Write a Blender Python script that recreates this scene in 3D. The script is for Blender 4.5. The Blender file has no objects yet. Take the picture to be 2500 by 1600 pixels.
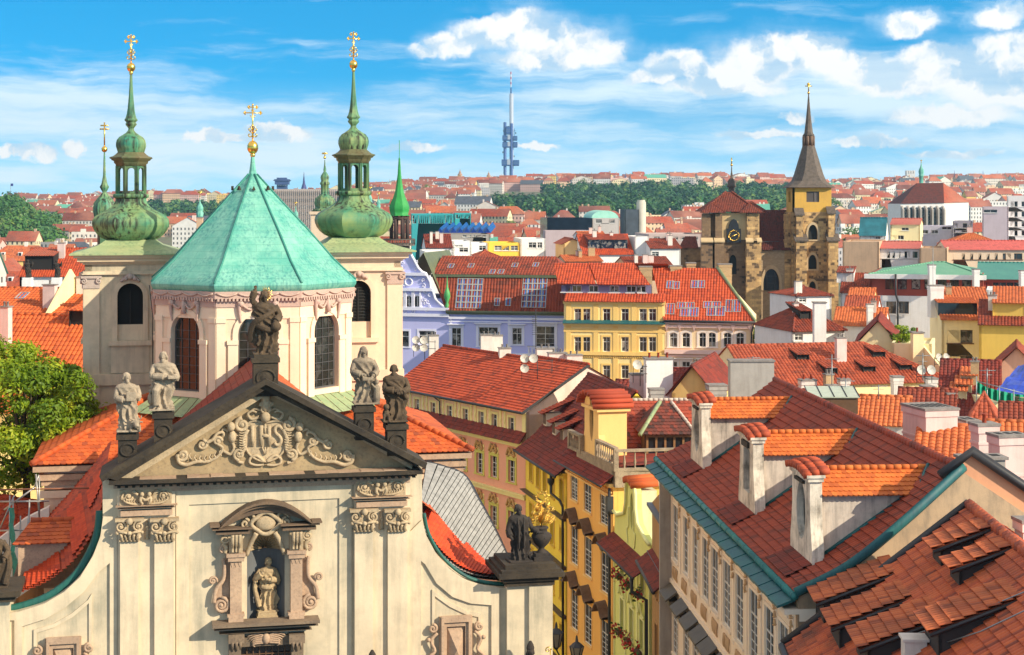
import bpy,math,random,colorsys
import numpy as np
from mathutils import Vector,Matrix,noise
from mathutils.geometry import tessellate_polygon
R = math.radians
rnd = random.Random(7)
S = bpy.context.scene
COL = S.collection
FPX,HZ,EYE = 4000.0,490.0,42.0
cam = bpy.data.objects.new('camera',bpy.data.cameras.new('camera'))
COL.objects.link(cam)
cam.location = (0,0,EYE)
cam.rotation_euler = (R(90),0,0)
cam.data.sensor_width = 36
cam.data.lens = 36*FPX/2500
cam.data.shift_y = -(800-HZ)/2500
cam.data.clip_start,cam.data.clip_end = 1,30000
S.camera = cam
S.view_settings.view_transform = 'Standard'
S.view_settings.look = 'None'
S.view_settings.exposure = 0.34
S.view_settings.gamma = 1
SUN = Vector((0.80,-0.47,0.47)).normalized()
SEL = math.asin(SUN.z)
sl = bpy.data.lights.new('sun','SUN')
sl.energy,sl.angle,sl.color = 5.0,R(0.5),(1.0,0.87,0.66)
so = bpy.data.objects.new('sun',sl)
COL.objects.link(so)
so.rotation_euler = (-SUN).to_track_quat('-Z','Y').to_euler()
so.location = (0,-50,200)
class G:
 """tiny wrapper to write node graphs as expressions"""
 def __init__(s,tree):
  s.t = tree
 def n(s,kind,**kw):
  nd = s.t.nodes.new(kind)
  for k,v in kw.items():
   setattr(nd,k,v)
  return nd
 def put(s,sock,v):
  if isinstance(v,bpy.types.NodeSocket):
   s.t.links.new(v,sock)
  elif v is not None:
   if isinstance(v,tuple)and sock.type=='RGBA' and len(v)==3:
    v = (*v,1)
   sock.default_value = v
 def m(s,op,a,b=None,c=None,clamp=False):
  nd = s.n('ShaderNodeMath',operation=op,use_clamp=clamp)
  for i,x in enumerate((a,b,c)):
   s.put(nd.inputs[i],x)
  return nd.outputs[0]
 def vm(s,op,a,b=None,c=None):
  nd = s.n('ShaderNodeVectorMath',operation=op)
  for i,x in enumerate((a,b,c)):
   s.put(nd.inputs[i],x)
  return nd.outputs['Value']if op in('LENGTH','DOT_PRODUCT','DISTANCE')else nd.outputs[0]
 def noise(s,vec,scale=5,detail=3,rough=.5,dist=0,color=False):
  nd = s.n('ShaderNodeTexNoise')
  s.put(nd.inputs['Vector'],vec)
  nd.inputs['Scale'].default_value = scale
  nd.inputs['Detail'].default_value = detail
  nd.inputs['Roughness'].default_value = rough
  nd.inputs['Distortion'].default_value = dist
  return nd.outputs['Color' if color else 'Fac']
 def mr(s,v,a,b,c=0.,d=1.,smooth=False):
  nd = s.n('ShaderNodeMapRange')
  if smooth:
   nd.interpolation_type = 'SMOOTHSTEP'
  s.put(nd.inputs[0],v)
  for i,x in enumerate((a,b,c,d)):
   nd.inputs[i+1].default_value = x
  return nd.outputs[0]
 def mix(s,f,a,b,blend='MIX'):
  nd = s.n('ShaderNodeMix',data_type='RGBA',blend_type=blend)
  s.put(nd.inputs[0],f)
  s.put(nd.inputs[6],a)
  s.put(nd.inputs[7],b)
  return nd.outputs[2]
 def mapv(s,vec,scale=(1,1,1),loc=(0,0,0),rot=(0,0,0)):
  nd = s.n('ShaderNodeMapping')
  s.put(nd.inputs[0],vec)
  nd.inputs[1].default_value,nd.inputs[2].default_value,nd.inputs[3].default_value = loc,rot,scale
  return nd.outputs[0]
 def comb(s,x,y,z=0.):
  nd = s.n('ShaderNodeCombineXYZ')
  for i,v in enumerate((x,y,z)):
   s.put(nd.inputs[i],v)
  return nd.outputs[0]
 def sep(s,v):
  nd = s.n('ShaderNodeSeparateXYZ')
  s.put(nd.inputs[0],v)
  return nd.outputs
W = bpy.data.worlds.new('World')
S.world = W
W.use_nodes = True
W.node_tree.nodes.clear()
g = G(W.node_tree)
dirv = g.n('ShaderNodeTexCoord').outputs['Generated']
dx,dy,dz = g.sep(dirv)
sky = g.n('ShaderNodeTexSky',sky_type='NISHITA',sun_disc=False)
sky.sun_elevation = SEL
sky.sun_rotation = math.atan2(SUN.x,SUN.y)
sky.air_density,sky.dust_density,sky.ozone_density = 1.0,0.4,3.0
g.put(sky.inputs[0],g.vm('NORMALIZE',g.comb(dx,dy,g.m('MULTIPLY_ADD',g.m('MAXIMUM',dz,-.02),3.6,0.12))))
az = g.m('ARCTAN2',dx,dy)
el = g.m('ARCSINE',dz)
hs = g.n('ShaderNodeHueSaturation')
g.put(hs.inputs['Color'],sky.outputs[0])
hs.inputs['Hue'].default_value = 0.478
hs.inputs['Saturation'].default_value = 1.25
hs.inputs['Value'].default_value = 1.0
skyc0 = g.mix(1.0,hs.outputs[0],(0.02,1.40,1.62),'MULTIPLY')
skyc1 = g.mix(g.mr(el,.05,.13,0,1),skyc0,g.mix(1.,skyc0,(.9,1.22,1.22),'MULTIPLY'))
skyc = g.mix(g.mr(el,.075,-.005,0,.85),skyc1,(4.9,6.4,7.4))
p = g.comb(g.m('MULTIPLY',az,FPX/100),g.m('MULTIPLY',el,FPX/100))
warp = g.vm('MULTIPLY_ADD',g.noise(p,.5,3,.55,color=True),(2.6,.5,0),(-1.3,-.25,0))
pw = g.vm('ADD',p,warp)
st = g.noise(g.mapv(pw,(.17,1.25,1),(3.1,0,0),(0,0,R(-3))),1.0,7,.62)
st2 = g.noise(g.mapv(pw,(.07,.42,1),(7.7,2,0)),1.0,3,.5)
low = g.mr(el,.112,.062,-.10,.09,True)
thin = g.mr(el,.018,.002,0,.10,True)
cir = g.mr(g.m('ADD',g.m('ADD',g.m('MULTIPLY',st,.72),g.m('MULTIPLY',st2,.28)),g.m('SUBTRACT',low,thin)),.45,.70,0,.95,True)
nz = g.vm('MULTIPLY_ADD',g.noise(p,1.6,7,.62,color=True),(.95,.62,0),(-.475,-.31,0))
nzb = g.vm('MULTIPLY_ADD',g.noise(p,.7,2,.5,color=True),(.7,.3,0),(-.35,-.15,0))
pc = g.vm('ADD',g.vm('ADD',p,nz),nzb)
CL = [(1035,128,38,16),(1110,112,70,32),(1190,80,85,44),(1270,66,85,46),(1350,100,130,52),(1440,128,95,36),(1330,148,150,26),
(1650,165,85,40),(1590,190,70,18),(1900,140,160,54),(1985,120,80,30),(1840,172,120,34),(2040,160,90,30),(2200,76,74,28),(2400,66,60,28),(2440,52,50,22),
(2330,185,210,58),(2440,138,110,44),(2260,150,90,30),(2440,235,190,48),(2180,215,120,34),(2300,290,160,26),(1760,215,150,26),(500,330,44,17),(695,325,75,26),(640,318,40,18),(125,378,42,20),(205,366,34,22),
(1310,357,60,11),(1940,290,44,13),(2130,348,110,15),(1010,357,90,13),(60,372,90,12),(2300,376,120,12),(580,338,120,12),(1850,330,110,12),(2120,180,140,40),(1760,185,120,30)]
mn,ymin = None,None
for(cx,cy,rx,ry)in CL:
 c = ((cx-1250)/100,(HZ-cy)/100)
 l = g.vm('LENGTH',g.vm('MULTIPLY_ADD',pc,(100/rx,100/ry,0),(-c[0]*100/rx,-c[1]*100/ry,0)))
 mn = l if mn is None else g.m('SMOOTH_MIN',mn,l,.25)
cum = g.mr(mn,1.14,.66,0,1,True)
wisp = g.mr(mn,1.75,.8,0,.5,True)
relief = g.m('SUBTRACT',g.noise(pc,.9,4,.5),g.noise(g.vm('ADD',pc,(.22,.34,0)),.9,4,.5))
core = g.mr(mn,1.0,.3,0,.2,True)
lit = g.m('ADD',g.mr(relief,-.14,.08,.0,1.0,True),g.m('MULTIPLY',core,.1),clamp=True)
cumc = g.mix(lit,(4.6,5.8,6.9),(8.4,8.2,8.0))
c1 = g.mix(g.m('MAXIMUM',cir,g.m('MULTIPLY',wisp,g.mr(st,.35,.65))),skyc,(6.7,7.5,8.0))
c1 = g.mix(1.,c1,(.74,.78,.80),'MULTIPLY')
cumc = g.mix(1.,cumc,(.76,.76,.76),'MULTIPLY')
c0_ = g.mix(g.mr(el,.15,.45,0,.92,True),c1,(4.7,4.45,4.25))  # unseen whitish cloud cover added overhead for neutral fill light
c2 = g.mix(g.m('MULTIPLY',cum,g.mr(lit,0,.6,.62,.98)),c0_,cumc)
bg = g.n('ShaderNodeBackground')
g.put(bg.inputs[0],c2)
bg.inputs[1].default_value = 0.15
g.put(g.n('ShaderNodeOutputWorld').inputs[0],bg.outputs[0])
W.cycles.sampling_method = 'MANUAL'
W.cycles.sample_map_resolution = 512
def lin(c):
 if isinstance(c,str):
  c = tuple(int(c[i:i+2],16)/255 for i in(1,3,5))
  return tuple(x/12.92 if x<=.04045 else((x+.055)/1.055)**2.4 for x in c)
 return c
MC = {}
def mat_new(name):
 m = bpy.data.materials.new(name)
 m.use_nodes = True
 g = G(m.node_tree)
 b = m.node_tree.nodes['Principled BSDF']
 return m,g,b
def bump(g,b,h,strength=.3,dist=.02):
 nd = g.n('ShaderNodeBump')
 nd.inputs['Strength'].default_value = strength
 nd.inputs['Distance'].default_value = dist
 g.put(nd.inputs['Height'],h)
 g.put(b.inputs['Normal'],nd.outputs[0])
def plaster(name,c,dirt=.25,rough=.9,dc=None,sc=1.0):
 if name in MC:return MC[name]
 m,g,b = mat_new(name)
 c = lin(c)
 dc = lin(dc)if dc else tuple(x*f for x,f in zip(c,(.55,.5,.45)))
 o = g.n('ShaderNodeTexCoord').outputs['Object']
 big = g.mr(g.noise(o,.45*sc,6,.68),.44,.66)
 streak = g.mr(g.noise(g.mapv(o,(2.2*sc,2.2*sc,.22*sc)),1,5,.68),.47,.70)
 fine = g.noise(o,9*sc,4,.6)
 f = g.m('MULTIPLY',g.m('ADD',g.m('MULTIPLY',big,.6),g.m('MULTIPLY',streak,.6)),dirt,clamp=True)
 cc = g.mix(f,c,dc)
 cc = g.mix(g.mr(fine,.3,.7,0,.22),cc,tuple(x*.78 for x in c))
 g.put(b.inputs['Base Color'],cc)
 b.inputs['Roughness'].default_value = rough
 bump(g,b,fine,.25,.02)
 MC[name] = m
 return m
def tile(name,c1,c2,c3=None,old=.25,rough=.78,relief=0.,oc=(.045,.03,.025)):
 """roof tiles: one uv cell per tile"""
 if name in MC:return MC[name]
 m,g,b = mat_new(name)
 c1,c2 = lin(c1),lin(c2)
 c3 = lin(c3)if c3 else tuple(x*.55 for x in c2)
 uv = g.n('ShaderNodeUVMap').outputs[0]
 u,v,_ = g.sep(uv)
 wn = g.n('ShaderNodeTexWhiteNoise',noise_dimensions='2D')
 g.put(wn.inputs[0],g.comb(g.m('FLOOR',u),g.m('FLOOR',v)))
 r = wn.outputs['Value']
 o = g.n('ShaderNodeTexCoord').outputs['Object']
 cl = g.noise(o,.55,4,.6)
 cc = g.mix(g.mr(r,.0,.8),c1,c2)
 cc = g.mix(g.m('MULTIPLY',g.mr(r,.78,.98),.7),cc,c3)
 cc = g.mix(g.m('MULTIPLY',g.mr(cl,.48,.72),old,clamp=True),cc,lin(oc))
 cc = g.mix(g.mr(g.noise(o,14,3,.6),.45,.75,0,.25),cc,c3)
 if relief:
  gp = g.n('ShaderNodeNewGeometry').outputs['Position']
  cc = g.mix(g.mr(g.noise(gp,.035,3,.6),.40,.62,0,.75),cc,g.mix(g.mr(g.noise(gp,.05,2,.5),.4,.6),(.17,.07,.05),(.42,.17,.11)))
 g.put(b.inputs['Base Color'],cc)
 b.inputs['Roughness'].default_value = rough
 if relief:
  h = g.m('ADD',g.m('ABSOLUTE',g.m('SINE',g.m('MULTIPLY',u,math.pi))),g.m('MULTIPLY',g.m('SUBTRACT',1.,g.m('FRACT',v)),.7))
  bump(g,b,h,relief,.06)
 MC[name] = m
 return m
def stone(name,c1,c2,c3=None,sc=1.5,rough=.9,bmp=.4):
 if name in MC:return MC[name]
 m,g,b = mat_new(name)
 c1,c2 = lin(c1),lin(c2)
 c3 = lin(c3)if c3 else tuple(x*.5 for x in c2)
 o = g.n('ShaderNodeTexCoord').outputs['Object']
 a = g.noise(o,sc,6,.65)
 f = g.noise(o,sc*9,4,.6)
 cc = g.mix(g.mr(a,.38,.62),c1,c2)
 cc = g.mix(g.mr(f,.5,.75,0,.7),cc,c3)
 g.put(b.inputs['Base Color'],cc)
 b.inputs['Roughness'].default_value = rough
 bump(g,b,g.m('ADD',a,f),bmp,.03)
 MC[name] = m
 return m
def copper(name,c1,c2,c3,streak=.5,seam=0.,sc=1.0):
 """verdigris sheet copper with run-off streaks; uv in metres for the seams"""
 if name in MC:return MC[name]
 m,g,b = mat_new(name)
 c1,c2,c3 = lin(c1),lin(c2),lin(c3)
 o = g.n('ShaderNodeTexCoord').outputs['Object']
 a = g.noise(o,.9*sc,6,.65)
 cc = g.mix(g.mr(a,.3,.7),c1,c2)
 s = g.noise(g.mapv(o,(6*sc,6*sc,.35*sc)),1,4,.6)
 lowf = g.noise(o,.5*sc,2,.5)
 cc = g.mix(g.m('MULTIPLY',g.m('MULTIPLY',g.mr(s,.45,.7),g.mr(lowf,.32,.52)),streak,clamp=True),cc,c3)
 if seam:
  br = g.n('ShaderNodeTexBrick')
  g.put(br.inputs[0],g.n('ShaderNodeUVMap').outputs[0])
  br.inputs['Color1'].default_value = (1,1,1,1)
  br.inputs['Color2'].default_value = (.86,.92,.93,1)
  br.inputs['Mortar'].default_value = (.42,.56,.56,1)
  br.inputs['Scale'].default_value = 1
  br.inputs['Mortar Size'].default_value = .012
  br.inputs['Brick Width'].default_value = 2.3
  br.inputs['Row Height'].default_value = .42
  cc = g.mix(seam,cc,br.outputs[0],'MULTIPLY')
 g.put(b.inputs['Base Color'],cc)
 b.inputs['Roughness'].default_value = .55
 bump(g,b,g.m('ADD',a,s),.15,.03)
 MC[name] = m
 return m
def masonry(name,c1,c2,c3,bw=.7,rh=.38,mortar=(.35,.28,.18),big=.6):
 """uneven coursed stone"""
 if name in MC:return MC[name]
 m,g,b = mat_new(name)
 c1,c2,c3 = lin(c1),lin(c2),lin(c3)
 o = g.n('ShaderNodeTexCoord').outputs['Object']
 x,y,z = g.sep(o)
 wob = g.noise(o,1.2,2,.5)
 v = g.comb(g.m('ADD',g.m('ADD',x,y),g.m('MULTIPLY',wob,.25)),g.m('ADD',z,g.m('MULTIPLY',wob,.15)))
 br = g.n('ShaderNodeTexBrick')
 g.put(br.inputs[0],v)
 br.inputs['Color1'].default_value = (0,0,0,1)
 br.inputs['Color2'].default_value = (1,1,1,1)
 br.inputs['Mortar'].default_value = (.35,.35,.35,1)
 br.inputs['Scale'].default_value = 1
 br.inputs['Mortar Size'].default_value = .02
 br.inputs['Brick Width'].default_value = bw
 br.inputs['Row Height'].default_value = rh
 br.offset_frequency = 2
 rv = g.sep(br.outputs[0])[0]
 lowf = g.noise(o,.35,3,.6)
 k = g.m('ADD',g.m('MULTIPLY',rv,.55),g.mr(lowf,.3,.7,0,big))
 cc = g.mix(g.mr(k,.15,.6),c1,c2)
 cc = g.mix(g.mr(k,.72,.8),cc,c3)
 cc = g.mix(g.m('MULTIPLY',br.outputs['Fac'],.6),cc,mortar)
 cc = g.mix(g.mr(g.noise(o,6,4,.6),.45,.75,0,.35),cc,c3)
 g.put(b.inputs['Base Color'],cc)
 b.inputs['Roughness'].default_value = .95
 bump(g,b,g.m('SUBTRACT',g.noise(o,4,4,.6),br.outputs['Fac']),.5,.05)
 MC[name] = m
 return m
def plain(name,c,rough=.6,metal=0.,var=.2,sc=3.):
 if name in MC:return MC[name]
 m,g,b = mat_new(name)
 c = lin(c)
 o = g.n('ShaderNodeTexCoord').outputs['Object']
 g.put(b.inputs['Base Color'],g.mix(g.mr(g.noise(o,sc,4,.6),.35,.7,0,1),c,tuple(x*(1-var)for x in c)))
 b.inputs['Roughness'].default_value = rough
 b.inputs['Metallic'].default_value = metal
 MC[name] = m
 return m
def glass(name,c='#20242a',rough=.06):
 """dark window glass that mirrors the sky; curtains and dark rooms vary from pane to pane"""
 if name in MC:return MC[name]
 m,g,b = mat_new(name)
 c = lin(c)
 o = g.n('ShaderNodeTexCoord').outputs['Object']
 ri = g.n('ShaderNodeObjectInfo').outputs['Random']
 k = g.noise(g.vm('ADD',o,g.comb(g.m('MULTIPLY',ri,31.),g.m('MULTIPLY',ri,17.),0.)),1.3,3,.6)
 cur = g.m('MULTIPLY',g.mr(k,.5,.58),g.mr(ri,.3,.9))
 g.put(b.inputs['Base Color'],g.mix(cur,c,(.28,.27,.25)))
 b.inputs['Roughness'].default_value = rough
 b.inputs['Specular IOR Level'].default_value = .6
 bump(g,b,g.noise(o,.8,2,.5),.06,.1)
 MC[name] = m
 return m
def leafmat(name,c1,c2,c3,trans=.35):
 if name in MC:return MC[name]
 m,g,b = mat_new(name)
 a = g.n('ShaderNodeAttribute',attribute_name='rv').outputs['Fac']
 cc = g.mix(g.mr(a,0,.6),lin(c1),lin(c2))
 cc = g.mix(g.mr(a,.6,1),cc,lin(c3))
 g.put(b.inputs['Base Color'],cc)
 b.inputs['Roughness'].default_value = .55
 tr = g.n('ShaderNodeBsdfTranslucent')
 g.put(tr.inputs[0],g.mix(.5,cc,(.5,.6,.05),'MULTIPLY')if False else cc)
 ms = g.n('ShaderNodeMixShader')
 ms.inputs[0].default_value = trans
 g.t.links.new(b.outputs[0],ms.inputs[1])
 g.t.links.new(tr.outputs[0],ms.inputs[2])
 g.t.links.new(ms.outputs[0],g.t.nodes['Material Output'].inputs[0])
 MC[name] = m
 return m
class MB:
 def __init__(s):
  s.v,s.f,s.m,s.uv,s.sm = [],[],[],[],[]
  s.mi,s.smooth = 0,False
 def add(s,vs,fs,uvs=None,smooth=None):
  o = len(s.v)
  s.v.extend([tuple(x)for x in vs])
  for i,f in enumerate(fs):
   s.f.append(tuple(o+k for k in f))
   s.m.append(s.mi)
   s.sm.append(s.smooth if smooth is None else smooth)
   s.uv.append([uvs[k]for k in f]if uvs is not None else None)
  return s
 def poly(s,*pts):
  return s.add(pts,[tuple(range(len(pts)))])
 def roofq(s,a,b,c,d,tw=.3,th=.4):
  """flat sheet a,b eave / c,d ridge with uv counted in tiles"""
  a,b,c,d = map(Vector,(a,b,c,d))
  e = (b-a).normalized()
  n = e.cross(d-a)
  if n.length<1e-6:n = e.cross(c-a)
  gdir = n.normalized().cross(e)
  uv = [((q-a).dot(e)/tw,(q-a).dot(gdir)/th)for q in(a,b,c,d)]
  if(c-d).length<1e-4:
   return s.add([a,b,c],[(0,1,2)],uv[:3])
  return s.add([a,b,c,d],[(0,1,2,3)],uv)
 def box(s,x0,x1,y0,y1,z0,z1):
  v = [(x,y,z)for z in(z0,z1)for x,y in((x0,y0),(x1,y0),(x1,y1),(x0,y1))]
  return s.add(v,[(3,2,1,0),(4,5,6,7),(0,1,5,4),(1,2,6,5),(2,3,7,6),(3,0,4,7)])
 def bev(s,x0,x1,y0,y1,z0,z1,c=.05):
  """box with chamfered top rim, wider foot moulding look"""
  s.box(x0,x1,y0,y1,z0,z1-c)
  vs = [(x0,y0,z1-c),(x1,y0,z1-c),(x1,y1,z1-c),(x0,y1,z1-c),(x0+c,y0+c,z1),(x1-c,y0+c,z1),(x1-c,y1-c,z1),(x0+c,y1-c,z1)]
  return s.add(vs,[(4,5,6,7),(0,1,5,4),(1,2,6,5),(2,3,7,6),(3,0,4,7)])
 def prism(s,pts,d):
  """closed solid from a 3d polygon swept by vector d"""
  n = len(pts)
  p = [Vector(q)for q in pts]
  d = Vector(d)
  v = p+[q+d for q in p]
  nrm = Vector((0,0,0))
  for i in range(n):
   nrm+=p[i].cross(p[(i+1)%n])
  fl = nrm.dot(d)>0
  tri = tessellate_polygon([p])
  f = []
  for t in tri:
   a = (p[t[1]]-p[t[0]]).cross(p[t[2]]-p[t[0]])
   t = tuple(t)if(a.dot(d)<0)else tuple(reversed(t))
   f.append(t)
   f.append(tuple(k+n for k in reversed(t)))
  for i in range(n):
   j = (i+1)%n
   f.append((i,j,j+n,i+n)if fl else(j,i,i+n,j+n))
  return s.add(v,f)
 def slab(s,outer,holes,T,t0=0.,t1=.3,back=False):
  """wall plate in (u,z) with real openings; T maps (u,t,z) to local xyz; front at t0, reveals back to t1"""
  loops = [[Vector((q[0],q[1],0))for q in outer]]+[[Vector((q[0],q[1],0))for q in h]for h in holes]
  flat = [q for l in loops for q in l]
  tri = tessellate_polygon(loops)
  fs = []
  for t in tri:
   a,b,c = (flat[k]for k in t)
   cr = (b-a).cross(c-a).z
   if abs(cr)<1e-9:continue
   fs.append(tuple(t)if cr>0 else tuple(reversed(t)))
  s.add([T(q.x,t0,q.y)for q in flat],fs)
  if back:
   s.add([T(q.x,t1,q.y)for q in flat],[tuple(reversed(f))for f in fs])
  for li,l in enumerate(loops):
   ar = sum(l[i].x*l[(i+1)%len(l)].y-l[(i+1)%len(l)].x*l[i].y for i in range(len(l)))
   ccw = ar>0
   if li:ccw = not ccw
   n = len(l)
   vs = [T(q.x,t0,q.y)for q in l]+[T(q.x,t1,q.y)for q in l]
   s.add(vs,[((i,i+n,(i+1)%n+n,(i+1)%n)if ccw else(i,(i+1)%n,(i+1)%n+n,i+n))for i in range(n)])
  return s
 def lathe(s,prof,n=16,c=(0,0,0),rot=0.,sq=1.,facet=False,apothem=False):
  """prof [(r,z)] bottom to top; facet keeps n sharp sides"""
  k = 1/math.cos(math.pi/n)if apothem else 1
  ang = [rot+2*math.pi*i/n for i in range(n+1)]
  P = lambda r,z,a:(c[0]+r*k*math.cos(a),c[1]+r*k*sq*math.sin(a),c[2]+z)
  L = [0.]
  for(r0,z0),(r1,z1)in zip(prof,prof[1:]):
   L.append(L[-1]+math.hypot(r1-r0,z1-z0))
  if facet:
   for i in range(n):
    vs = [P(r,z,a)for r,z in prof for a in(ang[i],ang[i+1])]
    hw = math.sin(math.pi/n)
    uv = [(sg*r*k*hw+i*40.3,l)for(r,z),l in zip(prof,L)for sg in(-1,1)]
    s.add(vs,[(2*j,2*j+1,2*j+3,2*j+2)for j in range(len(prof)-1)],uv,True)
  else:
   vs = [P(r,z,a)for r,z in prof for a in ang[:-1]]
   s.add(vs,[(j*n+i,j*n+(i+1)%n,(j+1)*n+(i+1)%n,(j+1)*n+i)for j in range(len(prof)-1)for i in range(n)],None,True)
   if prof[-1][0]>1e-4:s.add([P(prof[-1][0],prof[-1][1],a)for a in ang[:-1]],[tuple(range(n))])
   if prof[0][0]>1e-4:s.add([P(prof[0][0],prof[0][1],a)for a in ang[:-1]],[tuple(reversed(range(n)))])
  return s
 def tube(s,pts,r,n=6,r1=None,closed=False,flat=1.):
  pts = [Vector(q)for q in pts]
  m = len(pts)
  rs = r if isinstance(r,(list,tuple))else[r+((r1 if r1 is not None else r)-r)*i/max(1,m-1)for i in range(m)]
  vs = []
  ref = None
  for i,q in enumerate(pts):
   d = (pts[min(i+1,m-1)]-pts[max(i-1,0)])
   d = d.normalized()if d.length>1e-9 else Vector((0,0,1))
   if ref is None:
    ref = Vector((0,0,1))if abs(d.z)<.9 else Vector((0,1,0))
   x = ref-d*ref.dot(d)
   x = x.normalized()if x.length>1e-6 else d.orthogonal().normalized()
   ref = x
   y = d.cross(x)
   for k in range(n):
    a = 2*math.pi*k/n
    vs.append(q+x*(math.cos(a)*rs[i])+y*(math.sin(a)*rs[i]*flat))
  fs = [(i*n+k,i*n+(k+1)%n,(i+1)*n+(k+1)%n,(i+1)*n+k)for i in range(m-1)for k in range(n)]
  fs+=[tuple(reversed(range(n))),tuple((m-1)*n+k for k in range(n))]
  return s.add(vs,fs,None,True)
 def ball(s,c,r,n=12,sc=(1,1,1)):
  pr = [(math.sin(math.pi*i/(n//2+2))*1.0,-math.cos(math.pi*i/(n//2+2)))for i in range(n//2+3)]
  o = len(s.v)
  s.lathe([(max(a,1e-5)*r,b*r)for a,b in pr],n)
  for i in range(o,len(s.v)):
   v = s.v[i]
   s.v[i] = (c[0]+v[0]*sc[0],c[1]+v[1]*sc[1],c[2]+v[2]*sc[2])
  return s
 def build(s,name,mat,parent=None,loc=None):
  me = bpy.data.meshes.new(name)
  me.from_pydata(s.v,[],s.f)
  for x in(mat if isinstance(mat,(list,tuple))else[mat]):
   me.materials.append(x)
  if s.f:
   me.polygons.foreach_set('material_index',s.m)
   me.polygons.foreach_set('use_smooth',s.sm)
   if any(u is not None for u in s.uv):
    ul = me.uv_layers.new(name='UVMap')
    flat = []
    for f,u in zip(s.f,s.uv):
     for k in range(len(f)):
      flat.extend(u[k]if u is not None else(s.v[f[k]][0]+s.v[f[k]][1],s.v[f[k]][2]))
    ul.data.foreach_set('uv',flat)
  me.update()
  o = bpy.data.objects.new(name,me)
  COL.objects.link(o)
  if parent is not None:o.parent = parent
  if loc is not None:o.location = loc
  return o
def tiles(mb,A,B,C,D,tw=.26,th=.36,amp=.03,lift=.045,k=4,kind='wave',base=True):
 """real courses of tiles on the plane A,B (eave) C,D (ridge)"""
 A,B,C,D = (np.array(q,float)for q in(A,B,C,D))
 e = (B-A)/np.linalg.norm(B-A)
 up = (D-A)if np.linalg.norm(D-A)>1e-6 else(C-A)
 n = np.cross(e,(C+D)/2-A);n/=np.linalg.norm(n)
 gd = np.cross(n,e)
 q2 = lambda P:np.array([(P-A)@e,(P-A)@gd])
 a2,b2,c2,d2 = q2(A),q2(B),q2(C),q2(D)
 H = max(c2[1],d2[1])
 rows = max(1,int(round(H/th)))
 for i in range(rows):
  v0,v1 = i/rows,(i+1)/rows
  L0,L1,R0,R1 = (a2+(d2-a2)*v0,a2+(d2-a2)*v1,b2+(c2-b2)*v0,b2+(c2-b2)*v1)
  lo,hi = min(L0[0],L1[0]),max(R0[0],R1[0])
  if hi-lo<.02:continue
  xs = np.arange(math.ceil(lo/(tw/k))*tw/k,hi,tw/k)
  xs = np.concatenate([[lo],xs[(xs>lo+1e-3)&(xs<hi-1e-3)],[hi]])
  ph = xs/tw+(.5*(i%2)if kind=='scale' else 0)
  fr = ph-np.floor(ph)
  if kind=='wave':
   h = amp*np.abs(np.sin(math.pi*ph))**.7
   sc = 0*h
  elif kind=='scale':
   h = 0*ph
   sc = .16*th*(1-np.sqrt(np.clip(1-(2*fr-1)**2,0,1)))
  else:
   h = amp*(.5+.5*np.cos(2*math.pi*ph))**2
   sc = 0*h
  cl = lambda x,l,r:np.clip(x,l[0],r[0])
  def pt(x,l,r,dy,off):
   x = cl(x,l,r)
   w = np.clip((x-l[0])/max(1e-6,r[0]-l[0]),0,1)
   y = l[1]+(r[1]-l[1])*w+dy
   return A+x[:,None]*e+y[:,None]*gd+off[:,None]*n
  m = len(xs)
  p0 = pt(xs,L0,R0,-.12*th+sc,h*.3-.012)
  p1 = pt(xs,L0,R0,-.12*th+sc,h+lift)
  p2 = pt(xs,L1,R1,0,h*.8+.004)
  vs = np.concatenate([p0,p1,p2])
  row = float(i)
  us = xs/tw+(.5*(i%2)if kind=='scale' else 0)
  uv = [(u,row+.02)for u in us]+[(u,row+.1)for u in us]+[(u,row+.95)for u in us]
  fs = []
  for j in range(m-1):
   fs.append((j,j+1,j+1+m,j+m))
   fs.append((j+m,j+1+m,j+1+2*m,j+2*m))
  o = len(mb.v)
  mb.v.extend(map(tuple,vs.tolist()))
  for f in fs:
   mb.f.append(tuple(o+q for q in f));mb.m.append(mb.mi);mb.sm.append(False)
   cell = math.floor(min(us[f[0]%m],us[f[1]%m])+1e-4)
   mb.uv.append([(min(max(uv[q][0],cell+.01),cell+.99),uv[q][1])for q in f])
 if base:
  o3 = -.03*n
  mb.add([A+o3,B+o3,C+o3,D+o3],[(0,1,2,3)],[(0,0),(1,0),(1,1),(0,1)])
def ridge(mb,a,b,r=.13,step=.4,n=6):
 """row of half-round ridge tiles"""
 a,b = Vector(a),Vector(b)
 d = b-a
 k = max(1,int(d.length/step))
 for i in range(k):
  p,q = a+d*(i/k),a+d*((i+1.08)/k)
  o = len(mb.v)
  mb.tube([p,q],r*1.12,n,r*.92)
  mb.uv[-(n+2):] = [[(i+.5,900.5)]*len(f)for f in mb.f[-(n+2):]]
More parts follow.
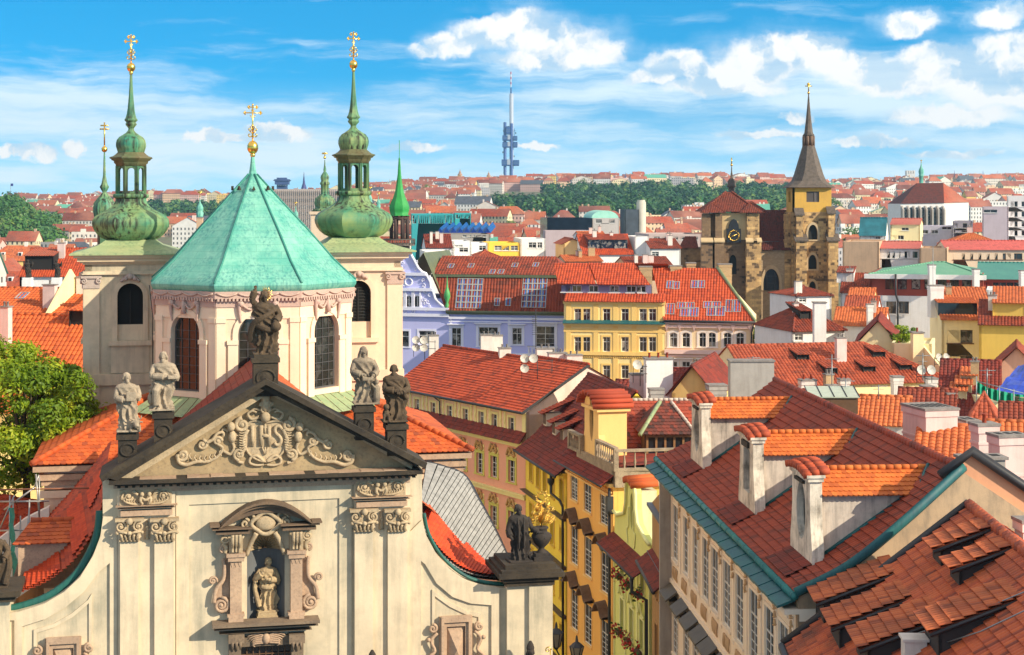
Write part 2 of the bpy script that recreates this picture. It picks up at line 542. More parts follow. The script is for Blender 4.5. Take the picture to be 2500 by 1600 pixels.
class Fr:
 """local frame of a thing: s to the right along its front, t into its depth, z up"""
 def __init__(s,X,Y,Z,yaw):
  s.o,s.yaw = Vector((X,Y,Z)),yaw
  s.u,s.v = Vector((math.cos(yaw),math.sin(yaw),0)),Vector((-math.sin(yaw),math.cos(yaw),0))
 def px(s,x,y,t=0.):
  d = Vector(((x-1250)/FPX,1,(HZ-y)/FPX))
  c = Vector((0,0,EYE))-s.o
  k = (t-c.dot(s.v))/d.dot(s.v)
  p = c+d*k
  return(p.dot(s.u),p.z)
 def ps(s,x,y,sc=0.):
  """same on a plane of constant s -> (t,z)"""
  d = Vector(((x-1250)/FPX,1,(HZ-y)/FPX))
  c = Vector((0,0,EYE))-s.o
  k = (sc-c.dot(s.u))/d.dot(s.u)
  p = c+d*k
  return(p.dot(s.v),p.z)
 def pz(s,x,y,z):
  d = Vector(((x-1250)/FPX,1,(HZ-y)/FPX))
  c = Vector((0,0,EYE))-s.o
  k = (z-c.z)/d.z
  p = c+d*k
  return(p.dot(s.u),p.dot(s.v))
 def w(s,a,t,z):
  return s.o+s.u*a+s.v*t+Vector((0,0,z))
 @staticmethod
 def edge(x0,d0,x1,d1,z=0.):
  """frame whose front runs from frame column x0 at depth d0 to column x1 at depth d1; also its width"""
  a = Vector(((x0-1250)/FPX*d0,d0,z))
  b = Vector(((x1-1250)/FPX*d1,d1,z))
  return Fr(a.x,a.y,z,math.atan2(b.y-a.y,b.x-a.x)),(b-a).length
def W3(x,y,D):
 return Vector(((x-1250)/FPX*D,D,EYE-(y-HZ)/FPX*D))
def thing(name,label,cat,fr=None,group=None,loc=None,yaw=0.):
 o = bpy.data.objects.new(name,None)
 COL.objects.link(o)
 o.empty_display_size = .5
 if fr is not None:
  o.location,o.rotation_euler = fr.o,(0,0,fr.yaw)
 elif loc is not None:
  o.location,o.rotation_euler = loc,(0,0,yaw)
 return tag(o,label,cat,group)
def tag(o,label,cat=None,group=None,kind=None):
 if label:o['label'] = label
 if cat:o['category'] = cat
 if group:o['group'] = group
 if kind:o['kind'] = kind
 return o
def dup(o,parent=None,loc=None,rz=None):
 c = o.copy()
 COL.objects.link(c)
 if parent is not None:c.parent = parent
 if loc is not None:c.location = loc
 if rz is not None:c.rotation_euler = (0,0,rz)
 for ch in o.children:
  dup(ch,c)
 return c
I3 = lambda u,t,z:(u,t,z)
def wallT(A,B):
 """(u,t,z) on the wall from A to B (seen from outside, left to right), t inwards"""
 d = Vector((B[0]-A[0],B[1]-A[1])).normalized()
 return lambda u,t,z:(A[0]+d.x*u-d.y*t,A[1]+d.y*u+d.x*t,z)
def rect(u,z,w,h):
 return[(u-w/2,z),(u+w/2,z),(u+w/2,z+h),(u-w/2,z+h)]
def arch(u,z,w,h,n=10):
 """round-headed opening, h is the full height"""
 r = w/2
 return[(u-r,z),(u+r,z)]+[(u+r*math.cos(math.pi*i/n),z+h-r+r*math.sin(math.pi*i/n))for i in range(n+1)]
def segm(u,z,w,h,rise,n=8):
 return[(u-w/2,z),(u+w/2,z)]+[(u+w/2-w*i/n,z+h-rise+rise*(1-(2*i/n-1)**2))for i in range(n+1)]
def spiral(c,r,turns=1.6,a0=0.,sgn=1,n=26,k=.12):
 return[(c[0]+r*(1-(1-k)*i/n)*math.cos(a0+sgn*turns*2*math.pi*i/n),c[1]+r*(1-(1-k)*i/n)*math.sin(a0+sgn*turns*2*math.pi*i/n))for i in range(n+1)]
def smoothline(pts,n=6):
 """catmull-rom through 2d/3d points"""
 P = [Vector(q)for q in pts]
 out = []
 for i in range(len(P)-1):
  p0,p1,p2,p3 = P[max(i-1,0)],P[i],P[i+1],P[min(i+2,len(P)-1)]
  for j in range(n):
   t = j/n
   out.append(.5*((2*p1)+(p2-p0)*t+(2*p0-5*p1+4*p2-p3)*t*t+(3*p1-p0-3*p2+p3)*t**3))
 out.append(P[-1])
 return out
WC = {}
def window(parent,T,u,z,w,h,dep=.16,style='cross',frame=None,trim=None,pane=None,sill=True,tw=.12,hood=0.,head='flat',rise=.2):
 """window part (frame + trim) with its glass as sub-part, set into an opening of a wall T"""
 frame = frame or M_white
 pane = pane or M_glass
 key = (round(w,2),round(h,2),dep,style,frame.name,trim.name if trim else '',pane.name,sill,tw,hood,head,round(rise,2))
 if key not in WC:
  mb,q = MB(),MB()
  fw = min(.08,w*.08)
  out = arch(0,0,w,h)if head=='arch' else segm(0,0,w,h,rise)if head=='seg' else rect(0,0,w,h)
  inn = arch(0,fw,w-2*fw,h-2*fw)if head=='arch' else segm(0,fw,w-2*fw,h-2*fw,rise)if head=='seg' else rect(0,fw,w-2*fw,h-2*fw)
  mb.slab(out,[inn],I3,dep,dep+.06)
  b = fw*.8
  if style in('cross','two','grid','tall'):
   mb.box(-b/2,b/2,dep-.01,dep+.05,fw,h-fw)
  if style in('cross','grid','tall'):
   zz = h*.66
   mb.box(-w/2+fw,-b/2,dep-.01,dep+.05,zz-b/2,zz+b/2)
   mb.box(b/2,w/2-fw,dep-.01,dep+.05,zz-b/2,zz+b/2)
  if style in('grid','tall'):
   nz = 2 if style=='grid' else 4
   for sx in(-1,1):
    for i in range(1,nz+1):
     zz = fw+(h*.66-fw)*i/(nz+1)if style=='grid' else h*.66*i/(nz+1)
     mb.box(sx*w*.25-w*.25+b/2+.01,sx*w*.25+w*.25-b/2-.01,dep+.005,dep+.045,zz-b*.25,zz+b*.25)
  if style=='lead':
   for i in range(1,4):
    mb.box(-w/2+w*i/4-.012,-w/2+w*i/4+.012,dep-.01,dep+.03,fw,h-fw-(w*.12 if i!=2 else 0))
   for i in range(1,8):
    mb.box(-w/2+fw,w/2-fw,dep-.012,dep+.028,h*i/9-.012,h*i/9+.012)
  mb.mi = 1
  if trim:
   o2 = arch(0,-.0,w+2*tw,h+tw)if head=='arch' else segm(0,0,w+2*tw,h+tw,rise*1.1)if head=='seg' else rect(0,0,w+2*tw,h+tw)
   i2 = [(x,z2)for x,z2 in out]
   ring_o = o2
   loop = [ring_o[0]]+[i2[0]]+list(reversed(i2[2:]))+[i2[1]]+ring_o[1:]
   mb.slab(loop,[],I3,-.05,.0)
   if hood:
    mb.box(-w/2-tw*1.5,w/2+tw*1.5,-hood,0,h+tw+.1,h+tw+.22)
    mb.box(-w/2-tw*1.2,w/2+tw*1.2,-hood*.6,0,h+tw+.0,h+tw+.1)
  if sill:
   mb.box(-w/2-tw*1.2,w/2+tw*1.2,-.12,.0,-.12,-.0)
  q.slab(out,[],I3,dep+.03,dep+.05)
  mo = mb.build('window',[frame,trim or frame])
  po = q.build('pane',pane,mo)
  WC[key] = mo
  o = mo
  o.parent = parent
 else:
  o = dup(WC[key],parent)
 P0,P1 = Vector(T(u,0,z)),Vector(T(u+1,0,z))
 o.location = P0
 o.rotation_euler = (0,0,math.atan2(P1.y-P0.y,P1.x-P0.x))
 return o
def head_loop(head,u,z,w,h,rise=.2):
 return arch(u,z,w,h)if head=='arch' else segm(u,z,w,h,rise)if head=='seg' else rect(u,z,w,h)
M_white = plain('white_paint',(.78,.77,.74),.55,var=.12)
M_glass = glass('window_glass')
M_glassb = glass('blue_glass','#16263c')
M_dark = plain('dark_metal',(.03,.03,.035),.5)
M_zinc = plain('zinc',(.30,.33,.35),.45,.6)
M_wood = plain('brown_wood',(.13,.065,.03),.7)
M_gold = plain('gilding',(.95,.62,.14),.26,1.0,.15)
M_teal = copper('teal_gutter',(.012,.13,.14),(.03,.24,.21),(.01,.07,.09),.6)
T_orange = tile('orange_tile',(.62,.13,.022),(.50,.085,.014),(.24,.05,.02),.18)
T_red = tile('red_tile',(.54,.078,.020),(.40,.052,.016),(.16,.028,.013),.25)
T_dred = tile('dark_red_tile',(.26,.034,.014),(.18,.024,.012),(.07,.016,.010),.35)
T_far = tile('far_red_tile',(.46,.075,.024),(.34,.05,.018),(.16,.035,.018),.3,relief=.5)
T_far2 = tile('far_orange_tile',(.58,.15,.045),(.45,.10,.03),(.26,.07,.03),.2,relief=.5)
T_far3 = tile('far_brown_tile',(.22,.045,.022),(.15,.03,.018),(.08,.022,.014),.3,relief=.5)
# ================================================================ church in front
M_cream = plaster('cream_plaster',(.70,.585,.41),1.0,dc=(.30,.28,.21),sc=.8)
M_cream2 = plaster('trim_plaster',(.74,.61,.43),.8,dc=(.34,.30,.22),sc=.9)
M_pink = plaster('pink_plaster',(.80,.62,.44),.5,dc=(.5,.36,.28))
M_pinkst = stone('pink_sandstone',(.52,.36,.24),(.40,.275,.19),(.24,.165,.12),1.2)
M_dkst = stone('sooty_stone',(.030,.023,.017),(.060,.044,.027),(.010,.009,.008),1.0)
M_relief = stone('relief_stone',(.54,.41,.255),(.39,.30,.19),(.19,.145,.10),1.6)
M_tymp = stone('tympanum_stone',(.44,.32,.175),(.32,.235,.135),(.17,.13,.085),.9)
M_swag = stone('swag_stucco',(.52,.36,.30),(.56,.40,.32),(.36,.25,.23),3)
M_cop = copper('dome_copper',(.08,.38,.30),(.26,.56,.43),(.02,.18,.20),.75,.6,1.4)
M_cop2 = copper('spire_copper',(.022,.22,.14),(.27,.34,.12),(.022,.02,.012),1.4,.35,.9)
M_cop3 = copper('pale_copper',(.30,.40,.20),(.42,.44,.22),(.10,.17,.11),.7,.25)
M_black = plain('black_louver',(.016,.015,.014),.8)
CH = Fr((645-1250)/FPX*63,63,0,R(12))
church = thing('baroque_church','cream baroque church with green copper dome roof, two onion spires and carved pediment','church',CH)
def P(pts,t=0.):return[CH.px(x,y,t)for x,y in pts]
def L3(pts,t=0.):return[(s,t,z)for s,z in P(pts,t)]
cL = [(16,1495),(42,1493),(107,1473),(156,1444),(195,1408),(227,1356),(245,1308),(251,1255)]
cR = [(1031,1262),(1041,1308),(1067,1356),(1100,1392),(1139,1418),(1184,1431),(1240,1436)]
cLs = [(q.x,q.y)for q in smoothline([(*q,0)for q in P(cL)],4)]
cRs = [(q.x,q.y)for q in smoothline([(*q,0)for q in P(cR)],4)]
a,b = P([(250,1172)])[0],P([(1030,1140)])[0]
sl0,sr0 = P([(-70,1500)])[0][0],cRs[-1][0]
outer = [(sl0,0),(sr0,0)]+cRs[::-1]+[b,a]+cLs[::-1]+[(sl0,cLs[0][1]-.05)]
n0,n1 = P([(603,1522)])[0],P([(695,1520)])[0]
nc,nr = (n0[0]+n1[0])/2,(n1[0]-n0[0])/2
nz1 = P([(649,1301)])[0][1]
nz0 = n0[1]
niche = arch(nc,nz0,2*nr,nz1-nz0,14)
w0,w1 = P([(588,1577)])[0],P([(711,1577)])[0]
lowwin = rect((w0[0]+w1[0])/2,w0[1]-2.2,w1[0]-w0[0],2.2)
pl = P([(462,1234),(828,1216)])
panel = [(pl[0][0],0.02),(pl[1][0],0.02),(pl[1][0],pl[1][1]),(pl[0][0],pl[0][1]+.03)]
mb = MB()
mb.slab(outer,[niche,lowwin],I3,0,1.1,True)
mb.slab([(P([(430,1300)])[0][0],0),(P([(858,1290)])[0][0],0),(P([(858,1176)])[0][0],b[1]-.25),(P([(430,1190)])[0][0],b[1]-.25)],[panel],I3,-.07,-.002)
facade = mb.build('facade_wall',M_cream,church)
def boxpx(mb,x0,x1,y0,y1,t0,t1):
 p,q = CH.px(x0,y0,t0),CH.px(x1,y1,t0)
 mb.box(p[0],q[0],t0,t1,min(p[1],q[1]),max(p[1],q[1]))
 return p[0],q[0],min(p[1],q[1]),max(p[1],q[1])
for side in(0,1):
 mb = MB()
 if side:
  o1 = [(1030,1262)]+cR[1:]+[(1222,1436)]
  i1 = [(1030,1262),(1010,1330),(1027,1385),(1062,1432),(1105,1462),(1150,1476),(1200,1480)]
  pts = P([(1030,1270),(1041,1308),(1067,1356),(1100,1392),(1139,1418),(1184,1431),(1220,1435),(1220,1640),(1200,1640),(1200,1478),(1150,1474),(1105,1458),(1066,1425),(1038,1378),(1028,1370),(1028,1640),(1000,1640),(1000,1300)],-.1)
 else:
  pts = P([(16,1497),(42,1495),(107,1475),(156,1446),(195,1410),(227,1358),(245,1310),(252,1262),(286,1262),(286,1640),(268,1640),(268,1375),(240,1398),(205,1445),(160,1483),(110,1512),(54,1530),(54,1640),(35,1640),(35,1515),(16,1515)],-.1)
 mb.slab(pts,[],I3,-.1,-.002)
 mb.build('curved_band',M_cream2,church)
 mb = MB()
 if side:
  mb.slab(P([(1055,1640),(1055,1440),(1095,1470),(1140,1492),(1175,1498),(1175,1640)],-.06),[P([(1062,1640),(1062,1456),(1098,1482),(1140,1502),(1168,1507),(1168,1640)],-.06)],I3,-.06,-.002)
 else:
  mb.slab(P([(82,1640),(82,1538),(130,1524),(175,1498),(215,1465),(224,1450),(224,1640)],-.06),[P([(89,1640),(89,1546),(132,1532),(178,1507),(216,1474),(217,1472),(217,1640)],-.06)],I3,-.06,-.002)
 mb.build('panel_moulding',M_cream2,church)
M_flash = copper('dark_flashing',(.012,.09,.085),(.02,.15,.11),(.01,.03,.04),.6)
mb = MB()
mb.tube([(s-.12,.34,z+.06)for s,z in cLs],.15,6,flat=.5)
mb.build('copper_flashing',M_flash,church)
mb = MB()
mb.tube([(s+.12,.34,z+.06)for s,z in cRs[:-1]],.15,6,flat=.5)
mb.build('copper_flashing',M_flash,church)
mb = MB()
x0,x1,z0,z1 = (*[CH.px(x,1500,-.35)[0]for x in(1238,1346)],0,CH.px(1290,1412,-.35)[1])
mb.box(x0,x1,-.35,1.6,0,z1)
xm = CH.px(1290,1500,-.35)[0]
mb.box(xm,x1+.02,-.5,-.35,0,z1-.01)
mb.build('corner_pier',M_cream,church)
mb = MB()
for e,za,zb in((.08,z1-.25,z1-.05),(.22,z1-.05,z1+.12),(.42,z1+.12,z1+.30),(.30,z1+.30,z1+.42),(.12,z1+.42,z1+.6)):
 mb.box(x0-e,x1+e,-.5-e,1.6+e,za,zb)
mb.build('pier_cap',M_dkst,church)
PIER = (x0,x1,z1+.6)
mb = MB()
lx = CH.px(30,1450,-.3)[0]
lz = CH.px(30,1466,-.3)[1]
mb.box(lx-3,lx-.1,-.3,1.4,0,lz)
mb.build('corner_pier',M_cream,church)
mb = MB()
mb.box(lx-3.2,lx+.12,-.55,1.6,lz,lz+.22)
mb.box(lx-3.2,lx+.3,-.75,1.8,lz+.22,lz+.42)
mb.build('pier_cap',M_dkst,church)
LPIER = (lx-.5,lz+.42)
def capital(x0,x1,y0,y1):
 c = CH.px((x0+x1)/2,y1,-.4)
 top = CH.px((x0+x1)/2,y0,-.4)[1]
 hw = (CH.px(x1,y1,-.4)[0]-CH.px(x0,y1,-.4)[0])/2
 zb,h = c[1],top-c[1]
 mb = MB()
 T = -.32
 mb.box(c[0]-hw*.62,c[0]+hw*.62,T-.05,0,zb,zb+h*.9)
 mb.box(c[0]-hw*.72,c[0]+hw*.72,T-.12,0,zb,zb+h*.06)
 mb.box(c[0]-hw*1.0,c[0]+hw*1.0,T-.22,0,zb+h*.88,zb+h)
 for sx in(-1,1):
  cc = (c[0]+sx*hw*.62,zb+h*.66)
  mb.tube([(x,T-.17,z)for x,z in spiral(cc,h*.25,1.7,R(90),sx)],.05,5,.035)
  mb.ball((cc[0],T-.17,cc[1]),.06,6)
  mb.tube([(c[0],T-.22,zb+h*.34),(c[0]+sx*hw*.35,T-.24,zb+h*.42),(cc[0]+sx*.1,T-.22,zb+h*.45)],.05,5)
  mb.ball((c[0]+sx*hw*.85,T-.2,zb+h*.4),.07,6)
 mb.ball((c[0],T-.28,zb+h*.9),h*.15,8,(1,.8,1.1))
 mb.ball((c[0],T-.25,zb+h*.38),h*.11,6)
 for i in range(5):
  x = c[0]+(i-2)*hw*.26
  mb.tube([(x,T-.06,zb),(x,T-.13,zb+h*.2),(x+(i-2)*.03,T-.22,zb+h*(.3 if i%2 else .38))],.075,5,.05)
 mb.build('capital',M_relief,church)
def cherub(mb,x,t,z,r):
 mb.ball((x,t,z),r,8,(1,.9,1.1))
 mb.ball((x,t-r*.7,z),r*.2,5)
def frieze(x0,x1,y0,y1):
 p,q = CH.px(x0,y1,-.2),CH.px(x1,y0,-.2)
 cx,w,z0,h = (p[0]+q[0])/2,q[0]-p[0],p[1],q[1]-p[1]
 mb = MB()
 mb.box(p[0],q[0],-.22,0,z0,z0+h)
 T = -.26
 for sx in(-1,1):
  cherub(mb,cx+sx*w*.07,T-.12,z0+h*.72,h*.14)
  mb.tube(smoothline([(cx+sx*w*.08,T-.08,z0+h*.55),(cx+sx*w*.1,T-.14,z0+h*.35),(cx+sx*w*.06,T-.1,z0+h*.12)],4),h*.12,6,h*.08)
  mb.tube(smoothline([(cx+sx*w*.08,T-.12,z0+h*.5),(cx,T-.16,z0+h*.38),(cx-sx*w*.04,T-.16,z0+h*.4)],4),.05,5)
  mb.tube(smoothline([(cx+sx*w*.1,T,z0+h*.5),(cx+sx*w*.18,T-.06,z0+h*.78),(cx+sx*w*.25,T,z0+h*.92)],4),[.03+.07*i/8 for i in range(9)],5,flat=.5)
  mb.tube(smoothline([(cx+sx*w*.08,T,z0+h*.1),(cx+sx*w*.25,T-.06,z0+h*.13),(cx+sx*w*.4,T-.05,z0+h*.3),(cx+sx*w*.45,T,z0+h*.62),(cx+sx*w*.4,T,z0+h*.86)],4),.055,5,.03)
  mb.tube([(x,T-.02,z)for x,z in spiral((cx+sx*w*.33,z0+h*.58),h*.24,1.6,0,sx)],.045,5,.03)
  mb.ball((cx+sx*w*.33,T-.04,z0+h*.58),.07,6)
  for i in range(7):
   f = i/6
   x,z = cx+sx*w*(.14+.3*f),z0+h*(.1+.25*f*f)
   mb.tube([(x,T,z),(x+sx*.06,T-.07,z+.1),(x+sx*.02,T,z+.2)],.035,4,.015)
 mb.build('relief_panel',M_relief,church)
for(bx0,bx1,yt,sh,caps,ry,ly,cy,fr_)in(
(285,430,1186,((293,338),(377,424)),((281,352),(366,437)),(1192,1236),(1233,1256),(1266,1322),(292,419)),
(863,1004,1158,((866,911),(947,995)),((854,924),(938,1003)),(1168,1214),(1212,1234),(1243,1298),(868,990))):
 mb = MB()
 p,q = CH.px(bx0+2,yt,-.16),CH.px(bx1-2,yt,-.16)
 mb.box(p[0],q[0],-.16,0,0,p[1]-.05)
 mb.build('pilaster_backing',M_cream2,church)
 for(x0,x1),(c0,c1)in zip(sh,caps):
  mb = MB()
  p,q = CH.px(x0,cy[1],-.32),CH.px(x1,cy[1],-.32)
  mb.box(p[0],q[0],-.32,-.16,0,p[1]+.02)
  mb.build('pilaster',M_cream2,church)
  capital(c0,c1,*cy)
 mb = MB()
 for e,ya,yb in((0,ly[0],ly[0]+6),(-.08,ly[0]+6,ly[0]+12),(-.18,ly[0]+12,ly[1]+8)):
  p,q = CH.px(bx0-3,yb,-.5),CH.px(bx1+3,ya,-.5)
  mb.box(p[0]-e*.0+-e,q[0]+e,-.55-e,0,p[1],q[1])
 mb.build('ledge',M_pinkst,church)
 frieze(fr_[0],fr_[1],*ry)
 mb = MB()
 p,q = CH.px((caps[0][1]+caps[1][0])/2,cy[1],-.2),CH.px((caps[0][1]+caps[1][0])/2,cy[0],-.2)
 mb.tube([(p[0],-.2,p[1]+.1),(p[0],-.24,p[1]+.3),(p[0],-.2,q[1]-.1)],[.12,.09,.05],6)
 mb.build('drop_ornament',M_relief,church)
 mb = MB()
 p,q = CH.px(bx0-8,yt+8,-.4),CH.px(bx1+6,yt-10,-.4)
 mb.box(p[0],q[0],-.4,0,p[1],q[1])
 mb.build('architrave_block',M_pinkst,church)
ap,bl,br = CH.px(649,932,-.85),CH.px(251,1164,-.85),CH.px(1034,1132,-.85)
iap,ibl,ibr = CH.px(647,962,-.85),CH.px(288,1172,-.85),CH.px(1010,1141,-.85)
bl2,br2 = CH.px(268,1181,-.85),CH.px(1032,1146,-.85)
mb = MB()
def rake(o0,o1,i0,i1,t0,e=0):
 mb.prism([(o0[0],t0,o0[1]),(o1[0],t0,o1[1]),(i1[0],t0,i1[1]),(i0[0],t0,i0[1])],(0,1.3-t0,0))
mb.prism([(bl[0],-.85,bl[1]),(ap[0],-.85,ap[1]),(iap[0],-.85,iap[1]+.15),(bl2[0]+.25,-.85,bl2[1]+.1)],(0,2.2,0))
mb.prism([(ap[0],-.853,ap[1]),(br[0],-.853,br[1]),(br2[0]-.25,-.853,br2[1]+.1),(iap[0],-.853,iap[1]+.15)],(0,2.2,0))
k = .13
mb.prism([(bl[0]-.12,-1.05,bl[1]+.03),(ap[0],-1.05,ap[1]+.12),(ap[0],-1.05,ap[1]-.1),(bl[0]-.02,-1.05,bl[1]-.17)],(0,2.5,0))
mb.prism([(ap[0],-1.053,ap[1]+.12),(br[0]+.12,-1.053,br[1]+.03),(br[0]+.02,-1.053,br[1]-.17),(ap[0],-1.053,ap[1]-.1)],(0,2.5,0))
mb.build('raking_cornice',M_dkst,church)
mb = MB()
for(o0,o1)in((ibl,iap),(iap,ibr)):
 d = Vector((o1[0]-o0[0],o1[1]-o0[1])).normalized()
 nn = Vector((d.y,-d.x))*.28
 mb.prism([(o0[0],-.42,o0[1]),(o1[0],-.42,o1[1]+.2),(o1[0]+nn.x*0,-.42,o1[1]-.16),(o0[0]+.5,-.42,o0[1]-.02)],(0,.5,0))
mb.build('raking_moulding',M_relief,church)
mb = MB()
hl,hr = CH.px(283,1168,-.9),CH.px(1026,1140,-.9)
mb.box(hl[0]-.25,hr[0]+.1,-.9,.4,hl[1]-.25,hl[1]-.10)
mb.box(hl[0]-.05,hr[0]-.1,-.72,.4,hl[1]-.33,hl[1]-.25)
for i in range(42):
 x = hl[0]+.1+(hr[0]-hl[0]-.3)*i/41
 mb.box(x-.06,x+.06,-.64,-.3,hl[1]-.42,hl[1]-.33)
mb.build('cornice',M_dkst,church)
mb = MB()
for i in range(26):
 x = hl[0]+.2+(hr[0]-hl[0]-.5)*i/25
 mb.box(x-.22,x+.25,-.86+rnd.random()*.1,-.1,hl[1]-.12,hl[1]-.11+rnd.random()*.05)
mb.build('cornice_capping',M_pinkst,church)
mb = MB()
mb.box(hl[0]+.3,hr[0]-.3,-.3,0,hl[1]-.56,hl[1]-.38)
mb.box(hl[0]+.3,hr[0]-.3,-.18,0,hl[1]-.68,hl[1]-.56)
mb.build('architrave',M_pinkst,church)
mb = MB()
mb.prism([(ibl[0]-.4,-.02,ibl[1]-.3),(ibr[0]+.4,-.02,ibr[1]-.3),(iap[0],-.02,iap[1]+.3)],(0,1.0,0))
mb.build('tympanum',M_tymp,church)
mb = MB()
def tp(x,y):return CH.px(240+x/2.799,880+y/2.799,-.05)
def stroke(pts,r0,r1=None,t=-.1,n=5,sub=5):
 q = [tp(x,y)for x,y in pts]
 q = smoothline([(s,t,z)for s,z in q],sub)if len(q)>2 else[(s,t,z)for s,z in q]
 mb.tube(q,r0*.8,n,(r1 if r1 is not None else r0)*.8)
def vol(x,y,r,a0,sg,rr=.07,turns=1.6):
 c = tp(x,y)
 mb.tube([(s,-.13,z)for s,z in spiral(c,r/2.799/63.5,turns,R(a0),sg)],rr,5,rr*.7)
 mb.ball((c[0],-.13,c[1]),rr*1.1,6)
C0 = tp(1140,560)
shield = [(1010,440),(1060,412),(1140,425),(1225,412),(1272,440),(1280,540),(1262,620),(1210,670),(1140,690),(1070,670),(1018,620),(1002,540)]
q = [tp(*z)for z in shield]
mb.prism([(s,-.1,z)for s,z in q],(0,.12,0))
stroke(shield+[shield[0]],.06,t=-.13)
for sx in(-1,1):
 X = lambda x:1140+sx*x
 vol(X(158),440,48,90,-sx,.1)
 stroke([(X(120),470),(X(150),540),(X(140),600),(X(170),640)],.12,.08,-.15)
 for i in range(9):
  y = 470+i*17
  stroke([(X(132+4*math.sin(i)),y),(X(160),y+8),(X(178),y+4)],.04,.03,-.2)
 vol(X(178),640,40,-90,sx,.08)
 stroke([(X(150),700),(X(185),690),(X(215),660)],.1,.05)
 stroke([(X(10),690),(X(60),650),(X(100),665),(X(105),700),(X(60),715),(X(10),712)],.09,.06,-.12)
 vol(X(565),645,40,180 if sx<0 else 0,-sx,.09)
 stroke([(X(600),640),(X(590),690),(X(540),712),(X(470),690),(X(400),690),(X(330),660),(X(290),600),(X(330),570)],.12,.07,-.14)
 vol(X(430),575,34,90,sx,.07)
 stroke([(X(400),560),(X(360),540),(X(330),500),(X(290),490),(X(285),515)],.1,.06,-.14)
 vol(X(325),550,30,0,-sx,.07)
 stroke([(X(290),615),(X(240),640),(X(215),600),(X(225),560)],.09,.06,-.12)
 for i in range(8):
  f = i/7
  x,y = 300+240*f,650+40*math.sin(f*3)
  stroke([(X(x),y),(X(x+14),y-22),(X(x+4),y-40)],.05,.03,-.16)
 c = tp(X(235),450);cherub(mb,c[0],-.2,c[1],.17)
 c = tp(X(225),520);mb.ball((c[0],-.14,c[1]),.2,8,(.8,.7,1.2))
 stroke([(X(215),500),(X(180),520)],.07)
 stroke([(X(225),560),(X(205),600)],.09,.06)
 stroke([(X(250),480),(X(285),470),(X(300),490)],.1,.04)
 stroke([(X(40),385),(X(95),400),(X(120),365),(X(90),345),(X(60),355)],.09,.06,-.14)
 stroke([(X(30),340),(X(70),330),(X(100),345)],.07,.04,-.14)
for x,y,r in((1140,385,.2),(1140,250,.19)):
 c = tp(x,y);cherub(mb,c[0],-.22,c[1],r)
c = tp(1142,300);mb.ball((c[0],-.18,c[1]),.26,10,(.8,.7,1.1))
stroke([(1142,310),(1115,330),(1125,355)],.1,.07,-.2);stroke([(1142,310),(1170,330),(1160,355)],.1,.07,-.2)
stroke([(1120,285),(1100,300),(1130,310)],.07,.05,-.24);stroke([(1165,285),(1190,295),(1165,310)],.07,.05,-.24)
mb.build('tympanum_relief',M_relief,church)
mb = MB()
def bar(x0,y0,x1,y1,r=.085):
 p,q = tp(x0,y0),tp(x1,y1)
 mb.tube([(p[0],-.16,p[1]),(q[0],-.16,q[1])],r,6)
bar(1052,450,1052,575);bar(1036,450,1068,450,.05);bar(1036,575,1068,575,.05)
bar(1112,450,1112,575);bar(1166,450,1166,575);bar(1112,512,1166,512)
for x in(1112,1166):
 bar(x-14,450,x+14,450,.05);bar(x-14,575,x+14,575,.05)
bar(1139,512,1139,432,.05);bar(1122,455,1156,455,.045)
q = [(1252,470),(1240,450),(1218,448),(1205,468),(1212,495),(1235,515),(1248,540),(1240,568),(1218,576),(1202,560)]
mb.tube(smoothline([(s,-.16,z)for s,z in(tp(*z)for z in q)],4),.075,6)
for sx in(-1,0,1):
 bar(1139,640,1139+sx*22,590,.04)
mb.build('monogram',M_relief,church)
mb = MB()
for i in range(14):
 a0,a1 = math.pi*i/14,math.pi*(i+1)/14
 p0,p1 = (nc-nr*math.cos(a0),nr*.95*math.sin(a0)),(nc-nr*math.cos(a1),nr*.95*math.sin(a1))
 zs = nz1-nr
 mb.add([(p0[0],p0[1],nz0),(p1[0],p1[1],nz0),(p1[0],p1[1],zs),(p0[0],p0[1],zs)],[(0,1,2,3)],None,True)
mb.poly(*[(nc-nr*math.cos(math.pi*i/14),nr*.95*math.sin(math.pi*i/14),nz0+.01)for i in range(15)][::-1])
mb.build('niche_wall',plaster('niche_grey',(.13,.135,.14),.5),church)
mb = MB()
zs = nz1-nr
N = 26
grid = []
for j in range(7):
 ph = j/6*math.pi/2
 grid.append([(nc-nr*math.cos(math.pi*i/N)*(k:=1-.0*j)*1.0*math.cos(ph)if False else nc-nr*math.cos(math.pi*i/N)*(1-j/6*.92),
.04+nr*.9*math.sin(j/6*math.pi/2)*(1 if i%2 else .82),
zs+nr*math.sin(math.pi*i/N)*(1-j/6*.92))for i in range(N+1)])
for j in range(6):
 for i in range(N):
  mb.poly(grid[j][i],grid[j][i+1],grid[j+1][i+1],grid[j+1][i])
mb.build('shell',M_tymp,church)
def np_(x,y,t=0.):return CH.px(450+x/3.85,1200+y/3.85,t)
mb = MB()
def hoodarc(o,h,t0,t1,n=14):
 c = [np_(330+o,352-o*.4,t0),np_(770,100+h,t0),np_(1212-o,306-o*.4,t0)]
 out = []
 for i in range(n+1):
  f = i/n
  b0,b1,b2 = (1-f)**2,2*f*(1-f),f*f
  mid = (2*c[1][0]-(c[0][0]+c[2][0])/2,2*c[1][1]-(c[0][1]+c[2][1])/2)
  out.append((b0*c[0][0]+b1*mid[0]+b2*c[2][0],b0*c[0][1]+b1*mid[1]+b2*c[2][1]))
 return out
for o,h,o2,h2,t0 in((0,0,22,24,-.75),(22,24,45,48,-.6),(45,48,100,100,-.42)):
 A_,B_ = hoodarc(o,h,t0,0),hoodarc(o2,h2,t0,0)
 mb.prism([(s,t0,z)for s,z in A_]+[(s,t0,z)for s,z in B_[::-1]],(0,-t0,0))
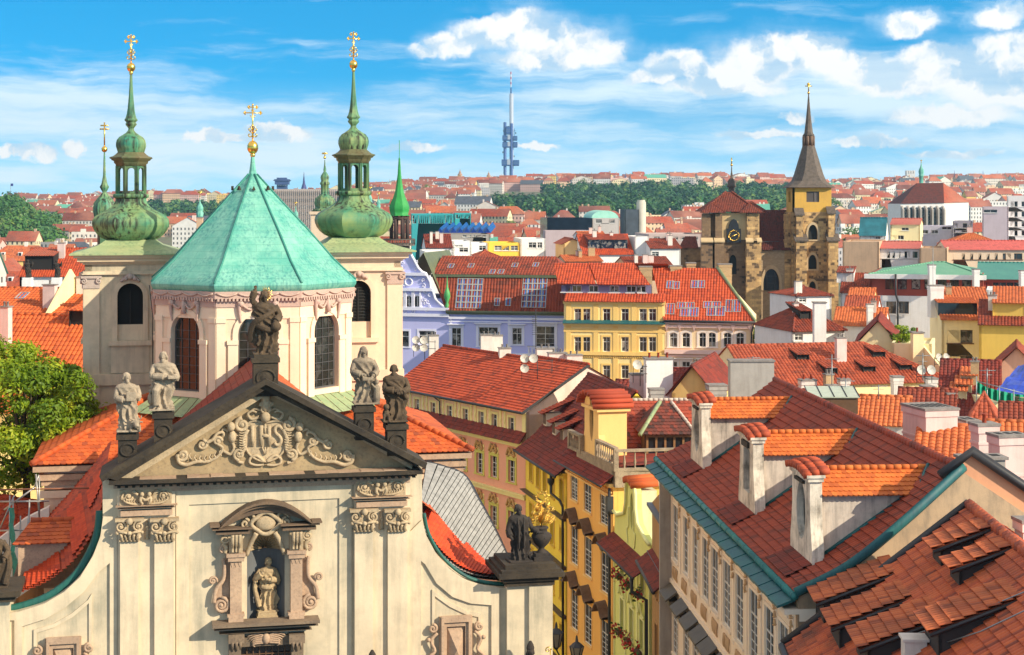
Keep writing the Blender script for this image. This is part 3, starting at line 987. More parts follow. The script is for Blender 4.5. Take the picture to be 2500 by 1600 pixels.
for x0,x1,ya,yb,t0 in((240,335,322,345,-.75),(262,640,345,372,-.66),(300,620,372,412,-.5),(1205,1297,285,302,-.75),(905,1275,302,330,-.66),(925,1240,330,372,-.5)):
 p,q = np_(x0,yb,t0),np_(x1,ya,t0)
 mb.box(p[0],q[0],t0,0,p[1],q[1])
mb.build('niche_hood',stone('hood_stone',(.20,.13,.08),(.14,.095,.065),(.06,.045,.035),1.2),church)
mb = MB()
c = np_(765,300,-.3)
mb.ball((c[0],-.28,c[1]),.35,12,(1.1,.35,.8))
ring = [(c[0]+.5*math.cos(a)*(1+.1*math.cos(4*a)),-.3,c[1]+.38*math.sin(a)*(1+.1*math.cos(4*a)))for a in[i*math.pi/14 for i in range(29)]]
mb.tube(ring,.09,6)
for sx in(-1,1):
 mb.tube([(x,-.25,z)for x,z in spiral((c[0]+sx*.78,c[1]),.2,1.5,R(90),sx)],.06,5)
 mb.tube(smoothline([(c[0]+sx*.45,-.3,c[1]+.25),(c[0]+sx*.6,-.28,c[1]+.42),(c[0]+sx*.9,-.25,c[1]+.2)],4),.07,5,.04)
 mb.tube(smoothline([(c[0]+sx*.35,-.3,c[1]-.35),(c[0]+sx*.55,-.2,c[1]-.75),(c[0]+sx*.72,-.15,c[1]-1.25)],4),.12,5,.08)
mb.prism([(np_(470,345,-.1)[0],-.1,np_(470,345,-.1)[1]),(np_(620,215,-.1)[0],-.1,np_(620,215,-.1)[1]),(np_(770,170,-.1)[0],-.1,np_(770,170,-.1)[1]),(np_(950,210,-.1)[0],-.1,np_(950,210,-.1)[1]),(np_(1080,325,-.1)[0],-.1,np_(1080,325,-.1)[1])],(0,.1,0))
mb.build('hood_cartouche',M_relief,church)
for sx,X0,X1,yt,yb in((-1,430,540,592,1260),(1,1000,1110,562,1240)):
 mb = MB()
 p,q = np_(X0,yb,-.35),np_(X1,yt,-.35)
 mb.box(p[0],q[0],-.35,0,p[1],q[1])
 mb.box(p[0]-.06,q[0]+.06,-.45,0,p[1],p[1]+.32)
 mb.box(p[0]-.1,q[0]+.1,-.42,0,p[1]+.32,p[1]+.42)
 mb.box(p[0]-.08,q[0]+.08,-.45,0,q[1]-.25,q[1])
 mb.box(p[0]-.14,q[0]+.14,-.5,0,q[1]-.08,q[1]+.05)
 for i in range(3):
  xx = p[0]+(q[0]-p[0])*(i+.5)/3
  mb.prism([(xx-.06,-.37,q[1]-.3),(xx+.06,-.37,q[1]-.3),(xx,-.37,q[1]-.48)],(0,.1,0))
 mb.build('niche_pilaster',M_pinkst,church)
 mb = MB()
 cx,zt = (p[0]+q[0])/2,q[1]+.05
 hh = np_(X0,400 if sx<0 else 372,-.35)[1]-zt
 mb.box(cx-.26,cx+.26,-.35,0,zt,zt+hh)
 for d in(-.13,0,.13):
  mb.tube(smoothline([(cx+d,-.62,zt+hh),(cx+d,-.6,zt+hh*.6),(cx+d,-.42,zt+hh*.3),(cx+d,-.44,zt+.05)],4),.08,5,.05)
 mb.tube([(x,-.3,z)for x,z in spiral((cx+sx*.42,zt+hh*.72),.19,1.6,R(90),sx)],.055,5)
 mb.tube(smoothline([(cx+sx*.5,-.25,zt+hh*.5),(cx+sx*.36,-.25,zt+hh*.3),(cx+sx*.4,-.25,zt)],4),.09,5)
 mb.build('console',M_relief,church)
 mb = MB()
 xo = p[0]-.02 if sx<0 else q[0]+.02
 zb = p[1]+.75
 mb.tube([(x,-.22,z)for x,z in spiral((xo+sx*.30,zb),.3,2.1,R(90),sx)],.075,6,.05)
 mb.ball((xo+sx*.30,-.24,zb),.08,6)
 mb.tube(smoothline([(xo+sx*.58,-.2,zb+.1),(xo+sx*.5,-.2,zb+.6),(xo+sx*.22,-.2,zb+1.0),(xo+sx*.2,-.2,zb+1.6),(xo+sx*.24,-.2,zb+1.75)],5),.09,6,.07)
 mb.tube([(x,-.22,z)for x,z in spiral((xo+sx*.62,zb+.95),.16,1.6,R(200 if sx>0 else-20),-sx)],.05,5)
 mb.tube([(x,-.22,z)for x,z in spiral((xo+sx*.22,zb+2.15),.15,1.6,R(-90),sx)],.05,5)
 mb.prism([(xo,-.08,zb-.35),(xo+sx*.3,-.08,zb-.35),(xo+sx*.55,-.08,zb),(xo+sx*.4,-.08,zb+.7),(xo+sx*.15,-.08,zb+1.2),(xo+sx*.15,-.08,zb+2.2),(xo,-.08,zb+2.2)],(0,.08,0))
 mb.build('side_scroll',M_pinkst,church)
mb = MB()
for x0,x1,ya,yb,t0 in((265,1275,1240,1262,-.85),(280,1258,1262,1300,-.68),(330,1200,1300,1340,-.45)):
 p,q = np_(x0,yb,t0),np_(x1,ya,t0)
 mb.box(p[0],q[0],t0,0,p[1]-.02,q[1])
for X in(490,1060):
 p = np_(X,1345,-.4)
 mb.box(p[0]-.3,p[0]+.3,-.42,0,p[1]-.35,p[1])
 for i in(-1,0,1):
  mb.tube([(p[0]+i*.15,-.38,p[1]-.3),(p[0]+i*.15,-.34,p[1]-.6)],.08,5,.03)
mb.build('niche_sill',stone('sill_stone',(.25,.18,.12),(.17,.125,.09),(.08,.06,.05),1.2),church)
mb = MB()
p,q = np_(418,1450,-.2),np_(1120,1345,-.2)
hole = [(w0[0],0.),(w1[0],0.),(w1[0],w0[1]),(w0[0],w0[1])]
mb.slab([(p[0],-.0+.05),(q[0],.05),(q[0],q[1]),(p[0],q[1])],[[(w0[0],.1),(w1[0],.1),(w1[0],w0[1]),(w0[0],w0[1])]],I3,-.2,0)
mb.build('window_surround',stone('dark_sandstone',(.20,.15,.10),(.15,.11,.08),(.08,.06,.05),1.2),church)
mb = MB()
c = np_(770,1385,-.3)
mb.ball((c[0],-.28,c[1]),.22,8,(.7,.5,1))
for sx in(-1,1):
 for i in range(6):
  mb.tube(smoothline([(c[0]+sx*.08,-.26,c[1]+.1-i*.05),(c[0]+sx*(.35+.03*i),-.28,c[1]+.2-i*.08),(c[0]+sx*(.72-.06*i),-.24,c[1]+.1-i*.08)],4),.05,5,.02)
mb.build('winged_relief',M_pinkst,church)
mb = MB()
mb.box(w0[0],w1[0],.25,.3,w0[1]-2.2,w0[1])
mb.build('lower_window_glass',M_glass,church)
mb = MB()
for i in range(9):
 mb.box(w0[0]+(w1[0]-w0[0])*i/8-.02,w0[0]+(w1[0]-w0[0])*i/8+.02,.16,.2,w0[1]-2.2,w0[1])
for i in range(6):
 mb.box(w0[0],w1[0],.17,.21,w0[1]-.4*i-.02,w0[1]-.4*i+.02)
mb.build('lower_window_grille',M_wood,church)
for(x0,x1,y0)in((1074,1153,1504),(110,198,1556)):
 mb = MB()
 p,q = CH.px(x0,1625,-.2),CH.px(x1,y0,-.2)
 if y0>1530:p = (p[0],p[1]-1.2)
 a_,b_,c_,d_ = p[0],q[0],q[1]-2.35,q[1]
 mb.slab([(a_,c_),(b_,c_),(b_,d_),(a_,d_)],[[(a_+.28,c_+.2),(b_-.28,c_+.2),(b_-.28,d_-.38),(a_+.28,d_-.38)]],I3,-.2,-.002)
 mb.slab([(a_+.05,c_),(b_-.05,c_),(b_-.05,d_+.06),(a_+.05,d_+.06)],[[(a_+.16,c_+.1),(b_-.16,c_+.1),(b_-.16,d_-.2),(a_+.16,d_-.2)]],I3,-.3,-.2)
 u0,u1,v0,v1 = a_+.3,b_-.3,c_+.22,d_-.4
 cx,cz = (u0+u1)/2,(v0+v1)/2
 f = [(u0,-.05,v0),(u1,-.05,v0),(u1,-.05,v1),(u0,-.05,v1),(cx,-.42,cz)]
 mb.add(f,[(0,1,4),(1,2,4),(2,3,4),(3,0,4)])
 for sx,xx in((-1,a_),(1,b_)):
  mb.tube([(x,-.2,z)for x,z in spiral((xx+sx*.28,d_-.42),.17,1.5,R(90),sx)],.06,5)
  mb.tube(smoothline([(xx+sx*.1,-.18,d_-.6),(xx+sx*.35,-.2,d_-.9),(xx+sx*.2,-.2,d_-1.3),(xx+sx*.45,-.2,d_-1.6),(xx+sx*.15,-.2,d_-2.1)],4),.07,5)
  mb.tube([(x,-.2,z)for x,z in spiral((xx+sx*.38,d_-1.75),.2,1.5,R(-90),-sx)],.06,5)
  mb.ball((xx+sx*.45,-.22,d_-.85),.09,6)
 mb.build('cartouche',M_pinkst,church)
OT = 17.0
oc = (CH.px(617,600,OT)[0],OT)
ze = CH.px(639,697,OT-4.8)[1]
drum_r = 4.55
zd0 = ze-6.8
def octw(i,r):
 """corner points (left,right as seen from outside) of octagon side i; side 0 faces the front"""
 a0,a1 = R(-90+45*i-22.5),R(-90+45*i+22.5)
 k = r/math.cos(math.pi/8)
 return(oc[0]+k*math.cos(a0),oc[1]+k*math.sin(a0)),(oc[0]+k*math.cos(a1),oc[1]+k*math.sin(a1))
side = 2*drum_r*math.tan(math.pi/8)
mb,mw,mp,ms = MB(),MB(),MB(),MB()
drum = None
M_lead = glass('leaded_glass','#2a2c28',.05)
ww,wh,wz = 1.8,3.6,ze-4.95
for i in range(8):
 A,B = octw(i,drum_r)
 T = wallT(A,B)
 vis = i in(0,1,7,2,6)
 hole = [arch(side/2,wz,ww,wh,14)]if vis else[]
 mb.slab([(0,0),(side,0),(side,ze),(0,ze)],hole,T,0,.3)
 for u0,u1 in((0,.42),(side-.42,side)):
  mw.slab([(u0,zd0-1),(u1,zd0-1),(u1,ze-1.55),(u0,ze-1.55)],[],T,-.07,0)
  mw.slab([(u0-.02,ze-1.72),(u1+.02,ze-1.72),(u1+.02,ze-1.5),(u0-.02,ze-1.5)],[],T,-.12,0)
 mw.slab([(0,ze-1.55),(side,ze-1.55),(side,ze-1.0),(0,ze-1.0)],[],T,-.05,0)
 mp.slab([(-.02,ze-1.0),(side+.02,ze-1.0),(side+.02,ze-.62),(-.02,ze-.62)],[],T,-.1,0)
 mp.slab([(-.08,ze-.62),(side+.08,ze-.62),(side+.08,ze-.28),(-.08,ze-.28)],[],T,-.2,0)
 for j in range(22):
  u = side*(j+.5)/22
  mp.slab([(u-.045,ze-.72),(u+.045,ze-.72),(u+.045,ze-.58),(u-.045,ze-.58)],[],T,-.26,-.1)
 for j in range(4):
  u0 = side*j/4
  ms.tube([T(u0+side/4*f,-.24,ze-.36-.13*math.sin(math.pi*f))for f in[k/6 for k in range(7)]],.045,4)
 if vis:
  mw.slab(arch(side/2,wz-.25,ww+.5,wh+.5,14),[arch(side/2,wz,ww,wh,14)],T,-.09,0)
  for sx in(-1,1):
   u = side/2+sx*(ww/2+.25)
   mw.slab(rect(u,wz-.3,.42,wh*.62+.3),[],T,-.12,0)
   mw.slab(rect(u,wz+wh*.62,.52,.2),[],T,-.17,0)
  zt = wz+wh+.25
  for sx in(-1,1):
   pts = [T(side/2,-.14,zt+.35),T(side/2+sx*.35,-.15,zt-.02),T(side/2+sx*.85,-.14,zt+.3)]
   ms.tube(smoothline(pts,5),.06,5)
   ms.tube(smoothline([T(side/2+sx*.85,-.14,zt+.35),T(side/2+sx*.85,-.15,zt-.1),T(side/2+sx*.78,-.12,zt-.6)],5),.12,6,.04)
   b_ = T(side/2+sx*.78,-.15,zt+.25)
   ms.ball(b_,.16,6)
  ms.tube([T(side/2,-.14,zt+.45),T(side/2,-.2,zt-.25)],.1,6,.14)
drum = mb.build('drum_wall',M_pink,church)
mw.build('drum_pilasters',plaster('pale_pink',(.84,.68,.50),.25),drum)
mp.build('drum_entablature',M_swag,drum)
ms.build('swag',M_swag,drum)
for i in(7,0,1,2,6):
 A,B = octw(i,drum_r)
 window(drum,wallT(A,B),side/2,wz,ww,wh,.18,'lead',plain('lead_bars',(.09,.085,.085),.6),None,M_lead,False,head='arch')
mb = MB()
sc_ = OT-4.0+63
zf = lambda y:EYE+(HZ-y)/FPX*79.5
prof = [(r*79.5/FPX*.995,z)for z,r in((zf(693)+.0,244),(zf(688),243),(zf(670),223),(zf(638),190),(zf(600),158),(zf(565),128),(zf(500),69),(zf(433),10),(zf(420),7.5),(zf(400),5),(zf(381),3.6))]
dz_ = ze-prof[0][1]
prof = [(r,z+dz_-.02)for r,z in prof]
mb.lathe(prof,8,(oc[0],oc[1],0),R(-90-22.5),facet=True,apothem=True)
mb.lathe([(prof[0][0],prof[0][1]),(prof[0][0]-.02,prof[0][1]-.1),(4.7,prof[0][1]-.28),(4.6,prof[0][1]-.3)],8,(oc[0],oc[1],0),R(-90-22.5),facet=True,apothem=True)
dome = mb.build('dome_roof',M_cop,church)
mb = MB()
k8 = 1/math.cos(math.pi/8)
for i in range(8):
 a_ = R(-90-22.5+45*i)
 mb.tube([(oc[0]+r*k8*math.cos(a_),oc[1]+r*k8*math.sin(a_),z+.02)for r,z in prof[1:-3]],.055,5)
mb.build('hip_seam',copper('seam_copper','#2f7f74','#3f8f80','#1d4a48',.4),dome)
mb = MB()
for i in range(8):
 a_ = R(-90+45*i)
 r_,z_ = 46*79.5/FPX,zf(470)+dz_
 mb.prism([(oc[0]+(r_+.0)*math.cos(a_)-.09*math.sin(a_),oc[1]+r_*math.sin(a_)+.09*math.cos(a_),z_-.05),(oc[0]+r_*math.cos(a_)+.09*math.sin(a_),oc[1]+r_*math.sin(a_)-.09*math.cos(a_),z_-.05),(oc[0]+r_*math.cos(a_),oc[1]+r_*math.sin(a_),z_+.16)],(.12*math.cos(a_),.12*math.sin(a_),0))
mb.build('roof_hatch',M_dkst,dome)
def finial(parent,c,z,rb,hb,hc,arms=2,w=.42):
 """gilded ball with a patriarchal cross above"""
 mb = MB()
 mb.ball((c[0],c[1],z+rb*hb),rb,16,(1,1,hb))
 mb.lathe([(rb*.35,z-.12),(rb*.5,z-.02),(rb*.3,z+.05)],10,(c[0],c[1],0))
 mb.build('gilded_ball',M_gold,parent)
 mb = MB()
 z0 = z+2*rb*hb
 X = lambda x,zz:(c[0]+x,c[1],z0+zz)
 mb.tube([X(0,-.05),X(0,hc)],.035,5)
 for sx in(-1,1):
  for rr,zz in((.16,.28),(.12,.55)):
   mb.tube([(c[0]+sx*.14+x,c[1],z0+zz+y)for x,y in spiral((0,0),rr,1.1,R(90),sx,12)],.028,4)
 mb.ball(X(0,.72),.07,6)
 for k in range(arms):
  zz,ww_ = hc*(.93-.16*k),w*(.55+.45*k)
  mb.tube([X(-ww_,zz),X(ww_,zz)],.03,5)
  for sx in(-1,1):
   for dx_,dz2 in((0,0),(-.05,.06),(-.05,-.06)):
    mb.ball(X(sx*(ww_+dx_),zz+dz2),.045,5)
   mb.tube([X(sx*ww_*.3,zz-.12),X(0,zz-.28)],.018,4)
 mb.ball(X(0,hc),.05,5)
 mb.build('gilded_cross',M_gold,parent)
finial(dome,oc,prof[-1][1]-.05,13.5*79.5/FPX,1.25,1.75,2,.42)
mb = MB()
mb.tube([(oc[0]-4.9,oc[1]-1.5,ze-.1),(oc[0]-4.75,oc[1]-1.6,ze-1.5),(oc[0]-4.75,oc[1]-1.6,zd0)],.02,4)
mb.build('lightning_wire',M_dark,church)
def belltower(axpx,tt,mat,hwpx,y_off,wside):
 c = CH.px(axpx,560,tt+2.2)[0]
 Dp = CH.w(c,tt+2.2,0).y
 Df = CH.w(c,tt,0).y
 zt = EYE+(HZ-(619-y_off))/FPX*Df
 hw = 2.2
 t0,t1 = tt,tt+4.4
 mb = MB()
 wz0,wz1 = EYE+(HZ-(832-y_off))/FPX*Df,EYE+(HZ-(692-y_off))/FPX*Df
 wwd = 61/FPX*Df
 zb = zt-.55
 for(A,B,f)in(((c-hw,t0),(c+hw,t0),1),((c+hw,t0),(c+hw,t1),1),((c+hw,t1),(c-hw,t1),0),((c-hw,t1),(c-hw,t0),1)):
  mb.slab([(0,0),(4.4,0),(4.4,zb),(0,zb)],[arch(2.2,wz0,wwd,wz1-wz0,12)]if f else[],wallT(A,B),0,.35)
 tw_ = mb.build('bell_tower',mat,church)
 m1,m2,m3 = MB(),MB(),MB()
 MCAP = M_swag if mat is not M_cream else stone('grey_pink_stone',(.5,.41,.36),(.42,.35,.31),(.3,.25,.22),3)
 for(A,B,f)in(((c-hw,t0),(c+hw,t0),1),((c+hw,t0),(c+hw,t1),1),((c-hw,t1),(c-hw,t0),1)):
  T = wallT(A,B)
  for u in(.32,4.08):
   m1.slab(rect(u,0,.78,zb-.55),[],T,-.09,0)
   z_ = zb-1.18
   m3 = MB()
   m3.slab(rect(u,z_,.82,.55),[],T,-.14,0)
   m3.slab(rect(u,z_+.5,1.0,.12),[],T,-.22,0)
   for sx in(-1,1):
    q0 = spiral((u+sx*.36,z_+.36),.15,1.4,R(90),sx,12)
    m3.tube([T(x,-.18,z)for x,z in q0],.05,5)
   m3.build('tower_capital',MCAP,tw_)
  m3 = MB()
  m1.slab(rect(2.2,zb-.45,4.56,.12),[],T,-.1,0)
  m1.slab(rect(2.2,zb-.5,4.66,.06),[],T,-.17,0)
  m1.slab(arch(2.2,wz0-.1,wwd+.5,wz1-wz0+.35,12),[arch(2.2,wz0+.001,wwd,wz1-wz0-.002,12)],T,-.1,0)
  m1.slab(rect(2.2,wz0-.22,wwd+.85,.22),[],T,-.25,0)
  m1.slab(rect(2.2,wz0-1.6,wwd+.6,1.38),[],T,-.06,0)
  m1.slab(rect(2.2,wz0-2.2,4.6,.55),[],T,-.16,0)
  for dx_ in(-.22,0,.22):
   q = T(2.2+dx_,-.2,wz1+.35-abs(dx_)*.5)
   m3.ball(q,.17-abs(dx_)*.2,6)
  m3.tube(smoothline([T(1.75,-.14,wz1+.1),T(2.2,-.2,wz1+.42),T(2.65,-.14,wz1+.1)],5),.09,5)
  m3.build('keystone',MCAP,tw_)
  lz = wz0+(wz1-wz0)*.28
  mb2 = MB()
  for k in range(16):
   z_ = lz+k*.155
   p = [T(2.2-wwd/2-.05,.12,z_),T(2.2+wwd/2+.05,.12,z_),T(2.2+wwd/2+.05,.26,z_+.15),T(2.2-wwd/2-.05,.26,z_+.15)]
   mb2.poly(*p)
  mb2.slab(rect(2.2,wz0-.1,wwd+.2,wz1-wz0+.2),[],T,.3,.34)
  mb2.slab(rect(2.2,lz,.05,1.7),[],T,.1,.12)
  mb2.build('louvre',M_black,tw_)
  m1.slab(rect(2.2,wz0,wwd+.1,lz-wz0),[],T,.1,.28)
 m1.build('tower_mouldings',M_cream2 if mat is M_cream else mat,tw_)
 mb = MB()
 for e,za,zb2 in((.1,zb,zb+.08),(.22,zb+.08,zb+.16),(.36,zb+.16,zb+.34),(.52,zb+.34,zb+.46),(.66,zb+.46,zt)):
  mb.box(c-hw-e,c+hw+e,t0-e,t1+e,za,zb2)
 mb.build('tower_cornice',M_pink if mat is M_pink else plaster('tower_cornice_plaster',(.70,.56,.38),.3),tw_)
 mb = MB()
 cy = tt+2.2
 E = hw+.72
 lev = [(E,zt),(E*.78,zt+.17),(E*.55,zt+.38),(1.2,zt+.66)]
 for k in range(4):
  ca,sa = math.cos(k*math.pi/2),math.sin(k*math.pi/2)
  rot = lambda x,y:(c+x*ca-y*sa,cy+x*sa+y*ca)
  for(r0,z0),(r1,z1)in zip(lev,lev[1:]):
   vs = [(*rot(-r0,-r0),z0),(*rot(r0,-r0),z0),(*rot(r1,-r1),z1),(*rot(-r1,-r1),z1)]
   mb.add(vs,[(0,1,2,3)],[(-r0,z0*3),(r0,z0*3),(r1,z1*3),(-r1,z1*3)])
 mb.add([(c-E,cy-E,zt),(c+E,cy-E,zt),(c+E,cy+E,zt),(c-E,cy+E,zt),(c-E,cy-E,zt-.07),(c+E,cy-E,zt-.07),(c+E,cy+E,zt-.07),(c-E,cy+E,zt-.07)],[(4,5,1,0),(5,6,2,1),(6,7,3,2),(7,4,0,3),(7,6,5,4)])
 mb.build('tower_roof',M_cop3,tw_)
 k = Dp/FPX/2.611
 zz = lambda y:EYE+(HZ-(50+(y)/2.611-0)+y_off)/FPX*Dp
 rot8 = R(-90-22.5)+R(22.5 if False else 0)
 def lat(pts,name,mat,parent,**kw):
  m = MB()
  m.lathe([(max(.012,r*k),zz(y))for r,y in pts],8,(c,cy,0),rot8,facet=True,apothem=True,**kw)
  return m.build(name,mat,parent)
 lat([(140,1425),(143,1412),(152,1398),(180,1385),(207,1362),(226,1335),(236,1310),(239,1290),(234,1268),(216,1246),(186,1228),(150,1210),(122,1190),(103,1168),(95,1145),(95,1136)],'lower_onion',M_cop2,tw_)
 lat([(95,1136),(110,1128),(112,1112),(104,1106),(88,1104),(60,1104)],'lantern_base',M_cop2,tw_)
 mb = MB()
 rl,zl0,zl1 = 90*k,zz(1104),zz(930)
 sd = 2*rl*math.tan(math.pi/8)
 for i in range(8):
  a0,a1 = R(-112.5+45*i),R(-67.5+45*i)
  kk = rl/math.cos(math.pi/8)
  T = wallT((c+kk*math.cos(a0),cy+kk*math.sin(a0)),(c+kk*math.cos(a1),cy+kk*math.sin(a1)))
  mb.slab([(0,zl0),(sd,zl0),(sd,zl1),(0,zl1)],[arch(sd/2,zl0+.12,sd*.58,(zl1-zl0)*.86,8)],T,0,.13,True)
  mb.slab([(0,zl0),(sd*.1,zl0),(sd*.1,zl1),(0,zl1)],[],T,-.05,0)
  mb.slab([(sd*.9,zl0),(sd,zl0),(sd,zl1),(sd*.9,zl1)],[],T,-.05,0)
 mb.build('lantern',M_cop2,tw_)
 lat([(60,930),(94,930),(96,918),(105,910),(106,898),(120,892),(122,886),(133,880),(131,874),(112,868),(96,857),(82,842)],'lantern_cornice',copper('cornice_copper','#5d6a4a','#6d5f42','#2a2418',.7,.0),tw_)
 lat([(82,842),(87,825),(93,805),(93,785),(88,765),(74,746),(52,732),(32,718),(19,702),(17,690)],'upper_onion',M_cop2,tw_)
 lat([(17,690),(20,684),(33,668),(35,660),(30,654),(30,648),(40,640),(41,634),(34,624),(27,600),(21,560),(14,480),(9.5,400),(7,334)],'spire',M_cop2,tw_)
 finial(tw_,(c,cy),zz(330),27*k,1.1,176*k+.0,2,.32)
 return c
TL = belltower(320,20.5,M_cream,102,0,1)
TR = belltower(863,20.5,M_pink,102,-9+16,1)
mb = MB()
zr = CH.px(645,868,12.3)[1]
ns = CH.px(645,900,6)[0]
hwn = 6.6
zeave = zr-5.5
y0n,y1n = 1.32,12.35
tiles(mb,(ns-hwn,y1n,zeave),(ns-hwn,y0n,zeave),(ns,y0n,zr),(ns,y1n,zr),.24,.32,0,.03,4,'scale')
nave = mb.build('nave_roof',tile('shaded_nave_tile',(.34,.045,.018),(.25,.032,.015),(.12,.022,.013),.25),church)  # darker tiles put the shade of this left slope into the colour
mb = MB()
tiles(mb,(ns+hwn,y0n,zeave),(ns+hwn,y1n,zeave),(ns,y1n,zr),(ns,y0n,zr),.24,.32,0,.03,4,'scale')
ridge(mb,(ns,y0n,zr),(ns,y1n,zr),.14)
mb.build('roof_slope',T_orange,nave)  # brighter orange than the left slope, painting the sunlit side
tl,tr_ = CH.px(108,1122,10.5)[0],CH.px(1124,1100,10.5)[0]
zte = CH.px(1100,1098,10.5)[1]
t0t,t1t = 10.5,23.0
hipL,hipR = CH.px(385,965,16.5),CH.px(955,935,16.5)
zrt = hipR[1]
mb = MB()
mt = (t0t+t1t)/2
e = .5
tiles(mb,(tl-e,t0t-e,zte),(tr_+e,t0t-e,zte),(tr_-5.2,mt,zrt),(tl+5.2,mt,zrt),.24,.32,0,.03,4,'scale')
tiles(mb,(tr_+e,t0t-e,zte),(tr_+e,t1t+e,zte),(tr_-5.2,mt,zrt),(tr_-5.2,mt,zrt),.24,.32,0,.03,4,'scale')
tiles(mb,(tl-e,t1t+e,zte),(tl-e,t0t-e,zte),(tl+5.2,mt,zrt),(tl+5.2,mt,zrt),.24,.32,0,.03,4,'scale')
mb.roofq((tr_+e,t1t+e,zte),(tl-e,t1t+e,zte),(tl+5.2,mt,zrt),(tr_-5.2,mt,zrt))
ridge(mb,(tr_+e,t0t-e,zte+.05),(tr_-5.2,mt,zrt+.05),.13)
ridge(mb,(tl-e,t0t-e,zte+.05),(tl+5.2,mt,zrt+.05),.13)
mb.build('transept_roof',T_orange,church)
mb = MB()
mb.box(tl,tr_,t0t,t1t,0,zte-.35)
for sx,xx in((-1,tl),(1,tr_)):
 mb.box(min(xx,xx-sx*1.4),max(xx,xx-sx*1.4),t0t-.2,t0t,0,zte-1.2)
 mb.box(min(xx+sx*.15,xx-sx*1.6),max(xx+sx*.15,xx-sx*1.6),t0t-.35,t0t,zte-1.5,zte-1.2)
mb.build('transept_wall',M_pink,church)
mb = MB()
for ee,za,zb in((.12,zte-1.0,zte-.75),(.25,zte-.75,zte-.5),(.45,zte-.35,zte-.12)):
 mb.box(tl-ee,tr_+ee,t0t-ee,t1t+ee,za,zb)
mb.build('transept_cornice',M_pinkst,church)
for i in(1,7):
 mb = MB()
 A,B = octw(i,drum_r+.0)
 A2,B2 = octw(i,drum_r+1.3)
 for j in range(7):
  f0,f1 = j/7+.006,(j+1)/7-.006
  l = lambda p,q,f:(p[0]+(q[0]-p[0])*f,p[1]+(q[1]-p[1])*f)
  zk = CH.px(800,962,OT-3.6)[1]
  mb.poly((*l(A2,B2,f0),zk-.75),(*l(A2,B2,f1),zk-.75),(*l(A,B,f1),zk),(*l(A,B,f0),zk))
 mb.build('drum_skirt',M_cop3,church)
yb = 10.0
cl_ = [q for q in cLs]
mb = MB()
M_board = plain('white_boards',(.36,.35,.33),.75,var=.4,sc=3)
cr_ = [q for q in cRs]
ra,rb_ = (CH.px(1033,1140,9)[0],CH.px(1060,1140,9)[1]),(CH.px(1236,1375,7)[0],CH.px(1236,1375,7)[1])
Nn = 30
far_ = [(q.x,q.y)for q in smoothline([(*q,0)for q in P([(1040,1133),(1085,1146),(1132,1166),(1165,1222),(1205,1296),(1246,1385)],8.0)],5)]
def along(L_,f):
 i = f*(len(L_)-1)
 j = min(int(i),len(L_)-2)
 a_,b_ = L_[j],L_[j+1]
 return(a_[0]+(b_[0]-a_[0])*(i-j),a_[1]+(b_[1]-a_[1])*(i-j))
def rightpt(f,t):
 """f 0 at the ridge beside the wall, 1 at the eave; the section changes from the curved wall to the straight far end"""
 n_,q_ = along(cr_,f),along(far_,f**.62)
 k = min(1,max(0,(t-1.1)/6.9))
 return(n_[0]+(q_[0]-n_[0])*k,t,n_[1]+(q_[1]-n_[1])*k+.04*(1-k))
rows = 27
tN = [1.1+i*(8.0-1.1)/14 for i in range(15)]
up = lambda q,h:(q[0]+h*.5,q[1],q[2]+h)
for r_ in range(rows):
 f0,f1 = (r_+.0)/rows,(r_+.85)/rows
 for a_,b_ in zip(tN,tN[1:]):
  p0,p1,p2,p3 = rightpt(f0,a_),rightpt(f0,b_),rightpt(f1,b_),rightpt(f1,a_)
  mb.poly(up(p3,.11),up(p2,.11),up(p1,.09),up(p0,.09))
  mb.poly(p3,p2,up(p2,.11),up(p3,.11))
under = MB()
for r_ in range(rows):
 for a_,b_ in zip(tN,tN[1:]):
  under.poly(*(rightpt(f,t)for f,t in(((r_+1)/rows,a_),((r_+1)/rows,b_),(r_/rows,b_),(r_/rows,a_))))
brd = mb.build('boarded_roof',M_board,church)
under.build('roof_felt',M_black,brd)
mb = MB()
for r_ in range(rows*1):
 f0,f1 = .10+r_/rows*.82,.10+(r_+1)/rows*.82
 wdt = 1.25+.75*math.sin(f0*3.1)+(.45 if f0>.55 else 0)
 n_ = 9
 for j in range(n_):
  a_,b_ = 1.15+wdt*j/n_,1.15+wdt*(j+1)/n_
  p0,p1,p2,p3 = rightpt(f0,a_),rightpt(f0,b_),rightpt(f1,b_),rightpt(f1,a_)
  up = lambda q,h:(q[0]+h*.5,q[1],q[2]+h)
  mb.add([up(p3,.24),up(p2,.24),up(p1,.19),up(p0,.19)],[(0,1,2,3)],[(j+.1,r_+.1),(j+.9,r_+.1),(j+.9,r_+.9),(j+.1,r_+.9)])
  mb.add([up(p3,.1),up(p2,.1),up(p2,.24),up(p3,.24)],[(0,1,2,3)],[(j+.1,r_+.1),(j+.9,r_+.1),(j+.9,r_+.2),(j+.1,r_+.2)])
mb.build('new_tile_patch',tile('new_tile',(.66,.075,.012),(.56,.055,.009),(.42,.04,.008),.05),brd)
mb = MB()
mb.tube([rightpt(f,8.05)for f in[i/20 for i in range(21)]],.16,5)
mb.build('verge_flashing',M_dark,brd)
mb = MB()
p_ = [rightpt(1,t)for t in tN]
mb.tube([(q[0]+.12,q[1],q[2]-.05)for q in p_],.12,6)
mb.tube([(p_[0][0]+.1,p_[0][1],p_[0][2]-.1),(p_[0][0]+1.9,p_[0][1]+.3,p_[0][2]-.5),(p_[0][0]+2.0,p_[0][1]+.3,p_[0][2]-1.6),(p_[0][0]+1.2,p_[0][1]+.3,p_[0][2]-2.6)],.09,6)
mb.build('gutter',M_teal,brd)
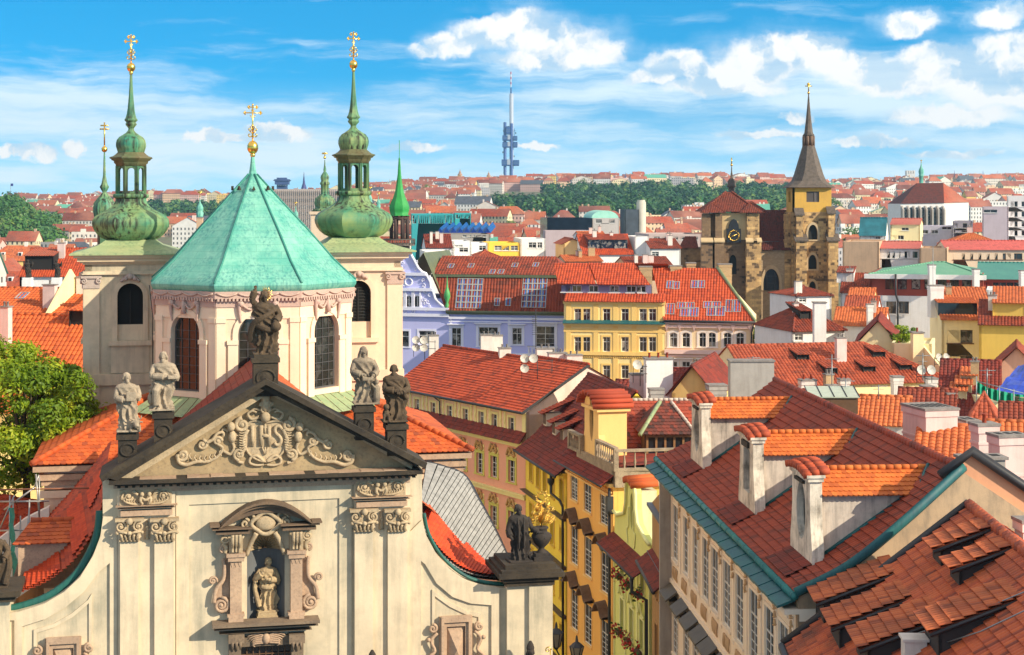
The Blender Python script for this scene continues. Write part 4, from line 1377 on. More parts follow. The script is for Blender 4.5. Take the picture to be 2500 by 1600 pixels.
mb,mh = MB(),MB()
def leftpt(f,t):
 L_ = cl_[::-1]
 i = f*(len(L_)-1)
 j = min(int(i),len(L_)-2)
 a_,b_ = L_[j],L_[j+1]
 s_,z_ = a_[0]+(b_[0]-a_[0])*(i-j),a_[1]+(b_[1]-a_[1])*(i-j)
 s0,z0_ = L_[0]
 s1,z1_ = L_[-1]
 k = min(1,t/6.0)
 sl_,zl_ = s0+(s1-s0)*f,z0_+1.0+(z1_-z0_-.6)*(f**.9)
 return(s_+(sl_-s_)*k,t,z_+(zl_-z_)*k+.25)
rows = 30
tM = [1.1+i*.3 for i in range(32)]
for r_ in range(rows):
 f0,f1 = r_/rows,(r_+1)/rows
 for j,(a_,b_)in enumerate(zip(tM,tM[1:])):
  bare = f0>.72 and 2.0<a_<6.5
  tgt = mh if bare else mb
  p0,p1,p2,p3 = leftpt(f0,a_),leftpt(f0,b_),leftpt(f1,b_),leftpt(f1,a_)
  up = lambda q,h:(q[0]-h*.6,q[1],q[2]+h)
  am = (a_+b_)/2
  p2h,p3h,pm = up(p2,.08),up(p3,.08),up(leftpt(f1,am),.085)
  uvs = [(j+.1,r_+.1),(j+.9,r_+.1),(j+.9,r_+.9),(j+.1,r_+.9)]
  tgt.add([p1,p0,p3h,p2h],[(0,1,2,3)],uvs)
  tgt.add([p2h,p3h,p3,p2],[(0,1,2,3)],uvs)
al = mb.build('aisle_roof',T_red,church)
for(fa,fb,ta,tb_)in((.05,.24,3.2,5.0),(.30,.46,1.4,5.6),(.58,.84,1.2,3.0)):
 mb = MB()
 nr2 = int((fb-fa)*34)
 for r_ in range(nr2):
  f0,f1 = fa+(fb-fa)*r_/nr2,fa+(fb-fa)*(r_+1)/nr2
  nt = int((tb_-ta)/.22)
  for j in range(nt):
   a_,b_ = ta+(tb_-ta)*j/nt+.5*(fa-f0),ta+(tb_-ta)*(j+.93)/nt+.5*(fa-f0)
   a_,b_ = max(1.12,a_),max(1.2,b_)
   up3 = lambda q,h:(q[0]-h*.6,q[1],q[2]+h)
   p0,p1,p2,p3 = up3(leftpt(f0,a_),.09),up3(leftpt(f0,b_),.09),up3(leftpt(f1,b_),.15),up3(leftpt(f1,a_),.15)
   uvs = [(j+.1,r_+.1),(j+.9,r_+.1),(j+.9,r_+.9),(j+.1,r_+.9)]
   mb.add([p1,p0,p3,p2],[(0,1,2,3)],uvs)
   q2,q3 = up3(leftpt(f1,b_),.04),up3(leftpt(f1,a_),.04)
   mb.add([p2,p3,q3,q2],[(0,1,2,3)],uvs)
 mb.build('new_tile_patch',MC['new_tile'],al)
mh.build('stripped_boards',plain('old_boards',(.22,.14,.085),.8,var=.75,sc=4),al)
mb = MB()
e0,e1 = CH.px(30,1330,2.6),CH.px(228,1322,2.6)
r0_,r1_ = CH.px(75,1272,4.2),CH.px(236,1268,4.2)
tiles(mb,(e0[0],2.6,e0[1]),(e1[0],2.6,e1[1]),(r1_[0],4.2,r1_[1]),(r0_[0],4.2,r0_[1]),.24,.3,0,.03,4,'scale')
ridge(mb,(r0_[0],4.2,r0_[1]),(r1_[0],4.2,r1_[1]))
ln = mb.build('lean_to_roof',T_orange,church)
mb = MB()
mb.box(e0[0]+.2,e1[0],2.8,4.1,e0[1]-1.8,e0[1]-.05)
mb.build('lean_to_wall',M_pinkst,ln)
mb = MB()
w_ = [CH.px(x,y,9.6)for x,y in((-20,1330),(60,1268),(120,1238))]
mb.prism([(w_[0][0],9.6,w_[0][1]),(w_[1][0],9.6,w_[1][1]),(w_[2][0],9.6,w_[2][1]),(w_[2][0],9.6,w_[2][1]-3),(w_[0][0],9.6,w_[0][1]-3)],(0,.5,0))
mb.build('parapet',plaster('white_wash',(.74,.70,.64),.3),church)
PED = {}
for key,x0,x1,yt,yb_,t in(('c',619,679,866,955,-.55),('l1',288,334,1054,1118,-.55),('l2',376,421,1002,1078,-.55),('r2',868,913,987,1062,-.55),('r1',946,993,1030,1100,-.55)):
 p,q = CH.px(x0,yb_,t),CH.px(x1,yt,t)
 w_ = q[0]-p[0]
 mb = MB()
 mb.box(p[0],q[0],t,t+w_,p[1]-.22,q[1]-.22)
 mb.box(p[0]-.07,q[0]+.07,t-.07,t+w_+.07,q[1]-.30,q[1]-.12)
 mb.box(p[0]+.02,q[0]-.02,t+.02,t+w_-.02,q[1]-.12,q[1])
 cx,cz = (p[0]+q[0])/2,(p[1]+q[1]-.35)/2-.02
 rr = w_*.33
 mb.tube([(cx+rr*1.12*math.cos(a_),t-.01,cz+rr*math.sin(a_))for a_ in[i*math.pi/12 for i in range(25)]],.045,5)
 mb.ball((cx,t+.05,cz),rr*.8,10,(1.1,.35,1))
 mb.build('pedestal',M_dkst,church)
 PED[key] = (cx,t+w_/2,q[1],w_)
# ================================================================ statues
M_stat_l = stone('grey_statue_stone',(.44,.35,.25),(.29,.23,.165),(.085,.07,.055),3.0)
M_stat_d = stone('brown_statue_stone',(.12,.078,.043),(.065,.044,.027),(.02,.015,.012),3.0)
M_stat_k = stone('black_statue_stone',(.05,.038,.03),(.03,.024,.021),(.012,.01,.01),3.0)
M_stat_n = stone('niche_statue_stone',(.48,.36,.20),(.36,.26,.15),(.16,.11,.07),2.2)
def remesh(o,vox,smooth=1):
 m = o.modifiers.new('r','REMESH')
 m.mode,m.voxel_size,m.use_smooth_shade = 'VOXEL',vox,True
 if smooth:
  k = o.modifiers.new('s','SMOOTH')
  k.iterations,k.factor = smooth,.4
 dg = bpy.context.evaluated_depsgraph_get()
 me = bpy.data.meshes.new_from_object(o.evaluated_get(dg))
 o.modifiers.clear()
 o.data = me
 return o
def robed(mb,H,seed=0,lean=0.,wide=1.,twist=2.2,hip=.03,cloak=True,bust=False):
 """draped body as one closed sleeve: rings from the hem to the neck"""
 prof = [(0,.150),(.05,.155),(.15,.145),(.28,.140),(.40,.150),(.50,.155),(.58,.135),(.66,.140),(.74,.155),(.80,.150),(.835,.115),(.86,.06),(.89,.045)]
 n,rows = 48,46
 rs = random.Random(seed)
 ph = [rs.random()*6.3 for _ in range(6)]
 vs = []
 for i in range(rows+1):
  z = .89*i/rows
  for(z0,r0),(z1,r1)in zip(prof,prof[1:]):
   if z0<=z<=z1:
    r = r0+(r1-r0)*(z-z0)/(z1-z0)
    break
  cx = hip*math.sin(z*5.2+ph[0]*.2)+lean*z*z
  cy = .015*math.sin(z*6)
  fa = max(0,1-max(0,z-.62)/.24)
  for k in range(n):
   a = 2*math.pi*k/n
   f1 = 1-2*abs(math.sin(5*a+ph[1]+1.2*math.sin(z*7+ph[2])))**.7
   d = z*9*twist/2.2+2.0*a
   f2 = 1-2*abs(math.sin(2.1*d+ph[3]))**.7 if .34<z<.76 else 0
   nn = noise.noise(Vector((math.cos(a)*2+seed,math.sin(a)*2,z*7)))
   lowk = min(1,max(0,(.45-z)/.1))
   rr = r*(1+fa*(.29*lowk*f1+.19*(1-lowk)*f2+.28*nn))
   if cloak and .12<z<.55 and math.cos(a-ph[4])>.6:
    rr*=1.14
   sx,sy = (1.12*wide,.86)if z<.6 else(1.25*wide-.2*(z>.84),.78)
   vs.append(((cx+rr*sx*math.cos(a))*H,(cy+rr*sy*math.sin(a))*H,z*H))
 fs = [(i*n+k,i*n+(k+1)%n,(i+1)*n+(k+1)%n,(i+1)*n+k)for i in range(rows)for k in range(n)]
 fs+=[tuple(reversed(range(n))),tuple(rows*n+k for k in range(n))]
 mb.add(vs,fs)
 top = sum((Vector(v)for v in vs[-n:]),Vector())/n
 return top
def head(mb,c,H,turn=0.,nod=0.,beard=0.,hair=0.,hood=False,r=.062):
 """c: base of the neck; faces -y before turn"""
 M = Matrix.Translation(c)@Matrix.Rotation(turn,4,'Z')@Matrix.Rotation(nod,4,'X')
 X = lambda x,y,z:tuple(M@Vector((x*H,y*H,z*H)))
 def ball(x,y,z,rr,sc=(1,1,1)):
  o = len(mb.v)
  mb.ball((0,0,0),rr*H,12,sc)
  for i in range(o,len(mb.v)):
   v = Vector(mb.v[i])+Vector((x*H,y*H,z*H))
   mb.v[i] = tuple(M@v)
 mb.tube([X(0,0,-.03),X(0,-.005,.04)],.036*H,8)
 ball(0,-.004,.085,r,(.82,1.0,1.18))
 ball(0,-.02,.055,r*.72,(.85,.95,.9))
 mb.tube([X(0,-.055,.10),X(0,-.074,.078)],.010*H,6,.013*H)
 mb.tube([X(-.03,-.052,.106),X(.03,-.052,.106)],.010*H,6)
 for sx in(-1,1):
  ball(sx*.052,.0,.085,.015,(.5,1,1.4))
  ball(sx*.024,-.05,.075,.014,(1,.6,.8))
 mb.tube([X(-.016,-.062,.052),X(.016,-.062,.052)],.007*H,5)
 if beard:
  mb.tube([X(0,-.052,.042),X(0,-.062,.005),X(.005,-.06,-.02-.05*beard)],[.034*H,.033*H,.012*H],8)
 if hair:
  ball(0,.016,.105,r*1.06,(.95,1.02,1.05))
  for sx in(-1,1):
   mb.tube([X(sx*.04,-.01,.13),X(sx*.062,.015,.06),X(sx*.055,.03,.06-.09*hair)],[.025*H,.028*H,.016*H],7)
  for k in range(7):
   a = k*.9
   ball(.045*math.cos(a),.02+.035*math.sin(a),.13+.012*math.sin(k*2.3),.02)
 if hood:
  ball(0,.018,.10,r*1.22,(.98,1.05,1.12))
  mb.tube([X(0,.05,.09),X(0,.06,0),X(0,.05,-.08)],[.06*H,.075*H,.08*H],8)
  for sx in(-1,1):
   mb.tube([X(sx*.05,-.025,.12),X(sx*.066,-.01,.05),X(sx*.07,-.02,-.03)],.022*H,7)
 return M
def arm(mb,H,pts,sleeve=True,hand=None,curl=.5):
 """pts: shoulder, elbow, wrist (normalised); hand: direction of the fingers"""
 q = [Vector(p)*H for p in pts]
 mb.tube(smoothline(q,4),[(.056-.022*i/8)*H for i in range(9)]if len(q)==3 else .05*H,9)
 if sleeve:
  e,w = q[-2],q[-1]
  mb.tube([e+(w-e)*.1,e+(w-e)*.8],.058*H,9,.066*H)
  mb.tube([e,e+Vector((0,0,-.09*H))],.055*H,8,.02*H)
 w = q[-1]
 d = Vector(hand or(q[-1]-q[-2])).normalized()
 sd = d.cross(Vector((0,1,0)))
 sd = sd.normalized()if sd.length>.1 else Vector((1,0,0))
 mb.tube([w-d*.01*H,w+d*.045*H],.024*H,7,.027*H,flat=.7)
 nb = sd.cross(d)
 for k,l in enumerate((.036,.042,.04,.032)):
  b = w+d*.04*H+sd*(k-1.5)*.0135*H
  mb.tube([b,b+d*l*.55*H,b+(d*l*(1-.3*curl)-nb*l*.5*curl)*H],.0085*H,5,.006*H)
 mb.tube([w+sd*.02*H,w+(d*.03+sd*.04)*H],.009*H,5,.007*H)
def statue_end(root_name,label,cat,mb,mat,loc,yaw=R(12),vox=.016,group=None):
 o = mb.build(root_name,mat)
 remesh(o,vox,0 if vox<.04 else 1)
 o.location,o.rotation_euler = loc,(0,0,yaw)
 tag(o,label,cat,group)
 return o
GRP = 'stone saints on the church gable'
def place(key):
 c = PED[key]
 return CH.w(c[0],c[1],c[2])
H = 2.32
mb = MB()
t = robed(mb,H,3,.02,1.05,3.0,.04)
head(mb,t+Vector((0,0,-.03)),H,R(28),R(14),.7,.9)
arm(mb,H,[(-.15,0,.80),(-.22,-.09,.92),(-.16,-.10,1.06)],True,(-.1,-.1,1),.1)
arm(mb,H,[(.16,0,.79),(.24,-.05,.62),(.14,-.17,.53)],True,(.2,-.4,-.6))
mb.ball((.17*H,-.17*H,.46*H),.085*H,14)
mb.tube(smoothline([(.2*H,-.05*H,.75*H),(-.02*H,-.15*H,.62*H),(-.2*H,-.06*H,.48*H),(-.22*H,.05*H,.2*H)],5),[.03*H+.045*H*i/15 for i in range(16)],7,flat=.6)
mb.tube(smoothline([(-.18*H,-.02*H,.5*H),(.0,-.17*H,.42*H),(.18*H,-.1*H,.4*H)],5),.05*H,7,flat=.7)
for sx in(-1,1):mb.tube([(sx*.06*H,-.09*H,.03*H),(sx*.08*H,-.19*H,.015*H)],.03*H,6,.022*H)
mb.box(-.2*H,.2*H,-.18*H,.18*H,-.01,.05)
st = statue_end('statue','dark stone saviour on the gable peak, hand raised, holding a globe','statue',mb,M_stat_d,place('c'),group=GRP)
mb = MB()
hc = t+Vector((.03,-.02,.19))
for k in range(15):
 a = R(-100+200*k/14)
 l = (.26 if k%2 else .2)
 d = Vector((math.cos(a),.25,math.sin(a)))
 mb.tube([hc+d*.14,hc+d*(.14+l)],.022,4,.004)
mb.build('halo_rays',M_gold,st)
H = 2.1
mb = MB();t = robed(mb,H,11,.01,1.0,1.8,.03)
head(mb,t+Vector((0,0,-.03)),H,R(20),R(4),.8,.5)
arm(mb,H,[(-.15,0,.79),(-.2,-.1,.60),(-.03,-.19,.57)],True,(.8,-.1,-.2))
arm(mb,H,[(.15,0,.79),(.2,-.08,.62),(.05,-.19,.64)],True,(-.8,-.1,.1))
mb.box(-.02*H,.15*H,-.23*H,-.17*H,.55*H,.71*H)
mb.ball((.14*H,-.13*H,.15*H),.085*H,10,(1.0,1.0,.9))
mb.tube([(.14*H,-.13*H,.17*H),(.16*H,-.24*H,.13*H),(.17*H,-.28*H,.09*H)],[.07*H,.05*H,.04*H],8)
for sx in(-1,1):
 mb.tube(smoothline([(.14*H+sx*.04*H,-.17*H,.21*H),(.14*H+sx*.10*H,-.19*H,.24*H),(.14*H+sx*.1*H,-.2*H,.29*H)],3),.016*H,5,.01*H)
 mb.tube([(.16*H+sx*.04*H,-.2*H,.18*H),(.16*H+sx*.11*H,-.2*H,.17*H)],.016*H,5)
 mb.tube([(.14*H+sx*.07*H,-.1*H,.1*H),(.14*H+sx*.08*H,-.24*H,.02*H)],.025*H,6)
mb.box(-.19*H,.23*H,-.22*H,.16*H,-.01,.05)
statue_end('statue','pale stone saint at the far left of the gable with an ox at his feet','statue',mb,M_stat_l,place('l1'),group=GRP)
mb = MB();t = robed(mb,H,23,-.015,1.1,2.6,-.035)
head(mb,t+Vector((0,0,-.03)),H,R(-14),R(16),.9,.9)
arm(mb,H,[(.16,0,.79),(.25,-.05,.60),(.16,-.2,.57)],True,(.2,-.5,.1))
arm(mb,H,[(-.15,0,.79),(-.2,-.12,.62),(.06,-.2,.60)],True,(.8,-.1,.1))
mb.box(.08*H,.26*H,-.28*H,-.2*H,.57*H,.63*H)
mb.tube([(-.07*H,-.06*H,.46*H),(-.13*H,-.19*H,.36*H),(-.13*H,-.14*H,.1*H)],[.075*H,.07*H,.06*H],9)
mb.ball((-.22*H,-.05*H,.2*H),.075*H,8,(.8,.9,1.5))
mb.ball((-.22*H,-.09*H,.34*H),.04*H,8)
mb.box(-.25*H,.2*H,-.2*H,.16*H,-.01,.05)
for x in(-.1,.07):mb.tube([(x*H,-.08*H,.03*H),(x*H+.02,-.2*H,.02*H)],.03*H,6)
statue_end('statue','pale stone saint with raised knee and open book, left of the gable peak','statue',mb,M_stat_l,place('l2'),group=GRP)
mb = MB();t = robed(mb,H,31,.02,1.08,2.0,.03)
head(mb,t+Vector((0,0,-.03)),H,R(16),R(18),.6,0,True)
arm(mb,H,[(-.16,0,.78),(-.22,-.12,.6),(-.04,-.21,.55)],True,(.8,-.2,-.2))
arm(mb,H,[(.16,0,.78),(.24,-.08,.6),(.14,-.2,.52)],True,(-.3,-.3,-.5))
mb.box(-.05*H,.13*H,-.24*H,-.19*H,.44*H,.5*H)
c = Vector((.23*H,-.1*H,0))
mb.lathe([(.05*H,0),(.07*H,.1*H),(.06*H,.22*H),(.07*H,.3*H),(.03*H,.35*H)],10,tuple(c));mb.ball((c.x,c.y-.01,.4*H),.048*H,8)
mb.tube([(c.x-.04*H,c.y-.03*H,.3*H),(.12*H,-.2*H,.38*H)],.022*H,6)
mb.box(-.2*H,.28*H,-.2*H,.16*H,-.01,.05)
statue_end('statue','pale stone hooded saint with a child beside him, right of the gable peak','statue',mb,stone('mid_statue_stone',(.33,.26,.18),(.18,.14,.105),(.06,.05,.04),2.4),place('r2'),group=GRP)
mb = MB();t = robed(mb,H,47,-.01,1.1,2.4,.03)
head(mb,t+Vector((0,0,-.03)),H,R(-20),R(10),1.0,.3)
arm(mb,H,[(-.16,0,.78),(-.22,-.1,.6),(-.02,-.2,.58)],True,(.8,-.2,.1))
arm(mb,H,[(.16,0,.78),(.22,-.09,.6),(.06,-.2,.53)],True,(-.8,-.2,.1))
mb.tube(smoothline([(-.15*H,-.08*H,.72*H),(.05*H,-.18*H,.6*H),(.2*H,-.1*H,.42*H)],4),.045*H,7)
mb.ball((-.2*H,-.12*H,.15*H),.075*H,9,(.9,1,1.3));mb.ball((-.2*H,-.17*H,.28*H),.06*H,9);mb.tube([(-.2*H,-.2*H,.27*H),(-.2*H,-.25*H,.25*H)],.03*H,6)
for sx in(-1,1):mb.tube([(-.2*H+sx*.04*H,-.17*H,.15*H),(-.2*H+sx*.05*H,-.22*H,.01)],.025*H,6)
mb.box(-.27*H,.2*H,-.22*H,.16*H,-.01,.05)
statue_end('statue','dark brown stone saint at the far right of the gable with a small lion','statue',mb,M_stat_d,place('r1'),group=GRP)
H = 2.15
mb = MB();t = robed(mb,H,59,0,1.0,1.2,.02)
head(mb,t+Vector((0,0,-.03)),H,R(12),R(2),.5,.3)
arm(mb,H,[(-.15,0,.79),(-.22,-.03,.58),(-.2,-.14,.46)],True,(.2,-.6,-.3))
arm(mb,H,[(.15,0,.79),(.24,-.04,.6),(.36,-.12,.52)],True,(1,-.2,0))
for sx in(-1,1):mb.tube([(sx*.06*H,-.10*H,.82*H),(sx*.05*H,-.145*H,.6*H),(sx*.05*H,-.16*H,.25*H)],.03*H,6,flat=.6)
mb.tube([(.2*H,.0,.1*H),(.25*H,-.02*H,.02)],.06*H,7)
mb.box(-.22*H,.22*H,-.2*H,.18*H,-.01,.06)
c = CH.px(1268,1388,.1)[0]
statue_end('statue','black stone priest with a stole, standing on the corner pier beside a vase','statue',mb,M_stat_k,CH.w(c,.15,PIER[2]),R(16))
c = CH.px(1322,1370,.2)[0]
vz = PIER[2]
vase = thing('urn','black stone urn holding a gilded bouquet on the corner pier','urn',loc=CH.w(c,.2,vz),yaw=R(12))
mb = MB()
mb.box(-.38,.38,-.38,.38,0,.16);mb.box(-.3,.3,-.3,.3,.16,.28)
mb.lathe([(.22,.28),(.16,.36),(.10,.44),(.14,.5),(.3,.66),(.39,.85),(.40,.98),(.33,1.06),(.24,1.1),(.22,1.2),(.29,1.26),(.27,1.3),(.15,1.3)],20)
for k in range(8):
 a = k*math.pi/4
 mb.tube([(.4*math.cos(a),.4*math.sin(a),.95),(.36*math.cos(a+.39),.36*math.sin(a+.39),.82),(.4*math.cos(a+.78),.4*math.sin(a+.78),.95)],.03,4)
mb.build('vase_body',M_stat_k,vase)
mb = MB()
mb.tube([(0,0,1.2),(0,0,2.3)],.03,5)
rs = random.Random(4)
for k in range(34):
 a,b = rs.random()*6.28,rs.uniform(-.6,1.4)
 r_ = rs.uniform(.25,.62)
 p_ = (r_*math.cos(a)*math.cos(b),.5*r_*math.sin(a)*math.cos(b),1.72+r_*math.sin(b))
 mb.tube(smoothline([(0,0,1.4),(p_[0]*.5,p_[1]*.5,1.45+(p_[2]-1.5)*.6),p_],3),.014,4)
 mb.tube([(p_[0]+.085*math.cos(q),p_[1],p_[2]+.085*math.sin(q))for q in[i*math.pi/4 for i in range(9)]],.022,4)
 mb.ball(p_,.045,6)
for k in range(20):
 a = k*math.pi/10
 mb.tube([(.16*math.cos(a),-.02,2.45+.16*math.sin(a)),((.38 if k%2 else .3)*math.cos(a),-.02,2.45+(.38 if k%2 else .3)*math.sin(a))],.022,4,.006)
mb.tube([(.17*math.cos(a),0,2.45+.17*math.sin(a))for a in[i*math.pi/8 for i in range(17)]],.03,5)
mb.build('gilded_bouquet',M_gold,vase)
H = 1.98
mb = MB();t = robed(mb,H,71,.06,.92,2.8,.03)
head(mb,t+Vector((.0,0,-.04)),H,R(35),R(12),0,.25)
arm(mb,H,[(-.13,0,.79),(-.26,-.12,.66),(-.12,-.24,.8)],True,(.2,-.1,1),.1)
arm(mb,H,[(.14,0,.79),(.2,-.1,.6),(-.03,-.22,.66)],True,(-.7,-.1,.5),.1)
mb.tube(smoothline([(.15*H,-.06*H,.55*H),(.0,-.16*H,.48*H),(-.12*H,-.1*H,.5*H)],4),.045*H,7)
mb.tube(smoothline([(-.2*H,.02*H,.72*H),(-.24*H,-.02*H,.45*H),(-.16*H,-.06*H,.1*H)],4),.05*H,7)
mb.box(-.2*H,.2*H,-.16*H,.14*H,-.01,.05)
c,z0_ = CH.px(652,1492,.35)[0],CH.px(652,1494,.2)[1]
statue_end('statue','sand-coloured stone figure with clasped hands standing in the shell niche','statue',mb,M_stat_n,CH.w(c,.42,z0_),R(20))
mb = MB()
mb.box(c-.36,c+.36,.05,.85,nz0-.02,z0_)
mb.box(c-.4,c+.4,.0,.88,nz0-.02,nz0+.22)
mb.build('niche_pedestal',M_stat_n,church)
for(x,y,lab)in((911,1586,'dark stone bishop under the right pilasters, only his mitre tip showing'),(1297,1564,'dark stone bishop below the corner pier, mitre and crozier showing')):
 s_,z_ = CH.px(x,y,-1.0)
 H = 2.2
 mb = MB();t = robed(mb,H,int(x),0,1.1,1.5,.02)
 hd = head(mb,t+Vector((0,0,-.03)),H,R(10),R(4),.8,.4)
 mb.lathe([(.055*H,.0),(.075*H,.06*H),(.06*H,.12*H),(.02*H,.19*H)],10,(t.x,t.y,t.z+.09*H),sq=.7)
 arm(mb,H,[(.15,0,.79),(.25,-.04,.6),(.32,-.12,.7)],True,(0,-.3,1))
 arm(mb,H,[(-.15,0,.79),(-.22,-.08,.6),(-.08,-.2,.6)],True,(.5,-.3,0))
 mb.box(-.25*H,.25*H,-.22*H,.2*H,-1.0,.04)
 tip = t.z+.28*H
 o = statue_end('statue',lab,'statue',mb,M_stat_k,CH.w(s_,-1.0,z_-tip),R(12))
 mb = MB()
 mb.tube([(.32*H,-.13*H,0),(.32*H,-.13*H,1.02*H)],.025,5)
 mb.tube([(.32*H-.1+x_,-.13*H,1.02*H+z2)for x_,z2 in spiral((0,0),.13,1.3,0,1,18)],.028,5,.018)
 mb.build('crozier',M_gold,o)
 mb = MB()
 mb.box(s_-.7,s_+.7,-1.6,-.01,0,z_-tip-.9)
 mb.build('statue_bracket',M_dkst,church)
H = 2.1
mb = MB();t = robed(mb,H,83,0,1.15,2.2,.03)
head(mb,t+Vector((0,0,-.03)),H,R(30),R(14),.5,1.0)
arm(mb,H,[(.15,0,.79),(.26,-.1,.62),(.18,-.2,.5)],True,(.2,-.5,-.3))
arm(mb,H,[(-.15,0,.79),(-.22,-.08,.6),(-.08,-.2,.6)],True,(.5,-.3,0))
mb.tube(smoothline([(.2*H,0,.7*H),(.27*H,-.05*H,.4*H),(.2*H,-.1*H,.05*H)],4),.06*H,7)
mb.box(-.25*H,.25*H,-.2*H,.2*H,-.01,.05)
statue_end('statue','brown stone figure with flowing robe on the left corner pier, half out of view','statue',mb,M_stat_d,CH.w(CH.px(-16,1440,.2)[0],.3,LPIER[1]),R(12))
# ================================================================ street houses
gr = MB()
gr.add([(-9000,-200,0),(9000,-200,0),(9000,14000,0),(-9000,14000,0)],[(0,1,2,3)])
tag(gr.build('ground',plaster('paving',(.16,.15,.14),.4,sc=.2)),'grey paved city ground between the houses',None,None,'structure')
def facade(root,fr,poly,wins,mat,t=0.,name='wall',th=.35,**kw):
 """front wall with openings; wins are (u, z, w, h, head) in metres"""
 mb = MB()
 T = lambda u,tt,z:(u,t+tt,z)
 mb.slab(poly,[head_loop(w[4]if len(w)>4 else 'flat',*w[:4],rise=w[5]if len(w)>5 else .2)for w in wins],T,0,th)
 o = mb.build(name,mat,root)
 return o,T
def pxwins(fr,lst,t=0.,w=None,h=None):
 """(column, top row, bottom row[, width]) -> (u,z,w,h)"""
 out = []
 for q in lst:
  a,b = fr.px(q[0],q[1],t),fr.px(q[0],q[2],t)
  hh = h or a[1]-b[1]
  out.append((a[0],b[1]if not h else(a[1]+b[1])/2-h/2,w or q[3],hh))
 return out
def walls(mb,pts,z0,z1):
 """plain outer walls round a footprint (counter-clockwise seen from above reversed is handled)"""
 n = len(pts)
 for i in range(n):
  a,b = pts[i],pts[(i+1)%n]
  mb.poly((*a,z0),(*b,z0),(*b,z1),(*a,z1))
def chimney(parent,x,t,z0,z1,w=.9,d=.7,mat=None,pots=2,cap=True,top=False,label=None,fr=None,name='chimney'):
 mb = MB()
 mb.box(x-w/2,x+w/2,t-d/2,t+d/2,z0,z1)
 mb.mi = 1
 if cap:
  mb.box(x-w/2-.07,x+w/2+.07,t-d/2-.07,t+d/2+.07,z1-.0,z1+.1)
 for i in range(pots):
  xx = x+(i-(pots-1)/2)*w/max(1,pots)*.8
  mb.lathe([(.1,z1+.1),(.09,z1+.38),(.12,z1+.4),(.12,z1+.44)],8,(xx,t,0))
 return mb.build(name,[mat or M_chim,M_capst],parent)
M_chim = plaster('chimney_white',(.78,.72,.66),.5,dc=(.4,.34,.28))
M_chimp = plaster('chimney_pink',(.74,.58,.54),.6,dc=(.42,.3,.27))
M_chimb = masonry('chimney_brick',(.62,.42,.22),(.52,.33,.17),(.36,.22,.13),.3,.09,big=.3)
M_capst = stone('cap_stone',(.30,.27,.25),(.2,.18,.17),None,3)
M_grey = plaster('grey_render',(.42,.39,.36),.7,dc=(.2,.18,.16))
fr,w = Fr.edge(978,170,1284,150)
pk = thing('pink_townhouse','long pink townhouse with yellow window trim under a broad bright red tiled roof','house',fr)
ze = fr.px(1284,1006)[1]
M_pinkw = plaster('pink_wall',(.92,.62,.42),.2)
M_salmon = plaster('salmon_wall',(.92,.44,.30),.2)
M_ytrim = plaster('lemon_trim',(.93,.80,.36),.15)
C2 = lambda x,y:(970+x/2.735,820+y/2.735)
up = []
for x,yt in((22,400),(133,422),(240,447),(350,470),(457,492),(562,512),(650,530),(763,555)):
 a,b = C2(x,yt),C2(x,yt+96)
 s_,zt = fr.px(*a);zb = fr.px(*b)[1]
 up.append((s_,zb,1.0,1.45))
zsk = fr.px(*C2(860,715))[1]
zsk2 = zsk+.95
poly = [(-1,zsk-.1),(w,zsk-.1),(w,ze),(-1,ze)]
wl,T = facade(pk,fr,poly,up,M_pinkw)
for q in up:window(pk,T,*q,style='cross',trim=M_ytrim,tw=.22,dep=.2)
mb = MB()
for i,q in enumerate(up[:-1]):
 m = (q[0]+up[i+1][0])/2
 for d in(-.38,.38):
  mb.box(m+d-.16,m+d+.16,-.07,-.001,zsk2+.0,ze-.3)
  mb.prism([(m+d-.2,-.12,ze-1.1),(m+d+.2,-.12,ze-1.1),(m+d,-.12,ze-1.5)],(0,.1,0))
mb.box(-1,w+.02,-.1,-.001,ze-.32,ze-.1)
mb.box(w-.5,w+.05,-.1,-.001,zsk2,ze-.3)
mb.build('wall_strips',M_ytrim,pk)
lowt = [(440,757,892),(551,782,920),(646,803,946),(765,832,980)]
low = []
for x,yt,yb in lowt:
 a,b = fr.px(*C2(x,yt)),fr.px(*C2(x,yb))
 low.append((a[0],b[1],1.15,a[1]-b[1]))
dz = 4.6
low2 = [(s_,z_-dz,w_,h_*.95)for s_,z_,w_,h_ in low]
low3 = [(s_,z_-2*dz,w_,h_*.95)for s_,z_,w_,h_ in low]
poly = [(-1,0),(w,0),(w,zsk-.1),(-1,zsk-.1)]
wl2,T2 = facade(pk,fr,poly,low+low2,M_salmon,-.02)
M_olive = plaster('olive_trim',(.68,.62,.14),.2)
M_orn = plaster('ochre_ornament',(.62,.36,.14),.3)
for q in low+low2:
 window(pk,T2,*q,style='grid',trim=M_olive,tw=.3,dep=.22,sill=True)
mb,mo = MB(),MB()
for q in low+low2:
 s_,z_,w_,h_ = q
 mb.box(s_-.85,s_+.85,-.06,-.022,z_+h_+.3,z_+h_+.9)
 mo.tube(smoothline([(s_-.7,-.16,z_+h_+.45),(s_-.3,-.18,z_+h_+1.15),(s_,-.2,z_+h_+.75),(s_+.3,-.18,z_+h_+1.15),(s_+.7,-.16,z_+h_+.45)],4),.11,5)
 mo.tube(smoothline([(s_-.55,-.12,z_+h_+.35),(s_,-.16,z_+h_+.6),(s_+.55,-.12,z_+h_+.35)],4),.1,5)
for z_,hh in((zsk-.55,.4),(low[0][1]-1.3,.35)):
 mb.box(-1,w+.05,-.22,-.021,z_,z_+hh)
 mb.box(-1,w+.08,-.34,-.021,z_+hh,z_+hh+.12)
mb.build('lemon_bands',M_ytrim,pk)
mo.build('window_ornament',M_orn,pk)
mb = MB()
